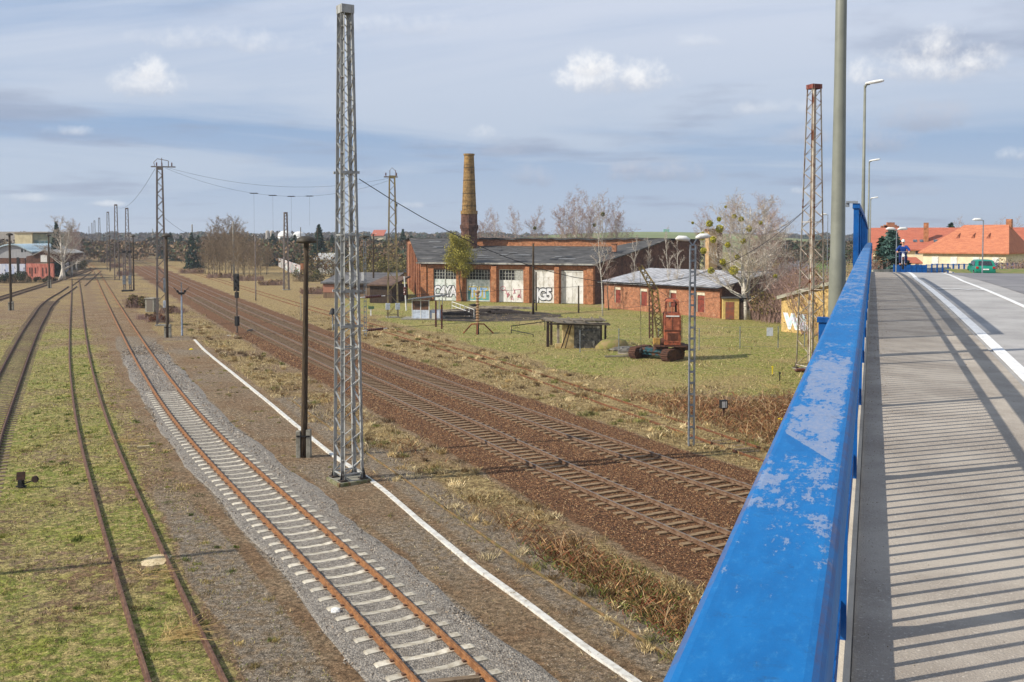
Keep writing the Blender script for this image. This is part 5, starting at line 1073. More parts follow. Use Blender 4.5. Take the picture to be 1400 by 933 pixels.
# lower roof: strips with small height differences
def uf(t,y): return (BLx*y/BY)*(1-t)+(LW+(BRx-LW)*y/BY)*t
nst=20; roof=MB(); cs=[]
tl=.185; tr=.80
def ztop(t): 
    if t<tl-.02: return ZT-.05
    if t<tl+.02: return ZT-.05+(ZL-ZT+.05)*(t-tl+.02)/.04
    if t<tr: return ZL
    return ZL+(ZT-.1-ZL)*min(1,(t-tr)/.16)
rr=random.Random(3)
T_=[k/nst for k in range(nst+1)]; T_=sorted(T_+[tl-.02,tl+.02])
rows=[-.55,6,12,18,CY_-.003]; vs=[]
for t_ in T_:
    for y in rows:
        f2=(y+.55)/(CY_+.55); x=uf(t_,y)+(-.5 if t_==0 else (.5 if t_==1 else 0)); z=EA+(ztop(t_)-EA)*f2+rr.uniform(-.05,.05)-(.12*math.sin(math.pi*f2) if t_>.25 else 0)
        vs.append((x,y,z))
m_=len(rows); nn=len(T_)
vs+= [(x,y,z-.14) for x,y,z in vs]; o_=nn*m_
fs=[(i*m_+k,(i+1)*m_+k,(i+1)*m_+k+1,i*m_+k+1) for i in range(nn-1) for k in range(m_-1)]
fs+=[tuple(o_+q for q in f[::-1]) for f in fs]
fs+=[(i*m_,o_+i*m_,o_+(i+1)*m_,(i+1)*m_) for i in range(nn-1)]+[(k+1,o_+k+1,o_+k,k) for k in range(m_-1)]+[((nn-1)*m_+k,o_+(nn-1)*m_+k,o_+(nn-1)*m_+k+1,(nn-1)*m_+k+1) for k in range(m_-1)]
roof.add(vs,fs); rf=roof.build('roof',ROOFT,shed)
mb=MB(); mb.box(-.6,LW+.5,-.62,-.56,EA-.2,EA+.02); mb.build('gutter',mat('pale_flashing',(168,166,158),(110,106,100),.8,.4,.6),rf)
# patches and torn sheets on the roof
pm_=mat('roof_patch_light',(120,120,118),(92,92,92),2.); pd_=mat('roof_patch_dark',(40,40,42),(56,56,58),2.)
pl_=MB(); pk=MB()
for k in range(34):
    t_=rr.uniform(.05,.95); y=rr.uniform(1,21); f2=(y+.55)/(CY_+.55); zt=EA+(ztop(t_)-EA)*f2+.03; sl=(ztop(t_)-EA)/(CY_+.55); x=uf(t_,y); w_=rr.uniform(.3,1.6); h_=rr.uniform(.25,1.4)
    (pl_ if k%3 else pk).add([(x-w_,y,zt),(x+w_,y,zt),(x+w_*.9,y+h_,zt+sl*h_+.02),(x-w_*1.05,y+h_,zt+sl*h_+.02)],[(0,1,2,3)])
pl_.build('light_patches',pm_,rf); pk.build('dark_patches',pd_,rf)
mb=MB(); x0=uf(tl+.02,CY_); x1=uf(.965,CY_); wallbetween(mb,(x0,CY_+.02),(x1,CY_+.02),ZL-1.2,ZT-.05,ZT-.05,.4,1); mb.build('clerestory_wall',BRO,shed)
mb=MB(); rr=random.Random(9); vs=[]; n=40
for k in range(n+1):
    t_=k/n; 
    for y,zz in((CY_-.35,ZT+rr.uniform(-.1,.12)),(BY+.4,ZT-.25)): vs.append((uf(t_,y)+(-.5 if k==0 else(.5 if k==n else 0)),y,zz))
vs+=[(x,y,z-.22-(.1*rr.random() if i%2==0 else 0)) for i,(x,y,z) in enumerate(vs)]
o_=2*(n+1); mb.add(vs,[(2*k,2*k+2,2*k+3,2*k+1) for k in range(n)]+[(o_+2*k+1,o_+2*k+3,o_+2*k+2,o_+2*k) for k in range(n)]+[(o_+2*k,o_+2*k+2,2*k+2,2*k) for k in range(n)]+[(2*k+1,2*k+3,o_+2*k+3,o_+2*k+1) for k in range(n)]); mb.build('upper_roof',ROOFT,shed)
for px,y in((840,11),):
    x=U(px,y); mb=MB(); mb.box(x-.35,x+.35,y-.35,y+.35,6.2,8.7); st=mb.build('roof_chimney',BR,shed); mb=MB(); mb.box(x-.42,x+.42,y-.42,y+.42,8.7,8.85); mb.build('chimney_cap',BRD,st)
x=U(700,16)
# tall chimney
cb_=AT(641.5,324,172); cz=Vector((cb_.x,cb_.y,0)); ch=thing('chimney_stack','tall round sooty yellow brick chimney on an octagonal red base above the shed roof','chimney',cz)
mb=MB(); mb.lathe((0,0,0),[(1.42,0),(1.42,11.0),(1.5,11.02),(1.5,11.3),(1.62,11.35),(1.62,12.0),(1.46,12.05),(1.42,13.9)],8); mb.build('octagonal_base',BRD,ch)
prof=[(1.5,13.9),(1.5,14.5)]+[(1.28-(.42)*(k/12),14.52+k*(24.2-14.52)/12) for k in range(13)]+[(.98,24.22),(.98,24.5),(.7,24.5),(.68,23.5)]
mb=MB(); mb.lathe((0,0,0),prof,24); mb.build('shaft',BRY,ch,smooth=False)
for z in(15.3,17.5,19.8,22): r_=1.30-.42*((z-14.5)/9.7)+.02; mb=MB(); mb.lathe((0,0,z),[(r_,0),(r_,.08)],24); mb.build('iron_band',DARK,ch)
# annex
AL=G(826,421,0); AR=G(984,435.5,0); d=(AR-AL).normalized(); an=thing('brick_annex','low brick annex with a patched grey sheet roof right of the engine shed','annex',AL,math.atan2(d.y,d.x)); AW=(AR-AL).length; ap=Vector((-d.y,d.x,0))
def UA(px): k=(px-700)/F; return (k*AL.y-AL.x)/(d.x-k*d.y)
wins=[(UA(840),UA(848.6),.85,3.05),(UA(875),UA(885),.75,3.05),(UA(915),UA(925),.9,3.1),(UA(952),UA(964),.55,3.05)]
xs=[0]+[v for w in wins for v in w[:2]]+[AW]
for i in range(0,len(xs),2): mb=MB(); mb.box(xs[i],xs[i+1],0,.4,0,3.62); mb.build('front_wall',BR,an)
for a,b_,z0,z1 in wins:
    mb=MB(); mb.box(a,b_,0,.4,0,z0); mb.build('sill_wall',BR,an); mb=MB(); mb.box(a,b_,0,.4,z1,3.62); mb.build('window_lintel',BR,an)
for a,b_,z0,z1 in wins:
    mb=MB(); mb.box(a,b_,.2,.26,z0,z1); w=mb.build('window_boards',mat('rust_red_boards',(134,62,48),(96,50,40),3.),an); mb=MB(); mb.box(a,a+.12,.1,.2,z0,z1); mb.box(b_-.12,b_,.1,.2,z0,z1); mb.box(a+.12,b_-.12,.1,.2,z1-.4,z1); mb.build('window_frame',mat('cream_frame',(214,204,180),(180,170,150),5.),w)
mb=MB(); mb.box(-.1,AW+.05,-.06,-.003,3.3,3.45); mb.build('eaves_course',BRD,an)
mb=MB(); mb.box(0,.4,.402,9,0,3.6); mb.build('side_wall',BRD,an); mb=MB(); mb.box(AW-.4,AW,.402,9,0,3.59); mb.add([(AW,0,3.6),(AW,9,3.6),(AW,9,5.3),(AW-.3,0,3.6),(AW-.3,9,3.6),(AW-.3,9,5.3)],[(0,1,2),(5,4,3),(2,1,4,5)]); mb.build('side_wall',BRD,an)
rm_=bpy.data.materials.new('grey_sheet_roof'); rm_.use_nodes=True; t=NT(rm_.node_tree); b=t.n['Principled BSDF']; ob=t.a('ShaderNodeTexCoord').outputs['Object']
wv=t.a('ShaderNodeTexWave'); wv.bands_direction='X'; wv.inputs['Scale'].default_value=.32; wv.inputs['Distortion'].default_value=1.5; t.s(wv.inputs['Vector'],ob)
c=t.mix(t.ramp(t.noise(ob,1.1,5,.7),.4,.65),S((178,178,180)),S((140,140,142))); c=t.mix(t.ramp(wv.outputs['Fac'],.9,.97),c,S((88,84,78))); c=t.mix(t.ramp(t.noise(ob,.45,5,.7),.56,.66,0,.9),c,S((104,98,88)))
t.s(b.inputs['Base Color'],c); b.inputs['Roughness'].default_value=.75
mb=MB()
for k,(a,b_) in enumerate(((-.8,AW*.47),(AW*.47+.05,AW*.99+.3))):
    dz=.12*k; mb.slab([(a,-.55,3.62+dz),(b_,-.55,3.62+dz),(b_,9.3,5.4+dz*.5),(a,9.3,5.4+dz*.5)],.1)
ra=mb.build('roof',rm_,an); mb=MB(); mb.slab([(-.8,-.6,3.6),(AW+.3,-.6,3.6),(AW+.3,-.57,3.74),(-.8,-.57,3.74)],.02); mb.build('gutter',DARK,ra)
# square chimney behind the annex
p=AT(972.5,324,136); p.z=0; c2=thing('square_chimney','square tan rendered chimney with a dark cap behind the annex roof','chimney',p,R(12))
mb=MB(); mb.box(-.62,.62,-.62,.62,0,10.7); mb.build('shaft',mat('tan_render',(190,160,116),(168,132,92),2.,.35,.65,.9),c2); mb=MB(); mb.box(-.7,.7,-.7,.7,10.7,11.05); mb.build('cap',BRD,c2); mb=MB(); mb.box(.66,1.6,-.2,.5,0,10.9); mb.build('darker_side',BRD,c2)  # darker right side of the chimney, built as a separate dark slab
# timber barn and small hut
p=G(986,432,0); bn_=thing('timber_barn','dark timber shed with a pitched roof behind the big birch trunk','shed',AT(987,324,126)-Vector((0,0,CZ)),R(-12))
DWD=mat('dark_boards',(74,58,48),(50,40,34),2.,.4,.6,.9,stretch=(5,5,.6))
mb=MB(); mb.add([(0,0,0),(6.6,0,0),(6.6,0,2.6),(2.6,0,4.9),(0,0,3.9),(0,7,0),(6.6,7,0),(6.6,7,2.6),(2.6,7,4.9),(0,7,3.9)],[(0,1,2,3,4),(9,8,7,6,5),(1,6,7,2),(0,4,9,5)]); mb.build('wall',DWD,bn_)
mb=MB(); mb.slab([(-.2,-.3,3.85),(2.6,-.3,5.05),(2.6,7.3,5.05),(-.2,7.3,3.85)],.1); mb.slab([(2.6,-.3,5.05),(6.9,-.3,2.55),(6.9,7.3,2.55),(2.6,7.3,5.05)],.1); mb.build('roof',ROOFT,bn_)
h0=G(985.5,436.5,0); hut=thing('small_hut','small ochre hut with a rusty red door between the annex and the birch trunk','hut',h0+Vector((.15,-.4,0)),R(-8))
OC=mat('ochre_render',(206,180,112),(176,150,90),2.,.4,.65,.9)
mb=MB(); mb.box(0,.3,0,.2,0,2.5); mb.box(1.35,1.9,0,.2,0,2.5); mb.box(.3,1.35,0,.2,2.1,2.5); mb.box(0,1.9,.2,2.4,0,2.5); mb.build('wall',OC,hut); mb=MB(); mb.box(.3,1.35,-.01,.1,.02,2.1); mb.build('door',mat('rust_red_door',(150,88,62),(120,84,70),2.,.4,.6),hut)
mb=MB(); mb.box(1.9,4.3,.1,2.4,0,2.3); mb.build('dark_side',DWD,hut); mb=MB(); mb.box(-.15,4.45,-.2,2.6,2.5,2.62); mb.build('roof',ROOFT,hut)  # dark side of the hut, built as its own boarded block
p=AT(1036,324,140); p.z=0; gb=thing('grey_outbuilding','small pale grey outbuilding seen behind the birch trunk','outbuilding',p,R(-20)); mb=MB(); mb.box(0,2.2,0,4,0,4.2); mb.build('wall',mat('pale_grey_render',(176,172,164),(150,146,138),3.),gb); mb=MB(); mb.slab([(-.2,-.2,4.2),(2.4,-.2,4.2),(2.4,4.2,4.9),(-.2,4.2,4.9)],.12); mb.build('roof',ROOFT,gb)
# yellow building by the bridge
Y0=G(1068,453.5,0); Y1=G(1190,466,0); d=(Y1-Y0).normalized(); yb=thing('yellow_building','ochre brick building with a sloping grey roof edge and white graffiti beside the bridge','building',Y0,math.atan2(d.y,d.x)); YW=(Y1-Y0).length
mb=MB(); mb.add([(0,0,0),(YW,0,0),(YW,0,6.6),(0,0,3.7),(0,12,0),(YW,12,0),(YW,12,6.6),(0,12,3.7)],[(0,1,2,3),(7,6,5,4),(0,3,7,4),(1,5,6,2)]); mb.build('wall',BRC,yb)
mb=MB(); mb.slab([(-.4,-.35,3.72),(YW+.4,-.35,6.82),(YW+.4,12.4,6.82),(-.4,12.4,3.72)],.35); mb.build('roof',mat('lichen_roof',(158,154,138),(120,116,100),1.2,.4,.65,.95),yb)
k=text_mesh('graffiti_outline','WIL',1.9,GW,yb,(2.1,-.03,1.1),.2,.004,squeeze=1.0,space=.85); text_mesh('graffiti_letters','WIL',1.9,mat('graffiti_mint',(176,206,204),(206,200,226),2.),yb,(2.1,-.045,1.1),.05,.004,space=.85)
# ------------------------------------------------------------------ compound objects
# glazed kiosk
b_=G(563.5,437,0); kz=thing('signal_kiosk','small white and glazed kiosk with a flat overhanging roof on the lawn before the shed','kiosk',b_,R(-6))
mb=MB(); mb.box(0,2.1,0,.06,.1,1.15); mb.box(0,.06,.06,2.4,.1,1.15); mb.box(2.1,3.3,.3,.36,.1,1.15); mb.box(3.24,3.3,.36,2.4,.1,1.15); mb.build('lower_panel',mat('pale_blue_panel',(200,210,224),(168,176,190),3.),kz)
mb=MB(); mb.box(.0,2.1,.02,.05,1.15,2.3); mb.build('front_pane',mat('kiosk_glass',(120,88,70),(70,60,54),1.5,rough=.1,spec=.6),kz)
mb=MB()
for x,y in((0,0),(1.05,0),(2.06,0),(3.24,.3),(3.24,2.4),(0,2.4)): mb.box(x-.04,x+.04,y-.02,y+.08,0,2.5)
mb.box(0,2.1,-.01,.07,2.25,2.33); mb.build('frame',WHITE,kz)
mb=MB(); mb.slab([(-.5,-.5,2.42),(3.9,-.5,2.95),(3.9,2.9,2.95),(-.5,2.9,2.42)],.1); mb.build('roof',mat('kiosk_roof',(74,76,78),(96,96,94),2.),kz); mb=MB(); mb.box(-1.3,3.6,-.5,2.6,0,.14); mb.build('plinth',CONC,kz)
mb=MB(); mb.box(2.5,2.95,-.5,-.1,.14,.8); mb.build('control_box',mat('pale_box',(196,190,176)),kz)
for px,yb_,yt,lb in((596,447,411,'left of two thin rusty posts in front of the kiosk'),(604,450,417,'right of two thin rusty posts in front of the kiosk')):
    q=G(px,yb_,0); mb=MB(); mb.box(-.09,.09,-.09,.09,-.1,HT(q,yt)); mb.box(-.02,.02,-.11,-.09,.2,HT(q,yt)-.1); o=mb.build('rusty_post',mat('deep_rust_post',(96,52,42),(70,44,38),4.)); o.location=q; tag(o,lb,'post',group='rusty posts by the kiosk')
# insulator column
b_=G(653,457,0); ic=thing('insulator_column','tall ribbed insulator column on a rusty tripod foot before the second shed door','insulator',b_)
mb=MB(); mb.tube([(0,0,0),(0,0,1.0)],[.16,.14],10); mb.build('pedestal',DARK,ic)
for a in(150,20,270): mb=MB(); mb.tube([(0,0,1.05),(math.cos(R(a))*.7,math.sin(R(a))*.5,1.0),(math.cos(R(a))*1.7,math.sin(R(a))*1.0,.05)],.07,6); mb.build('tripod_leg',mat('rust_orange_leg',(142,78,46),(100,60,40),4.),ic)
mb=MB(); pr=[(.08,1.0)]; 
for k in range(11): z=1.1+k*.28; pr+=[(.2,z),(.22,z+.05),(.11,z+.1),(.11,z+.2)]
pr+=[(.26,4.25),(.26,4.4),(.1,4.5)]; mb.lathe((0,0,0),pr,12); mb.build('ribbed_body',mat('weathered_porcelain',(168,140,108),(140,104,76),3.,rough=.5),ic)
mb=MB(); mb.tube([(-.9,0,3.0),(-.4,0,2.95),(.2,0,3.0)],[.03,.16,.04],8); mb.build('side_arm',DARK,ic)
b_=G(555.5,425,0); ic2=thing('insulator_column','slim white and red insulator pole at the left corner of the engine shed','insulator',b_)
mb=MB(); mb.tube([(0,0,0),(-.25,0,4.6)],[.1,.08],8); mb.build('pole',WHITE,ic2)
mb=MB(); mb.lathe((-.15,0,2.1),[(.1,0),(.26,.08),(.15,.2),(.26,.32),(.15,.5),(.28,.62),(.15,.8),(.26,.95),(.12,1.1)],10); mb.build('red_insulator',INSUL,ic2)
# turntable pit: white railings, beams, dark heap
pp=[G(618,424,0),G(648,436,0)]; t=thing('pit_railing','white two-bar handrail slanting down beside the turntable pit','railing',pp[0])
e=pp[1]-pp[0]
for k in range(6): q=e*(k/5); mb=MB(); mb.bar(q,q+Vector((0,0,1.15)),.07); mb.build('post',WHITE,t)
for h in(.6,1.12): mb=MB(); mb.bar(Vector((0,0,h)),e+Vector((0,0,h)),.06); mb.build('rail',WHITE,t)
pit=MB(); c0=G(668,432,0); n=36
pit.add([(c0.x+math.cos(2*math.pi*k/n)*9.0*(1+.05*math.sin(k*2.2)),c0.y+math.sin(2*math.pi*k/n)*8.5,.012) for k in range(n)],[tuple(range(n))]); o=pit.build('turntable_pit',mat('dark_pit_earth',(74,62,52),(52,46,42),.5,.4,.6,.95,bump=.6,bscale=5,col3=(110,96,72),s3=.8,lo3=.52,hi3=.62)); tag(o,'dark overgrown floor of the old turntable pit before the shed doors','pit',kind='structure')
rr=random.Random(12); BM=mat('charred_beam',(72,64,58),(48,42,40),2.,.4,.6,.9,stretch=(4,4,4)); BMP=mat('weathered_beam',(150,140,124),(110,100,86),2.,rough=.9)
labs=['long dark beam lying across the turntable pit, nearest the kiosk','dark beam at the near edge of the turntable pit','pale weathered beam on the pit heap below the third shed door','dark beam slanting over the pit heap','short dark beam at the right end of the turntable pit','long dark beam at the far side of the pit under the second door','pale broken beam at the left of the pit heap','dark sleeper baulk in the middle of the pit heap','thin dark beam lying along the far pit edge','short pale baulk at the near right of the pit']
for k,lb in enumerate(labs):
    x=610+k*10.5; q=G(x+rr.uniform(-4,4),rr.uniform(421,434),.25); a=rr.uniform(-.45,.35); L=rr.uniform(3,8); mb=MB(); mb.cbox((0,0,0),(L,.32,.3),0); o=mb.build('timber_beam',BMP if 'pale' in lb else BM); o.location=q+Vector((0,0,rr.uniform(0,.35))); o.rotation_euler=(0,rr.uniform(-.06,.06),a); tag(o,lb,'beam','beams heaped in the turntable pit')
o=lump('rubble_heap','low dark heap of rubble and soil in the turntable pit','rubble',G(655,428,0),(6.5,2.2,.55),mat('dark_rubble',(88,74,62),(60,52,46),1.5,.4,.6,.95,bump=.8,bscale=8),8)
# open shelter
s0=G(769,476.5,0); sh=thing('derelict_shelter','derelict lean-to shelter with a sagging boarded roof, wood props and a rubble wall','shelter',s0,R(6))
RB=mat('flaking_rubble_wall',(110,106,98),(70,68,66),2.2,.42,.6,.95,bump=.6,bscale=9,col3=(160,156,146),s3=3.,lo3=.58,hi3=.66)
PY=mat('pale_yellow_render',(206,184,134),(180,152,100),2.,.4,.65,.9)
mb=MB(); mb.box(0,1.05,0,.25,0,2.35); mb.box(-.6,0,.2,.4,0,.4); mb.build('end_wall',PY,sh); mb=MB(); mb.box(1.053,3.4,-.08,.3,0,2.2); mb.build('rubble_wall',RB,sh)
for x,y,w_,m_ in((-1.1,1.5,.24,DWD),(-.25,.9,.2,mat('whitish_post',(170,160,146),(120,106,90),3.)),(-.6,2.8,.2,DWD),(3.95,.4,.16,DWD),(4.0,2.6,.16,DWD),(1.5,2.7,.2,DWD)):
    mb=MB(); mb.box(x-w_/2,x+w_/2,y-w_/2,y+w_/2,0,2.25); mb.build('prop',m_,sh)
mb=MB(); mb.bar((-.15,-.3,.05),(.55,-.25,2.1),.09); mb.bar((.2,-.35,.05),(.75,-.3,2.1),.08); mb.build('leaning_plank',DWD,sh)
PL=mat('grey_roof_boards',(134,124,108),(86,78,68),3.,.4,.6,.95,stretch=(.6,5,5)); rr=random.Random(2); mb=MB()
for k in range(17):
    y=-.7+k*.26
    if k in(4,11): continue
    x0=-1.25+rr.uniform(-.35,.25)+max(0,(1.0-y))*.25; x1=4.0+rr.uniform(-.6,.25); dz0=rr.uniform(-.06,.06); dz1=rr.uniform(-.2,.05); mb.slab([(x0,y,2.42+dz0),(x1,y+rr.uniform(-.08,.08),2.3+dz1),(x1,y+.2,2.33+dz1),(x0,y+.23,2.46+dz0)],.07)
for k in range(6): x=-1+k*.95; mb.bar((x,-.75+rr.uniform(-.2,.2),2.5),(x+rr.uniform(-.5,.5),3.4,2.48),.09)
mb.build('roof_boards',PL,sh); mb=MB(); mb.bar((-1.4,-.5,2.24),(4.2,-.5,2.14),.14); mb.bar((-1.5,2.9,2.3),(4.2,2.9,2.2),.14); mb.build('roof_beam',DWD,sh)
# grass mound
o=lump('grass_mound','low grassy heap beside the derelict shelter','mound',G(838,476,0),(1.5,1.3,.9),mat('mound_grass',(118,116,62),(140,122,84),1.5,.4,.6,.95,bump=.6,bscale=10),10)
for p_ in o.data.polygons: p_.use_smooth=True
for k,lb in enumerate(('pale timber lying by the excavator track, longest','pale timber lying by the excavator track, shortest','grey plank half under the excavator track')):
    mb=MB(); mb.cbox((0,0,0),((3.2,1.7,2.4)[k],.16,.12)); o=mb.build('loose_timber',BMP); o.location=G(853+k*5,487-k*3,.1+.08*k); o.rotation_euler=(0,0,(.12,-.5,.3)[k]); tag(o,lb,'timber','timbers by the excavator')
lump('rubble_heap','low stony rubble heap between the grassy mound and the excavator','rubble',G(856,479,0),(1.5,.9,.35),RB,14)
# gate / pipes left of the shelter
q0=G(699,456,0);q1=G(745,452,0); t=thing('pipe_barrier','thin bent pipe barrier standing in the grass left of the derelict shelter','barrier',q0); e=q1-q0
mb=MB(); mb.tube([(0,0,0),(0,0,.75),tuple(e+Vector((0,0,.95)))],.05,6); mb.build('top_pipe',DARK,t); mb=MB(); f2=G(729,461,0)-q0; mb.tube([(0,0,.35),tuple(f2+Vector((0,0,.25))),tuple(f2)],.045,6); mb.build('lower_pipe',DARK,t)
mb=MB(); mb.tube([tuple(e),tuple(e+Vector((0,0,1.15)))],.05,6); mb.build('end_post',DARK,t)
# cable excavator
x0=G(905,491,0); ex=thing('cable_excavator','rusty orange cable excavator with a bent lattice boom on crawler tracks','excavator',x0,R(-4)); sc=77.9/F
# local scale: 1 photo pixel here is about sc metres
RO=mat('rusty_orange_paint',(170,94,64),(128,66,46),2.2,.38,.62,.8,col3=(86,56,44),s3=2.6,lo3=.5,hi3=.62,bump=.15); RD=mat('dark_rusty_iron',(96,66,52),(66,48,42),4.,.4,.65,.9,bump=.3); YO=mat('mossy_yellow_steel',(140,118,66),(92,82,54),2.,.4,.6,.85,col3=(62,54,44),s3=4.,lo3=.55,hi3=.66); TB_=mat('blue_green_paint',(44,84,92),(30,48,52),3.,.38,.58,.8,col3=(92,64,48),s3=3.,lo3=.5,hi3=.6)
def crawler(y):
    mb=MB(); pts=[]; L=2.0; r_=.42
    for k in range(9): a=R(90+k*22.5); pts.append((-L/2+math.cos(a)*r_,.46+math.sin(a)*r_))
    for k in range(9): a=R(-90+k*22.5); pts.append((L/2+math.cos(a)*r_,.46+math.sin(a)*r_))
    n=len(pts); P3=[]
    mbb=MB(); mbb.add([(y-.3,x,z) for x,z in pts]+[(y+.3,x,z) for x,z in pts],[tuple(range(n)),tuple(range(n,2*n))[::-1]]+[(i,n+i,n+(i+1)%n,(i+1)%n) for i in range(n)])
    per=[]; 
    for i in range(n):
        a=Vector((pts[i][0],pts[i][1],0)); c_=Vector((pts[(i+1)%n][0],pts[(i+1)%n][1],0)); m_=max(1,int((c_-a).length/.2))
        for q in range(m_): v=a.lerp(c_,q/m_); per.append((v.x,v.y))
    for x,z in per: d_=Vector((x-max(-1,min(1,x)),z-.46)); d_=d_.normalized() if d_.length>.1 else Vector((0,1 if z>.46 else -1)); mbb.bar((y-.32,x+d_.x*.03,z+d_.y*.03),(y+.32,x+d_.x*.03,z+d_.y*.03),.07,.06)
    o=mbb.build('crawler_track',RD,ex)
    for x in(-1,1): mb=MB(); mb.tube([(y-.36,x,.46),(y+.36,x,.46)],.26,12); mb.tube([(y-.4,x,.46),(y+.4,x,.46)],.1,10); mb.build('track_wheel',RD,o)
crawler(-2.0); crawler(1.0)
for o in [c for c in COL.objects if c.parent==ex]: o.rotation_euler=(0,0,-R(35))
# turn the crawlers so that their ends face the camera: they already run along local y
mb=MB(); mb.box(-1.68,.68,-.55,.55,.3,.85); mb.tube([(-1.6,-.6,.62),(.6,-.6,.62)],.09,8); mb.build('undercarriage',TB_,ex,bevel=.04).rotation_euler=(0,0,-R(35))
mb=MB(); mb.tube([(-.1,.0,.85),(-.1,.0,1.08)],.62,18); mb.build('slewing_ring',RD,ex)
mb=MB(); mb.box(-.7,1.9,-1.0,1.3,1.08,1.2); mb.box(1.2,2.2,-.3,1.3,.75,1.1); mb.build('platform',RD,ex)
# cab: tall tapering box
def taper(mb,x0,x1,y0,y1,z0,X0,X1,Y0,Y1,z1): 
    mb.add([(x0,y0,z0),(x1,y0,z0),(x1,y1,z0),(x0,y1,z0),(X0,Y0,z1),(X1,Y0,z1),(X1,Y1,z1),(X0,Y1,z1)],[(3,2,1,0),(4,5,6,7),(0,1,5,4),(1,2,6,5),(2,3,7,6),(3,0,4,7)])
mb=MB(); taper(mb,.1,1.42,-.95,.9,1.22,.1,1.42,-.95,.9,3.55); taper(mb,.1,1.42,-.95,.9,3.55,.16,1.36,-.88,.8,3.8); mb.build('engine_cab',RO,ex,bevel=.03)
mb=MB(); mb.box(.25,1.3,-.975,-.952,1.5,2.3); mb.box(.25,1.3,-.975,-.952,2.45,3.3); mb.build('cab_door_panels',mat('rusty_orange_light',(176,104,76),(132,74,54),2.6,.4,.6,.75),ex)
mb=MB()
for x,y in((.2,-.85),(1.24,-.85),(.3,.7),(1.2,.7)): mb.bar((x,y,3.8),(x+(.75-x)*.15,y*.9,4.75),.12)
mb.bar((.7,-.85,3.8),(.72,-.78,4.72),.08); taper(mb,.2,1.3,-.86,.75,4.7,.35,1.15,-.7,.6,4.92); mb.build('cabin_frame',RO,ex,bevel=.02)
mb=MB(); mb.box(.22,1.28,-.99,-.96,3.52,3.62); mb.build('white_sill',WHITE,ex)
mb=MB()
for k in range(7): mb.box(.35,1.2,-1.0,-.977,1.62+k*.09,1.66+k*.09)
mb.build('louvres',RD,ex)
mb=MB(); mb.box(.1,1.42,-.985,-.955,2.36,2.41); mb.box(.72,.78,-.985,-.955,2.45,3.5); mb.box(1.425,1.45,-.8,.7,1.6,3.2); mb.build('panel_seams',RD,ex)
mb=MB(); mb.tube([(1.1,.3,3.8),(1.1,.3,4.3),(1.25,.3,4.5)],.06,8); mb.build('exhaust',DARK,ex)
mb=MB(); mb.box(-.75,-.2,-.7,-.1,1.2,1.75); mb.build('winch_housing',mat('ochre_housing',(176,138,72),(120,96,60),3.),ex,bevel=.03); mb=MB(); mb.tube([(-.15,-.5,1.45),(.08,-.5,1.45)],.33,14); mb.build('winch_drum',RD,ex)
def lattice(a,b_,w0,w1,n,name,m,ex=ex,th=.05):
    a=Vector(a);b_=Vector(b_);d=(b_-a).normalized(); s1=Vector((0,1,0)); s2=d.cross(s1).normalized(); mb=MB()
    def cc(f,i): w=(w0*(1-f)+w1*f)/2; return a.lerp(b_,f)+s1*w*(1 if i in(0,1) else -1)+s2*w*(1 if i in(0,3) else -1)
    for i in range(4): mb.bar(cc(0,i),cc(1,i),th)
    for i in range(4):
        for k in range(n): mb.bar(cc(k/n,i),cc((k+1)/n,(i+1)%4),th*.7) if k%2==0 else mb.bar(cc(k/n,(i+1)%4),cc((k+1)/n,i),th*.7)
    return mb.build(name,m,ex)
px=lambda X,Y:((X-905)*sc,0,(491-Y)*sc)
lattice(px(903,462),px(893.5,393),.5,.5,9,'lower_boom',YO,th=.1); lattice(px(893.5,394),px(874,362),.5,.28,5,'upper_boom',YO,th=.1); lattice(px(889,391),px(890,462),.28,.28,9,'strut',RD,th=.08)
mb=MB(); mb.tube([(px(872,361)[0],-.12,px(872,361)[2]),(px(872,361)[0],.12,px(872,361)[2])],.17,12); mb.tube([(px(893,392)[0],-.3,px(893,392)[2]),(px(893,392)[0],.3,px(893,392)[2])],.16,12); mb.build('sheave',RD,ex)
a=px(874,363); mb=MB(); mb.tube([a,(a[0]+.1,-.1,1.6),(a[0]+.12,-.1,.9)],.018,5); mb.tube([a,px(900,420),px(912,414)],.015,4); mb.tube([px(893,392),(.7,0,4.9)],.02,4); mb.build('hoist_rope',WIRE,ex)
mb=MB(); mb.lathe((a[0]+.12,-.1,.45),[(.02,0),(.16,.08),(.18,.3),(.06,.45)],10); mb.build('hook_block',DARK,ex)
mb=MB(); mb.tube([(1.5,-.9,1.2),(1.5,-.9,3.6)],.03,5); mb.tube([(1.5,.2,1.2),(1.5,.2,3.4)],.03,5); mb.tube([(1.35,-.9,3.4),(1.5,-.9,3.4)],.02,4); mb.build('handrails',RD,ex)
# mesh fence of the compound
fx=[690,738,793,846,900,955.7,1011.6,1063.7,1100]; fy=[486,484.5,482,480,479.3,479,476.5,476,474.5]
fe=thing('wire_fence','low wire fence on thin grey posts crossing the lawn behind the excavator','fence')
FM=GALV; P=[G(a,b_,0) for a,b_ in zip(fx,fy)]
for a in P[2:]: mb=MB(); mb.tube([a,a+Vector((0,0,1.95))],.04,6); mb.build('fence_post',FM,fe)
for a,b_ in zip(P[2:-1],P[3:]):
    mb=MB(); 
    for h in(.15,1.0,1.9): mb.bar(a+Vector((0,0,h)),b_+Vector((0,0,h)),.012)
    mb.build('fence_wires',FM,fe)
q=G(1052,476.3,0); t=thing('notice_board','pale rectangular notice board on the wire fence near the yellow building','sign',q+Vector((0,-.06,0))); mb=MB(); mb.box(-.28,.28,-.02,.0,1.1,1.85); mb.build('panel',mat('pale_notice',(200,204,214),(184,188,198),5.),t)
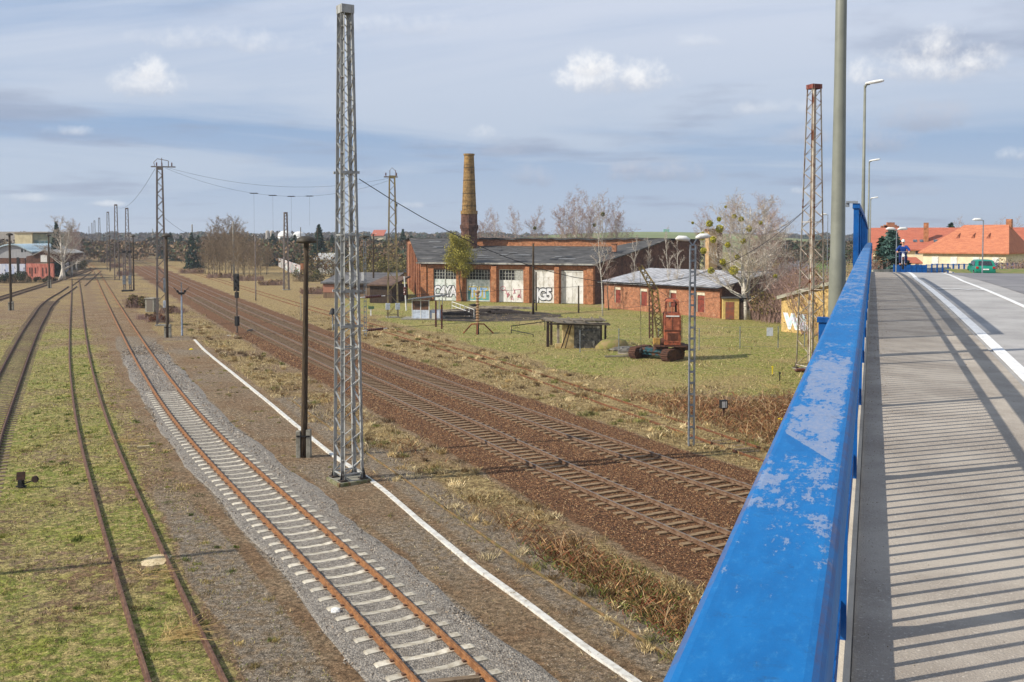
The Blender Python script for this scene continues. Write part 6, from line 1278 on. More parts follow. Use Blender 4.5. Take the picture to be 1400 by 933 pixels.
for px_,py,lb in((1056,512,'tiny yellow topped peg in the green lawn left of the rusty mast'),(1066,521,'dark short peg in the green lawn left of the rusty mast')):
    q=G(px_,py,0); mb=MB(); mb.box(-.03,.03,-.03,.03,0,.5); mb.box(-.06,.06,-.04,.04,.5,.6); o=mb.build('survey_peg',mat('yellow_rag',(222,196,40)) if 'yellow' in lb else DARK); o.location=q; tag(o,lb,'peg')
q=G(1094,509,0); mb=MB(); mb.tube([(-.4,0,.12),(-.3,0,.15),(.3,0,.15),(.4,0,.1)],[.06,.13,.13,.06],8); o=mb.build('fallen_insulator',INSUL); o.location=q; tag(o,'brown ribbed insulator lying at the foot of the rusty mast','insulator')
# ------------------------------------------------------------------ houses, sheds and far structures
RT=mat('terracotta_tiles',(192,124,90),(172,106,78),1.2,.4,.65,.85,col3=(156,84,60),s3=5.,lo3=.5,hi3=.7,stretch=(1,4,1))
RTD=mat('red_tiles',(180,106,82),(158,92,72),.9,.4,.65,.85,col3=(150,70,52),s3=5.,lo3=.5,hi3=.7,stretch=(1,4,1))
CR=mat('cream_render',(226,212,180),(208,194,162),1.,.4,.65,.9); GRY=mat('dull_render',(176,168,156),(156,150,140),1.,rough=.9)
WPANE=mat('window_pane_dark',(60,66,74),(110,116,120),3.,rough=.2,spec=.5); WBL=mat('white_blind',(222,222,216),(202,204,200),3.)
def house(name,label,loc,rz,L,W,hw,hr,wall=None,roof=None,hip=0.,ov=.5,wins=(),cat='house',wallparts=True,chim=(),skyl=(),dorm=()):
    """front wall along local x at y=0"""
    t=thing(name,label,cat,loc,rz); wall=wall or CR; roof=roof or RT
    mb=MB(); 
    if hip: mb.box(0,L,0,W,0,hw)
    else: mb.add([(0,0,0),(L,0,0),(L,W,0),(0,W,0),(0,0,hw),(L,0,hw),(L,W,hw),(0,W,hw),(0,W/2,hw+hr),(L,W/2,hw+hr)],[(3,2,1,0),(0,1,5,4),(2,3,7,6),(1,2,6,9,5),(3,0,4,8,7)])
    mb.build('wall',wall,t)
    mb=MB(); z0=hw-.05; e=ov*hr/(W/2); th=.18
    a=[(-ov,-ov,z0-e*.5),(L+ov,-ov,z0-e*.5),(L+ov,W+ov,z0-e*.5),(-ov,W+ov,z0-e*.5)]; hp=hip if isinstance(hip,tuple) else (hip,hip); r0=(hp[0] if hip else -ov,W/2,hw+hr+.1); r1=(L-hp[1] if hip else L+ov,W/2,hw+hr+.1)
    vs=a+[r0,r1]; vs+= [(x,y,z-th) for x,y,z in vs]
    fs=[(0,1,5,4),(2,3,4,5)]+([(1,2,5),(3,0,4)] if hip else []); fs+=[tuple(6+i for i in f[::-1]) for f in fs]
    fs+=[(1,0,6,7),(3,2,8,9)]+([(2,1,7,8),(0,3,9,6)] if hip else [(0,4,10,6),(4,3,9,10),(5,1,7,11),(2,5,11,8)])
    mb.add(vs,fs); rf=mb.build('roof',roof,t)
    sl=hr/(W/2)
    for (x,z,w,h,m) in wins:
        mb=MB(); mb.box(x,x+w,-.06,-.01,z,z+h); wo=mb.build('window',WHITE,t); mb=MB(); mb.box(x+.07,x+w-.07,-.075,-.062,z+.07,z+h-.07); mb.build('pane',WBL if m else WPANE,wo)
    for (x,y,h) in chim:
        zb=hw+min(y,W-y)*sl; mb=MB(); mb.box(x,x+.7,y,y+.6,zb-.6,zb+h); c=mb.build('chimney',BRO,rf)
    for (x,y,w,h) in skyl:
        mb=MB(); z=hw+y*sl+.16; mb.add([(x,y,z),(x+w,y,z),(x+w,y+h,z+h*sl),(x,y+h,z+h*sl)],[(0,1,2,3)]); mb.build('skylight',WPANE,rf)
    for (x,y,w) in dorm:
        z=hw+y*sl+.1; mb=MB(); mb.add([(x,y,z),(x+w,y,z),(x+w/2,y+.05,z+.45),(x+w/2,y+1.1,z+1.1*sl+.1)],[(0,1,2),(0,2,3),(2,1,3)]); mb.build('eyebrow_vent',mat('dark_tile',(140,84,62)),rf)
    return t
def pz(x,D): p=AT(x,324,D); return Vector((p.x,p.y,0))
# right hand houses
D1=130; cR=pz(1376,D1); hz0=R(-43); L1=10.9; a=cR-Vector((math.cos(hz0),math.sin(hz0),0))*L1; hw1=AT(0,343.8,D1).z; hr1=AT(0,308.5,D1+6).z-hw1
house('long_house','cream house with a big hipped terracotta roof behind the green car at the right',a,hz0,L1,10.5,hw1,hr1,hip=(3.8,1.2),wins=[(q,hw1-2.0,.85,1.15,1) for q in(1.3,3.8,6.7,9.2)],dorm=[(q,2.4,.55) for q in(3.6,5.6,7.6)],chim=((L1-1.6,5.2,.9),))
D2=150; P2_=pz(1194,D2); rz2=R(-20.6); d2_=Vector((math.cos(rz2),math.sin(rz2),0)); L2=21; hw2=AT(0,339.5,D2).z; hr2=AT(0,312.5,D2+6).z-hw2
def u2(px,y0=0): k=(px-700)/F; o=P2_+Vector((-d2_.y,d2_.x,0))*y0; return (k*o.y-o.x)/(d2_.x-k*d2_.y)
house('row_house','long house with a bright red roof, three skylights and a chimney behind the spruce',P2_,rz2,L2,13,hw2,hr2,roof=RTD,skyl=[(u2(x,2),1.7,.55,.75) for x in(1248,1257,1276)],chim=((u2(1262,2.2),1.9,3.0),),wins=[(u2(1251),AT(0,348.5,D2-3).z,.65,.75,0),(u2(1251),AT(0,366,D2-3).z,.65,.7,0)])
p=AT(1244,355,D2-5.6); t=thing('porch_roof','small red tiled canopy on the house wall beside the moped rider','canopy',p); mb=MB(); mb.slab([(0,-.4,-.55),(1.9,-.4,-.55),(1.9,2.3,.3),(0,2.3,.3)],.1); mb.build('tiles',RTD,t); mb=MB(); mb.box(0,.08,2.2,2.3,-1,.2); mb.build('bracket',WHITE,t)
# stepped gable
D3=165; p=pz(1201,D3); t=thing('stepped_gable','reddish brick gable with stepped top rising behind the red roof at the left','gable',p); s3=D3/F; zz=lambda y:AT(0,y,D3).z
mb=MB(); mb.box(0,30*s3,0,5,0,zz(312.5))
for x0,x1,y in((4,27,309),(8,25,307.5),(12,22,304.3)): mb.box(x0*s3,x1*s3,0,.5,zz(312.5)+.0,zz(y)) if y<305 else mb.box(x0*s3,(12 if True else 0)*s3,0,.5,zz(312.5),zz(y))
for x0,x1,y in((22,25,307.5),(25,28,309)): mb.box(x0*s3,x1*s3,0,.5,zz(312.5),zz(y))
mb.build('wall',mat('weathered_gable_brick',(176,122,92),(140,96,74),.8,.4,.6,.9),t)
def lamppost(label,x,yb,yt,D,dbl=False,group='lamp posts beyond the bridge'):
    b_=AT(x,yb,D); H=AT(0,yt,D).z-b_.z; t=thing('lamp_post',label,'lamp post',b_,0,group); mb=MB(); mb.tube([(0,0,-2),(0,0,H)],[.07,.045],8); mb.build('post',GALV,t)
    for s_ in ((-1,1) if dbl else (-1,)): mb=MB(); mb.tube([(s_*.05,0,H),(s_*.3,0,H+.07),(s_*.75,0,H+.08),(s_*.95,0,H+.04)],[.04,.12,.12,.03],8); mb.build('lamp_head',WHITE,t,smooth=True)
lamppost('lamp post with a single white head in front of the long cream house',1343,372,301.5,84)
lamppost('double headed lamp post in front of the blue spruce',1225,372,314,84,True)
lamppost('lamp post above the far road between the big birch and the rusty mast',1073.5,360,309,190)
lamppost('lamp post just right of the rusty mast near the horizon',1131,360,294,130)
# left buildings
LB_=mat('light_grey_boards',(168,168,168),(148,148,150),1.5,.4,.6,.9,stretch=(5,5,.4))
p=pz(-42,238); Dg=238; sg=Dg/F; z=lambda y,D=Dg:AT(0,y,D).z
t=thing('arched_shed','grey boarded shed with an arched roof above the blue and white graffiti wall','shed',pz(-12,Dg),R(-4))
arc=[]; W_=57*sg
for k in range(15): u=k/14; arc.append((u*W_,0,z(344)+(z(326.5)-z(344))*math.sin(math.pi*(.13+.74*u))**1.0*1.0))
arc=[(x,y,zz_-(z(344)+(z(326.5)-z(344))*math.sin(math.pi*.13))+z(346)) for x,y,zz_ in arc]
mb=MB(); n=len(arc); vs=[(0,0,z(356)),]+arc+[(W_,0,z(356))]; vb=[(x,18,zq) for x,_,zq in vs]; N_=len(vs); mb.add(vs+vb,[tuple(range(N_)),tuple(range(2*N_-1,N_-1,-1)),(0,N_,N_+1,1),(N_-2,2*N_-2,2*N_-1,N_-1)]); mb.build('gable_wall',LB_,t)
mb=MB(); vv=[(x+(-.4 if i==0 else .4 if i==n-1 else 0),-.5,zq+.02) for i,(x,_,zq) in enumerate(arc)]+[(x+(-.4 if i==0 else .4 if i==n-1 else 0),18.5,zq+.02) for i,(x,_,zq) in enumerate(arc)]; vv+= [(x,y,zq+.3) for x,y,zq in vv]
mb.add(vv,[(2*n+i,2*n+i+1,3*n+i+1,3*n+i) for i in range(n-1)]+[(i+1,i,n+i,n+i+1) for i in range(n-1)]+[(i,i+1,2*n+i+1,2*n+i) for i in range(n-1)]); mb.build('roof',mat('pale_blue_roof',(176,196,204),(146,162,168),1.,rough=.7),t)
mb=MB(); mb.box(0,W_,.02,1,0,z(356)); mb.build('brick_band',BRD,t)
mb=MB(); mb.box(42*sg,44.5*sg,-.04,.0,z(345),z(341)); mb.box(47*sg,48.5*sg,-.04,0,z(344.5),z(341.5)); mb.build('window',GLASS,t)
Dw=226; sw=Dw/F; zw=lambda y:AT(0,y,Dw).z
GWL=mat('graffiti_wall_paint',(176,188,214),(206,208,214),1.4,.42,.58,.85,col3=(66,70,96),s3=2.4,lo3=.57,hi3=.63,stretch=(1,1,.35))
t=thing('graffiti_wall','blue and white graffiti covered wall at the far left edge','wall',pz(-14,Dw),R(-4)); mb=MB(); mb.box(0,49*sw,0,.4,0,zw(361)); mb.build('wall',GWL,t); mb=MB(); mb.box(37.5*sw,41*sw,-.05,0,.2,zw(352)); mb.build('door_opening',DARK,t); mb=MB(); mb.box(0,49*sw,.05,.5,zw(361),zw(353)); mb.build('brick_top',BRD,t)
t=thing('brick_shed','dark red brick shed with a pink painted lower wall left of the white birch','shed',pz(35,224),R(-3)); sw=224/F; zw=lambda y:AT(0,y,224).z; Wd=38*sw
mb=MB(); mb.box(0,Wd,0,.5,0,zw(360.5)); mb.build('lower_wall',mat('pink_paint',(202,132,116),(176,100,84),1.2,.4,.6,.9,col3=(120,74,62),s3=1.6,lo3=.58,hi3=.66,stretch=(2,2,.4)),t)
mb=MB(); mb.add([(.0,.04,zw(360.5)),(Wd,.04,zw(359)),(Wd,.04,zw(347)),(25*sw,.04,zw(342)),(10*sw,.04,zw(349)),(0,.04,zw(351))]+[(.0,14,zw(360.5)),(Wd,14,zw(359)),(Wd,14,zw(347)),(25*sw,14,zw(342)),(10*sw,14,zw(349)),(0,14,zw(351))],[(0,1,2,3,4,5),(11,10,9,8,7,6),(1,7,8,2)]); mb.build('upper_wall',BRD,t)
mb=MB(); mb.slab([(9.5*sw,-.3,zw(349)),(25*sw,-.3,zw(341.7)),(25*sw,14.3,zw(341.7)),(9.5*sw,14.3,zw(349))],.15); mb.slab([(25*sw,-.3,zw(341.7)),(39*sw,-.3,zw(346.6)),(39*sw,14.3,zw(346.6)),(25*sw,14.3,zw(341.7))],.15); mb.build('roof',mat('pale_sheet',(172,170,164),(140,136,128),1.),t)
mb=MB(); mb.box(20.5*sw,29.5*sw,-.02,.035,zw(358.5),zw(349)); mb.build('white_notice',WHITE,t)
for k,x in enumerate((4,7,12,22,27)): mb=MB(); mb.box(x*sw,(x+1.6)*sw,-.05,-.003,zw(378 if k%2 else 374),zw(366)); mb.build('door_opening',mat('brown_opening',(92,60,52)),t)
t=thing('factory_building','cream and green industrial block with a flat roof behind the arched shed','building',pz(20,292),R(0)); s4=292/F; z4=lambda y:AT(0,y,292).z
mb=MB(); mb.box(0,24*s4,0,14,0,z4(318.5)); mb.build('tower_wall',mat('cream_wall',(214,202,164),(192,180,144),.6),t); mb=MB(); mb.box(24.02*s4,46*s4,.6,14,0,z4(319.5)); mb.build('hall_wall',mat('olive_wall',(150,154,128),(126,134,116),.6),t)
mb=MB(); mb.box(25*s4,46*s4,.5,.58,z4(340),z4(329)); mb.build('window_band',mat('teal_glass_band',(74,106,112),(120,128,128),1.1,.45,.55,.4),t); mb=MB(); mb.box(-.4,46.5*s4,-.3,14.4,z4(318.4),z4(317.0)); mb.build('roof',GRY,t)
t=thing('long_hall','long low grey hall roof on the horizon at the left edge','hall',pz(-30,380)); mb=MB(); mb.box(0,31,0,20,0,AT(0,317,380).z); mb.build('wall',GRY,t); 
t=thing('concrete_wall','pale grey graffiti scribbled boundary wall curving behind the left sidings','wall'); pts=[G(71,378,0),G(88,373,0),G(96,368,0),G(104,363.5,0),G(111,359,0),G(116,355,0)]
for a,b_ in zip(pts[:-1],pts[1:]): mb=MB(); mb.bar(a+Vector((0,0,1.1)),b_+Vector((0,0,1.1)),.25,2.3); mb.build('panel',mat('scribbled_concrete',(160,158,160),(124,120,126),.9,.45,.6,.9) if a is not pts[0] else mat('pink_paint',(202,132,116)),t)
# long graffiti wall and buildings right of the thicket
P0,P1,P2=G(361.5,353.5,0),G(388,368,0),G(411.2,379.5,0)
GF=bpy.data.materials.new('colourful_graffiti'); GF.use_nodes=True; t_=NT(GF.node_tree); b=t_.n['Principled BSDF']; uv=t_.a('ShaderNodeUVMap').outputs[0]
n_=t_.noise(uv,.55,5,.6,1.2); cr=t_.a('ShaderNodeValToRGB'); t_.s(cr.inputs[0],n_); el=cr.color_ramp.elements; el[0].position=.3; el[0].color=S((206,204,196)); el[1].position=.72; el[1].color=S((150,90,92))
for p_,c_ in((.42,(168,196,194)),(.48,(214,214,208)),(.52,(196,120,104)),(.56,(118,150,176)),(.6,(216,212,204)),(.66,(96,112,104))): e_=el.new(p_); e_.color=S(c_)
t_.s(b.inputs['Base Color'],cr.outputs[0]); b.inputs['Roughness'].default_value=.9
t=thing('graffiti_wall','long white wall with colourful graffiti receding behind the thin grey lattice mast','wall')
for a,b_ in((P0,P1),(P1,P2)):
    n=5
    for k in range(n): q0,q1=a.lerp(b_,k/n),a.lerp(b_,(k+1)/n); mb=MB(); mb.bar(q0+Vector((0,0,1.45)),q1+Vector((0,0,1.45)),.25,2.9); mb.build('panel',GF,t)
mb=MB(); mb.cbox(P2+Vector((.35,0,1.7)),(.7,.7,3.4)); mb.build('end_pillar',BRO,t)
def bx(name,label,x0,x1,yb,yt,D,dep,wall,roof=None,cat='building',rz=0,slope=0,parts=()):
    a=pz(x0,D); w=(x1-x0)*D/F; t=thing(name,label,cat,a,rz); h=AT(0,yt,D).z; mb=MB(); mb.box(0,w,0,dep,0,h); mb.build('wall',wall,t)
    mb=MB(); mb.slab([(-.3,-.4,h+.0),(w+.3,-.4,h),(w+.3,dep+.3,h+slope),(-.3,dep+.3,h+slope)],-.2); mb.slab([(-.3,-.4,h+.22),(w+.3,-.4,h+.22),(w+.3,dep+.3,h+slope+.22),(-.3,dep+.3,h+slope+.22)],.2); mb.build('roof',roof or ROOFT,t)
    for (xa,xb,ya,yb2,m,nm) in parts: mb=MB(); mb.box((xa-x0)*D/F,(xb-x0)*D/F,-.06,-.003,max(.05,AT(0,yb2,D).z),AT(0,ya,D).z); mb.build(nm,m,t)
    return t
bx('garage_row','long low garage row with dark flat roof behind the foreground mast',441,532,402,388,158,9,mat('brown_boards',(132,110,88),(100,82,66),1.,.4,.6,.9,stretch=(3,3,.4)),mat('grey_felt',(104,102,100),(78,76,76),.5),'garage',R(-9),1.3,((441,457,389,400,mat('reddish_boards',(158,112,92)),'garage_door'),(462,478,390,400,mat('tan_gate',(150,134,104)),'garage_door'),(484,500,390,401,DWD,'garage_door')))
bx('timber_shed','brown timber lean-to shed left of the yellowish lattice mast',505,537,404,391,146,7,DWD,mat('brown_roof',(108,86,70),(80,62,52),1.),'shed',R(-14),1.0)
bx('kiosk_shed','small shed with an orange fascia left of the engine shed',541,559,385,372.5,215,6,mat('orange_fascia',(196,150,80),(160,116,64),.8),mat('blue_grey_roof',(96,108,124)),'shed',0,.3,((543,557,376,384,BRD,'opening'),))
bx('white_cottage','small white cottage with a pale grey roof between the spruces',429,452,374,356,262,8,mat('white_render',(220,218,212),(196,194,188),1.),mat('grey_white_roof',(176,174,168),(150,148,144),1.),'cottage',0,1.6,((434,439,361,366,WPANE,'window'),(443,447,361,369,BRD,'door')))
bx('white_cottage','tiny white house far right of the boxed mast among the evergreens',231,242,341,333,470,8,mat('white_render',(220,218,212)),mat('grey_white_roof',(176,174,168)),'cottage',0,1.5)
bx('far_house','distant red roofed house below the white domes',381,392,346,340,420,10,BRO,RTD,'house',0,3)
bx('far_house','distant pale house with an orange roof left of the engine shed roof',508,524,330,323,500,10,CR,RTD,'house',0,3)
for x,w_,y0,lb in((390,20,315.5,'left white storage dome on the horizon'),(409,17,316.5,'right white storage dome on the horizon, beside the mushroom lamp')):
    p=pz(x,620); r_=w_/2*620/F; h=AT(0,y0,620).z; t=thing('storage_dome',lb,'dome',p); mb=MB(); mb.lathe((0,0,0),[(r_,0),(r_,h-r_*.75)]+[(r_*math.cos(R(a)),h-r_*.75+r_*.75*math.sin(R(a))) for a in range(0,91,10)],20); mb.build('shell',WHITE,t,smooth=True); mb=MB(); mb.lathe((0,0,0),[(r_+.1,h-r_*.75-.3),(r_+.1,h-r_*.75)],20); mb.build('rim',GRY,t)
p=pz(368.5,600); t=thing('silo','pale twin silo on the horizon left of the white domes','silo',p)
for x in(-1.2,1.5): mb=MB(); mb.lathe((x,0,0),[(1.2,0),(1.2,AT(0,317,600).z),(.9,AT(0,315.6,600).z),(.1,AT(0,315.2,600).z)],12); mb.build('tank',GRY,t)
# far valley road with white hall and cars
rp=[(1078,386),(1083,374),(1088,363),(1093,353),(1098,346),(1102,341)]
mb=MB(); vs=[]
for x,y in rp: c_=G(x,y,0); vs+=[(c_.x-6,c_.y,.02),(c_.x+6,c_.y,.02)]
mb.add(vs,[(2*k,2*k+1,2*k+3,2*k+2) for k in range(len(rp)-1)]); o=mb.build('valley_road',mat('distant_asphalt',(146,148,152),(130,132,136),.2)); o['kind']='structure'
mb=MB(); vs=[]
for x,y in rp: c_=G(x,y,0); vs+=[(c_.x+7,c_.y,.03),(c_.x+11,c_.y,.03)]
mb.add(vs,[(2*k,2*k+1,2*k+3,2*k+2) for k in range(len(rp)-1)]); o=mb.build('grass_median',mat('bright_verge',(112,146,66),(94,126,58),.3)); o['kind']='structure'
bx('roadside_hall','low white hall with a flat roof at the end of the far valley road',1079,1112,341,334,560,12,WHITE,GRY,'hall',0,.2,((1082,1092,336.5,340,WPANE,'window'),(1096,1108,336.5,340,WPANE,'window')))
for x,y,lb,m_ in((1087,352,'tiny white car on the far valley road, nearest',WHITE),(1093,346.5,'tiny pale car on the far valley road, farther',mat('silver',(176,180,186)))):
    c_=G(x,y,0); t=thing('far_car',lb,'car',c_); mb=MB(); mb.prism([(-.85,-2),(.85,-2),(.85,2),(-.85,2)],.35,.85); mb.build('body',m_,t,bevel=.15); mb=MB(); mb.add([(-.75,-1.4,.85),(.75,-1.4,.85),(.75,1.3,.85),(-.75,1.3,.85),(-.6,-.9,1.4),(.6,-.9,1.4),(.6,.8,1.4),(-.6,.8,1.4)],[(4,5,6,7),(0,1,5,4),(1,2,6,5),(2,3,7,6),(3,0,4,7)]); mb.build('cabin',GLASS,t)
    for sx_ in(-.8,.8):
        for sy_ in(-1.3,1.3): mb=MB(); mb.tube([(sx_-.1,sy_,.33),(sx_+.1,sy_,.33)],.33,10); mb.build('wheel',TY,t)
# ------------------------------------------------------------------ vegetation
BK=mat('birch_bark',(214,208,196),(176,168,154),5.,.4,.6,.85,col3=(70,64,58),s3=4.,lo3=.58,hi3=.64,stretch=(1,1,2.2)); TWR=mat('reddish_twigs',(186,158,146),(158,130,118),1.,rough=.9); TWB=mat('brown_twigs',(166,146,118),(132,114,90),1.,rough=.9); BKD=mat('grey_bark',(104,90,76),(74,64,54),4.,rough=.9); TWP=mat('pale_twigs',(196,184,170),(160,144,128),1.,rough=.9)
LEAF=vcol('leaf_tint',.75,.2)
def grow(seed,H,nl,l1,spread,fork=1,twl=1.0,n2=7,n3=6,up=.35,start=.18,droop=0.,rb=None):
    rr=random.Random(seed); trunks=MB(); limbs=MB(); tw=[]; tips=[]
    rb=rb or H*.014
    def wob(d,a): return (d+Vector((rr.uniform(-a,a),rr.uniform(-a,a),rr.uniform(-a,a)))).normalized()
    for f in range(fork):
        d=Vector((rr.uniform(-.16,.16)*(fork>1)*1.3,rr.uniform(-.16,.16)*(fork>1),1)).normalized(); p=Vector((rr.uniform(-.1,.1)*(fork>1)*3,rr.uniform(-.2,.2)*(fork>1),-.1)); hh=H*(1 if f==0 else rr.uniform(.75,.95)); pts=[p.copy()]; n=9
        for k in range(n): d=wob(d,.06); d.z=abs(d.z)+.25; d.normalize(); p=p+d*hh/n; pts.append(p.copy())
        rad=[rb*(1-.9*(k/n)**.9)*(1 if k else 1.25) for k in range(n+1)]; trunks.tube(pts,rad,8)
        for i in range(nl):
            t=start+(1-start)*(i+rr.random())/nl*.97; k=min(n-1,int(t*n)); q=pts[k].lerp(pts[k+1],t*n-k); az=i*2.4+rr.uniform(-.5,.5); L=l1*H*(1-.55*t)*rr.uniform(.7,1.15)*(.55+.45*min(1,t/.35+.3)); e=up+.5*t
            dd=Vector((math.cos(az)*spread,math.sin(az)*spread,e)).normalized(); lp=[q.copy()]; r0=rad[k]*.5
            for s in range(6): dd=wob(dd,.16); dd.z+=.07-droop*.05*s; dd.normalize(); q=q+dd*L/6; lp.append(q.copy())
            limbs.tube(lp,[max(.012,r0*(1-.8*s/6)) for s in range(7)],5)
            for j in range(n2):
                u=.22+.78*(j+rr.random())/n2; s=min(5,int(u*6)); q2=lp[s].lerp(lp[s+1],u*6-s); a2=(lp[s+1]-lp[s]).normalized(); d2=(a2*.7+Vector((rr.uniform(-1,1),rr.uniform(-1,1),rr.uniform(-.4,.9)))*.75).normalized(); L2=L*.38*rr.uniform(.5,1.1); sp=[q2.copy()]
                for s2 in range(3): d2=wob(d2,.2); d2.z+=.08-droop*.16; d2.normalize(); q2=q2+d2*L2/3; sp.append(q2.copy())
                limbs.tube(sp,[max(.008,r0*.3*(1-.6*s2/3)) for s2 in range(4)],3,cap=False); tips.append(sp[-1])
                for m_ in range(n3):
                    u3=(m_+rr.random())/n3*3; s3=min(2,int(u3)); q3=sp[s3].lerp(sp[s3+1],u3-s3); d3=(d2*.6+Vector((rr.uniform(-1,1),rr.uniform(-1,1),rr.uniform(-.5,.8)-droop*.5))*.8).normalized(); L3=L2*.7*rr.uniform(.5,1.2)*twl
                    e3=q3+d3*L3*.5; f3=e3+(d3+Vector((rr.uniform(-.3,.3),rr.uniform(-.3,.3),-droop*.5))).normalized()*L3*.5
                    tw.append((q3,e3)); tw.append((e3,f3)); tips.append(f3)
                    for _ in range(2):
                        g3=q3.lerp(f3,rr.uniform(.3,.9)); tw.append((g3,g3+Vector((rr.uniform(-1,1),rr.uniform(-1,1),rr.uniform(-.5,1)-droop*.6)).normalized()*L3*.45))
    return trunks,limbs,tw,tips
def twigsoup(name,tw,r,m,parent):
    A=np.array([a for a,_ in tw]);B=np.array([b for _,b in tw]); n=len(A); d=B-A; d/=np.maximum(np.linalg.norm(d,axis=1),1e-6)[:,None]
    rnd=rng.normal(size=(n,3)); s=np.cross(d,rnd); s/=np.maximum(np.linalg.norm(s,axis=1),1e-6)[:,None]; s2=np.cross(d,s)
    T=np.concatenate([np.stack([A-s*r,A+s*r,B],1),np.stack([A-s2*r,A+s2*r,B],1)]); return soup(name,T,m,None,parent)
def leafballs(name,centers,rad,n,size,pal,parent,m=None,flat=1.0):
    C=np.repeat(np.array(centers),n,axis=0); N=len(C); v=rng.normal(size=(N,3)); v/=np.linalg.norm(v,axis=1)[:,None]; rr_=np.repeat(np.atleast_1d(rad) if np.ndim(rad) else np.full(len(centers),rad),n) ; P=C+v*(rr_*rng.uniform(.35,1.05,N)**.6)[:,None]*np.array([1,1,flat])
    a=rng.normal(size=(N,3)); a/=np.linalg.norm(a,axis=1)[:,None]; b_=np.cross(a,rng.normal(size=(N,3))); b_/=np.linalg.norm(b_,axis=1)[:,None]; s=size*rng.uniform(.6,1.3,(N,1))
    T=np.stack([P-a*s,P+b_*s*.5,P+a*s,P-b_*s*.5],1); return soup(name,T,m or LEAF,pick(N,pal,.1),parent)
def bare(name,label,p,seed,H,bark,twm,group=None,tr=.012,rz=0,**k):
    t=thing(name,label,'tree',p,rz,group); a,b_,tw,tips=grow(seed,H,**k); a.build('trunk',bark,t,smooth=True); b_.build('limbs',bark,t); twigsoup('crown',tw,tr,twm,t); t['_tips']=0; del t['_tips']; return t,tips
# the big birch with mistletoe
bg_,tips=bare('birch_tree','large bare birch with many yellow green mistletoe balls between the annex and the bridge',G(1021,437,0),11,13.6,BK,TWP,nl=15,l1=.58,spread=1.45,fork=3,n2=9,n3=7,up=.42,tr=.017,rb=.27,start=.14)
s_=115/F
mis=[(970,306,9),(984,313,10),(960,323,9),(975,328,7),(962,343,8),(1008,352,7),(990,362,5),(1003,370,11),(988,358,8),(1013,300,8),(1004,296,6),(1024,313,7),(972,370,8),(1040,305,5),(1016,330,7),(995,335,7),(983,300,5),(947,305,3),(992,283,3),(1060,378,5)]
for k,(x,y,r_) in enumerate(mis):
    c_=AT(x,y,115+random.uniform(-1.5,1.0))-G(1021,437,0); leafballs('mistletoe',[c_],r_*s_*random.uniform(.48,.66),int(260+r_*40),.08,[(192,182,62),(166,160,52),(136,136,46),(208,196,86),(116,116,38)],bg_)
b2,_=bare('birch_tree','bare reddish birch standing just behind the big mistletoe birch',G(1046,431,0),12,14.0,BK,TWR,nl=14,l1=.4,spread=.85,n2=7,n3=6,fork=2,up=.6,tr=.013,droop=.2)
# slim birches by the shed
for lb,x,y,H,sd_,kw in (('tall slim white birch at the right front corner of the engine shed',824,432,14.2,21,dict(nl=14,l1=.26,spread=.65,up=.8,start=.3)),('small slim birch before the annex, left of the excavator boom',866,424,9.5,22,dict(nl=12,l1=.26,spread=.6,up=.9,start=.2)),
     ('white birch before the annex between boom and cab, taller one',915,426,10.5,23,dict(nl=12,l1=.24,spread=.5,up=1.,start=.25)),('white birch close to the slotted pole, shorter one of the pair',925,427,9.8,24,dict(nl=12,l1=.24,spread=.5,up=1.,start=.25)),
     ('thin young birch behind the annex roof',884,410,9.5,25,dict(nl=10,l1=.24,spread=.5,up=1.,start=.3)),('young bushy birch with dark twigs left of the annex window',832,424,8,26,dict(nl=12,l1=.34,spread=.7,up=.8,start=.15))):
    bare('birch_tree',lb,G(x,y,0),sd_,H,BK if 'dark' not in lb else BKD,TWP if 'dark' not in lb else TWR,'slim birches round the engine shed',n2=6,n3=5,tr=.012,rb=.085,**kw)
# willow bush before the shed
wl_=thing('willow_tree','round yellow green budding willow in front of the first shed doors','tree',G(633.5,411.5,0)+Vector((0,-1.5,0))); a,b_,tw,tips=grow(31,9.0,nl=16,l1=.46,spread=1.15,n2=8,n3=5,up=.65,start=.4,fork=2,rb=.12); 
a.build('trunk',BKD,wl_,smooth=True); b_.build('limbs',mat('olive_branches',(124,112,56),(98,88,48),2.),wl_); leafballs('crown',[t_*1.0 for t_ in tips if t_.z>3.4],.55,14,.085,[(166,156,66),(140,134,54),(188,176,88),(114,112,48)],wl_)
# reddish birches on the skyline behind the shed (prototypes, then copies)
pr1,_=bare('birch_tree','bare reddish birch behind the shed roof, leftmost of the skyline group',Vector((0,0,0)),41,17,BK,TWR,'bare birches on the skyline behind the engine shed',nl=15,l1=.46,spread=.85,n2=7,n3=7,up=.8,tr=.022,droop=.15,start=.25)
pr2,_=bare('birch_tree','bare birch with a dark ball of mistletoe on the skyline right of the chimney',Vector((0,0,0)),42,17,BK,TWR,'bare birches on the skyline behind the engine shed',nl=14,l1=.44,spread=.8,n2=7,n3=7,up=.85,tr=.022,droop=.1,start=.25,fork=2)
def settree(o,x,ytop,D,H0,rz=0,sx=1.):
    p=pz(x,D); H0=H0*1.1; s=AT(0,ytop,D).z/H0; o.location=p; o.scale=(s*sx,s*sx,s); o.rotation_euler=(0,0,rz)
settree(pr1,676,292,235,17); settree(pr2,732,290,240,17,1)
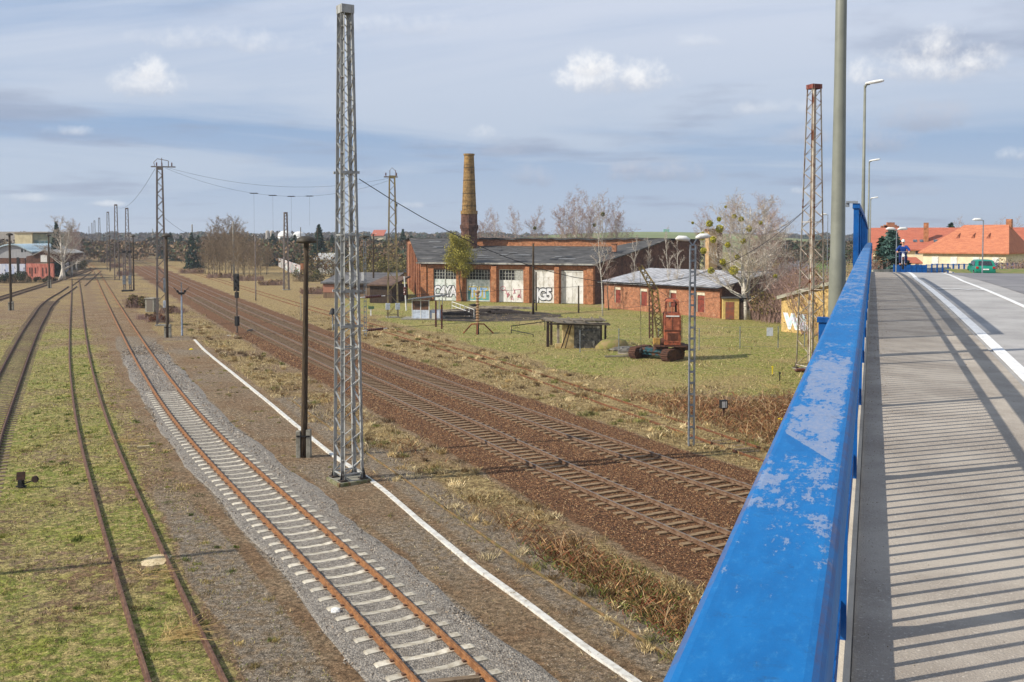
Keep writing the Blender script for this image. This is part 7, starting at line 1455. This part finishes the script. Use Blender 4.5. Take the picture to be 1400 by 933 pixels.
for k,(x,yt,D,pr,lb) in enumerate(((704,290,238,1,'bare birch second from the chimney on the skyline'),(770,273,225,2,'tall bare birch at the left of the dense skyline group'),(789,269,222,1,'tall bare birch left of the middle in the dense skyline group'),(806,272,226,2,'tall bare birch in the middle of the dense skyline group'),(823,272,224,1,'tall bare birch at the right of the dense skyline group'),(843,279,228,2,'bare birch at the right end of the dense skyline group'),(660,296,250,2,'small bare birch hugging the chimney on its right side'),
        (1000,279,160,1,'bare reddish birch just left of the top of the big birch'),(1052,278,150,2,'bare reddish birch right behind the top of the big birch'),(963,292,170,1,'faint bare birch behind the square chimney'))):
    o=dup(pr1 if pr==1 else pr2,(0,0,0),0,lb); settree(o,x,yt,D,17,k*1.3,1.05)
for k,(x,y,r_,D,lb) in enumerate(((824,293,5,222,'mistletoe ball high in the dense skyline group'),(813,308,4,222,'mistletoe ball low in the dense skyline group'),(731,312,4,238,'mistletoe ball in the small skyline birch'))):
    t=thing('mistletoe',lb,'mistletoe',AT(x,y,D)); leafballs('leaves',[(0,0,0)],r_*D/F*.6,200,.14,[(96,98,44),(120,116,50),(74,78,36)],t)
# thicket of bare saplings left of centre
pr3,_=bare('sapling','bare pale brown sapling in the thicket',Vector((0,0,0)),51,12,BKD,TWB,'thicket of bare trees beyond the main line',nl=20,l1=.4,spread=.7,n2=8,n3=8,up=.9,tr=.017,start=.1,rb=.1)
pr4,_=bare('sapling','bare sapling',Vector((0,0,0)),52,12,mat('pale_sapling',(156,142,120),(120,106,88),3.),TWB,'thicket of bare trees beyond the main line',nl=20,l1=.42,spread=.8,n2=8,n3=8,up=.85,tr=.017,start=.1,rb=.1)
rr=random.Random(77); TH1=[(285,316,250),(292,307,258),(300,299,262),(308,296,266),(316,297,262),(325,303,258),(332,312,255),(340,318,250),(348,322,246),(356,325,250),(364,330,255),(345,330,236),(334,326,240),(312,318,242),(296,318,244),(280,322,262),(303,308,285),(318,307,288),(290,330,236),(324,322,232),(352,338,230),(366,340,262)]
rows=['leftmost','second from the left','third from the left','fourth from the left','fifth from the left','sixth from the left']
pos=['at the left edge of the thicket','left part of the thicket, full crown','tallest crown on the left of the thicket','tallest crown in the middle of the thicket','just right of the concrete pole in the thicket','upper right part of the thicket','right shoulder of the thicket','right edge of the tall part of the thicket','low one right of the steel pole','low one near the left end of the graffiti wall','lowest one left of the silo','small front one right of the concrete pole','front one in line with the black signal','front one in the left middle','front one near the left concrete pole','outermost left one beside the evergreen','back row, left','back row, right','smallest front one at the left','front one right before the concrete pole','small front one by the steel pole','back one left of the graffiti wall end']
for k,((x,yt,D),lb) in enumerate(zip(TH1,pos)):
    pr=pr3 if k%2==0 else pr4; lab='bare brown sapling, '+lb
    if k==0: o=pr3; o['label']=lab
    elif k==1: o=pr4; o['label']=lab
    else: o=dup(pr,(0,0,0),0,lab)
    settree(o,x,yt,D,12,k*1.1,1.15)
# left birch with evergreen
lb_,_=bare('birch_tree','white bare birch with crooked limbs left of the far sidings',pz(82,232),61,12.5,BK,TWP,nl=13,l1=.42,spread=1.0,n2=7,n3=7,up=.55,tr=.022,fork=2,rb=.28)
settree(lb_,84,296,222,12.5,.6,1.5)
for x,yt,D,lb in((97,305,250,'bare tree right behind the white crooked birch'),(104,318,290,'smaller bare tree at the right of the white crooked birch')):
    o=dup(pr2,(0,0,0),0,lb); settree(o,x,yt,D,17,x)
# evergreens
def conifer(name,label,p,H,Wd,seed,pal,n=4200,group=None,start=.06):
    t=thing(name,label,'tree',p,0,group); r2=np.random.default_rng(seed); mb=MB(); mb.tube([(0,0,-.1),(0,0,H*.97)],[H*.018,.02],7); mb.build('trunk',BKD,t)
    nb_=int(H*9); C=[];  br=MB()
    P=[];cols=[]
    for k in range(nb_):
        u=start+(1-start)*(k/nb_); z=H*u; L=Wd/2*(1-u)**.85*r2.uniform(.75,1.12)+.12; az=k*2.399+r2.uniform(-.3,.3); e=np.array([math.cos(az),math.sin(az),-.12+.5*u]); m_=max(6,int(n/nb_*(1.6*(1-u)+.3)))
        q=r2.uniform(.15,1,m_)**.7; pp=np.array([0,0,z])+e[None]*(q*L)[:,None]; pp[:,2]-=.22*L*q**2; pp+=r2.normal(0,.09*L+.04,(m_,3))*np.array([1,1,.45]); P.append(pp)
        br.tube([(0,0,z),tuple(np.array([0,0,z])+e*L*.9-np.array([0,0,.18*L]))],[.03,.01],3,cap=False)
    P=np.vstack(P); N=len(P); a=r2.normal(size=(N,3))*[1,1,.5]; a/=np.linalg.norm(a,axis=1)[:,None]; b_=np.cross(a,r2.normal(size=(N,3))); b_/=np.linalg.norm(b_,axis=1)[:,None]; s=(Wd*.045+.06)*r2.uniform(.6,1.3,(N,1))
    soup('crown',np.stack([P-a*s,P+b_*s*.45,P+a*s,P-b_*s*.45],1),LEAF,pick(N,pal,.12),t); br.build('branches',BKD,t); return t
DKG=[(46,66,44),(34,54,38),(60,80,52),(28,44,32)]; BLG=[(84,112,104),(64,92,84),(104,130,120),(48,72,66)]
cf=conifer('spruce','tall dark blue green spruce right of the mushroom lamp',pz(436,292),AT(0,307,292).z,7.2,1,DKG+BLG[1:2])
H0=AT(0,307,292).z
cfs=[(454,322,330,1.0,'round dark conifer right of the tallest spruce'),(373,320,330,1.2,'dark spruce left of the thin grey lattice mast'),(403,321,360,1.3,'broad green conifer right of the thin grey lattice mast'),(469,330,300,.9,'small conifer behind the foreground mast, left side'),(551,313.5,380,.9,'small spruce on the skyline left of the engine shed'),(262,318,300,.9,'dark evergreen beside the left concrete pole'),(271,322,310,.9,'second dark evergreen left of the thicket'),
     (233,318,420,1.1,'blue green spruce right of the boxed mast, taller'),(247,322,430,1.1,'blue green spruce right of the boxed mast, shorter'),(222,322,440,1.1,'dark spruce just left of the boxed mast top'),(562,322,360,1.0,'low conifer touching the left end of the shed roof'),(240,330,400,1.2,'low broad conifer behind the tiny white house'),(1206,324,100,.95,'dark green conifer left of the blue spruce'),(1300,305,210,1.2,'small conifer top above the long house roof'),(77,303,245,.7,'dark narrow evergreen inside the white crooked birch')]
for x,yt,D,sx_,lb in cfs:
    o=dup(cf,(0,0,0),x,lb); h=AT(0,yt,D).z; s=h/H0; o.location=pz(x,D); o.scale=(s*sx_,s*sx_,s)
bs=conifer('blue_spruce','blue grey spruce in front of the red roofs at the end of the bridge',pz(1219,97),AT(0,313,97).z-.2,6.6,5,BLG,16000,start=.25)
# shrubs
def shrub(name,label,p,w,h,d,pal,n=500,size=.12,twm=None,cat='bush',stems=60):
    t=thing(name,label,cat,p); r2=random.Random(int(abs(p.x*13+p.y*7))); cs=[(r2.uniform(-w/2,w/2),r2.uniform(-d/2,d/2),h*r2.uniform(.2,.75)) for _ in range(max(6,int(w*2)))]
    leafballs('foliage',cs,[h*.35]*len(cs),max(20,n//len(cs)),size,pal,t)
    tw=[]
    for _ in range(stems*3): a=Vector((r2.uniform(-w/2,w/2),r2.uniform(-d/2,d/2),0)); b_=a+Vector((r2.uniform(-.5,.5),r2.uniform(-.4,.4),1))*h*r2.uniform(.5,1.1); tw.append((a,b_)); m_=a.lerp(b_,.5); tw.append((m_,m_+Vector((r2.uniform(-.6,.6),r2.uniform(-.5,.5),.5))*h*.4))
    twigsoup('stems',tw,.02+size*.06,twm or TWB,t); return t
OL=[(112,104,56),(92,88,50),(138,126,72),(76,74,44)]; BRN=[(124,96,68),(100,78,56),(146,116,80),(84,66,48)]; DG=[(52,62,38),(70,78,46),(40,50,32)]
shrub('bramble_bush','olive brown bramble bush left of the relay hut beside the rack',G(191,420,0),3.6,2.0,4,OL+BRN,2600,.13,TWR)
shrub('bramble_bush','reddish bramble at the foot of the boxed mast',G(217,440,0),2.6,.8,2.5,[(132,78,60),(104,66,52),(120,96,66)],900,.1,TWR)
shrub('bramble_bush','low brambles behind the pale relay hut at the track side',G(236,428,0),3.4,1.,3,BRN,900,.1,TWR)
for x_,y_,w_,h_,lb in((172,377,3.5,1.8,'brown bramble clump between the wooden poles, nearest the equipment rack'),(160,366,4,1.8,'brown bramble clump between the wooden poles, second from the rack'),(147,358,5,2.,'brown bramble clump between the wooden poles, third from the rack'),(139,351,6,2.2,'brown bramble clump at the foot of the far wooden poles'),(205,436,2.6,.7,'low bramble tuft just left of the boxed mast foot'),(262,374,7,1.6,'low brown scrub before the left concrete pole'),(300,380,6,1.3,'low brown scrub before the bare thicket, left'),(338,384,7,1.4,'low brown scrub before the bare thicket, right'),(372,390,5,1.2,'low scrub left of the thin grey lattice mast'),(432,402,5,1.3,'low scrub before the garage row'),(470,404,4,1.0,'low dry bush hard by the foreground mast, beyond the main line')):
    shrub('bramble_bush',lb,G(x_,y_,0),w_,h_,3,BRN+[(150,132,92)],900,.13,TWR,stems=110)
shrub('dark_bush','dark ivy bush in front of the blue graffiti wall',G(18,387,0),6,2.4,4,DG,2400,.18)
shrub('dark_bush','dark scrub in front of the pink brick shed',G(52,386,0),7,1.3,3,DG+BRN[:1],1500,.16)
shrub('dark_bush','dark green scrub under the white crooked birch',G(98,369,0),8,4,5,DG,2600,.22)
shrub('dark_bush','brown scrub beside the far end of the left boundary wall',G(113,352,0),14,4,8,BRN+DG[:1],2000,.3)
shrub('hedge','olive green hedge at the near end of the graffiti wall',G(404,357,0),16,3.2,6,OL,2600,.3)
shrub('hedge','green hedge right of the tiny far white house',G(252,345,0),26,3,6,OL+DG,1600,.35)
shrub('dark_bush','green bush beside the end pillar of the graffiti wall',G(421,385,0),6,2.6,4,OL+DG,1500,.18)
shrub('dark_bush','bush behind the yellowish lattice mast',G(528,385,0),14,5.5,6,OL,3000,.25)
shrub('hedge','scrub with yellow green leaves behind the garage row',G(478,378,0),24,6.5,7,OL+BRN,4500,.3)
shrub('dark_bush','scrub left of the yellow building, right of the birch trunk',G(1060,440,0),4.5,4.2,5,OL+BRN,2400,.13,TWR)
for x,D,w,h,lb in((1058,150,10,8,'brown bare scrub right of the big birch'),(1080,118,8,5.5,'brown scrub above the yellow building roof, left'),(1128,112,11,7.5,'brown scrub between rusty mast and lamp post'),(1152,100,9,6.8,'brown scrub behind the thick lamp post'),(1100,135,10,6,'brown scrub behind the rusty mast')):
    shrub('bare_scrub',lb,pz(x,D),w,h,5,BRN+OL[:1],1800,.12,TWR,stems=240)
shrub('bare_scrub','brown hedge before the spruce at the end of the bridge',AT(1204,372,97),3.2,1.6,2,BRN,1200,.07,TWR)
shrub('bare_scrub','leafless shrubs behind the blue railing at the right edge',AT(1392,374,100),5,1.6,2,BRN+OL,900,.08,TWR)
for x,D,yt,lb in((1312,260,303,'bare tree with mistletoe above the long house ridge'),(1368,250,304,'faint bare tree above the corner house roof, left'),(1386,255,303,'faint bare tree at the right edge above the roofs')):
    o=dup(pr1,(0,0,0),0,lb); settree(o,x,yt,D,17,x,.9)
# far woods: one mass of crowns along the horizon, a green hill
def woods(name,x0,x1,D0,D1,ytop0,ytop1,n,pal,label,seed,size):
    r2=np.random.default_rng(seed); px_=r2.uniform(x0,x1,n); D=r2.uniform(D0,D1,n); X=(px_-700)*D/F
    yt=np.interp(px_,[x0,x1],[ytop0,ytop1])+1.3*np.sin(px_*.11)+.9*np.sin(px_*.31+1); H=CZ+(324-yt)*D/F*r2.uniform(.8,1.03,n)
    C=[];Rr=[]
    for i in range(n): C.append((X[i],D[i],H[i]*.62)); Rr.append(H[i]*.42)
    m_=26; Cn=np.repeat(np.array(C),m_,axis=0); Rn=np.repeat(np.array(Rr),m_); v=r2.normal(size=(n*m_,3)); v/=np.linalg.norm(v,axis=1)[:,None]; P=Cn+v*(Rn*r2.uniform(.3,1,n*m_)**.5)[:,None]*[1.3,1,.95]; P[:,2]=np.maximum(P[:,2],.3)
    a=r2.normal(size=(n*m_,3)); a/=np.linalg.norm(a,axis=1)[:,None]; b_=np.cross(a,r2.normal(size=(n*m_,3))); b_/=np.linalg.norm(b_,axis=1)[:,None]; s=(size*np.repeat(D,m_)/F*r2.uniform(.6,1.3,n*m_))[:,None]
    pl_=np.array([lin(p_) for p_ in pal]); cols=np.repeat(pl_[r2.integers(0,len(pl_),n)],m_,axis=0)*r2.uniform(.8,1.2,(n*m_,1))
    o=soup(name,np.stack([P-a*s,P+b_*s*.8,P+a*s,P-b_*s*.8],1),LEAF,cols); o['kind']='stuff'; o['label']=label; o['category']='wood'; return o
WD=[(84,74,60),(96,82,66),(62,72,50),(76,66,56),(50,62,46),(104,92,72)]
woods('far_wood',-900,700,900,1700,320,318.5,2600,WD,'distant wood along the horizon on the left',1,2.4)
woods('near_wood',205,640,380,700,327,326,900,WD+[(46,60,42)],'belt of mixed trees behind the thicket and the shed',2,2.4)
woods('left_wood',-420,125,330,800,322,326,1100,WD,'trees behind the factory and boundary wall at the left',3,2.6)
woods('far_wood',690,1420,1100,2200,321,320,1300,WD,'distant wood along the horizon on the right',4,2.2)
SCB=[(112,90,70),(94,76,60),(130,106,80),(84,78,52),(104,88,58)]
woods('track_scrub',112,205,330,820,331,331,520,SCB,'brown bare scrub along the far sidings and main line',8,2.2)
woods('yard_scrub',235,560,290,500,331,330,800,SCB+[(70,80,52)],'brown bare scrub beyond the main line behind the masts',9,2.2)
woods('valley_wood',1040,1190,260,520,331,330,500,WD,'scrubby wood beside the far valley road',5,2.4)
woods('village_wood',1180,1420,230,420,325,322,200,WD,'trees hidden behind the red roofs',6,2.4)
woods('yard_wood',560,960,215,330,332,332,500,WD,'low scrub hidden behind the engine shed',7,2.6)
# remove scrub that would stand on the valley road is not needed: the road runs in front
hl=MB(); n=24; vs=[]
for j,(dy,f_) in enumerate(((0,0),(120,.75),(260,1.),(420,.6))):
    for k in range(n+1):
        u=k/n; x=-60+u*330; prof_=math.sin(math.pi*min(1,max(0,u)))**.55; vs.append((x+20,620+dy,-.1+(14.5*prof_*f_)))
hl.add(vs,[(j*(n+1)+k,j*(n+1)+k+1,(j+1)*(n+1)+k+1,(j+1)*(n+1)+k) for j in range(3) for k in range(n)]); o=hl.build('green_hill',mat('hill_grass',(124,134,80),(110,118,70),.02,.4,.6),smooth=True); o['kind']='structure'
for x,lb in((911,'tiny turquoise container on top of the green hill'),(965,'tiny white container on the green hill near the square chimney')):
    p=AT(x,312.8,880); p.z=14.0; mb=MB(); mb.box(-2.5,2.5,-1.2,1.2,0,2.6); mb.box(-2.6,2.6,-1.3,1.3,2.6,2.8); o=mb.build('container',mat('turquoise_tin',(110,176,160)) if x<950 else WHITE,bevel=.1); o.location=p; tag(o,lb,'container')
# light haze over the far distance
hz_=MB(); hz_.box(-3600,3600,-60,3400,-1.2,60); o=hz_.build('haze',bpy.data.materials.new('haze_air')); hm=o.data.materials[0]; hm.use_nodes=True; t=NT(hm.node_tree); t.n.clear(); pv=t.a('ShaderNodeVolumePrincipled'); pv.inputs['Color'].default_value=(.86,.92,1,1); pv.inputs['Density'].default_value=.00022; pv.inputs['Anisotropy'].default_value=.2; ou=t.a('ShaderNodeOutputMaterial'); t.s(ou.inputs['Volume'],pv); o['kind']='stuff'; o['label']='thin bluish haze over the far distance'
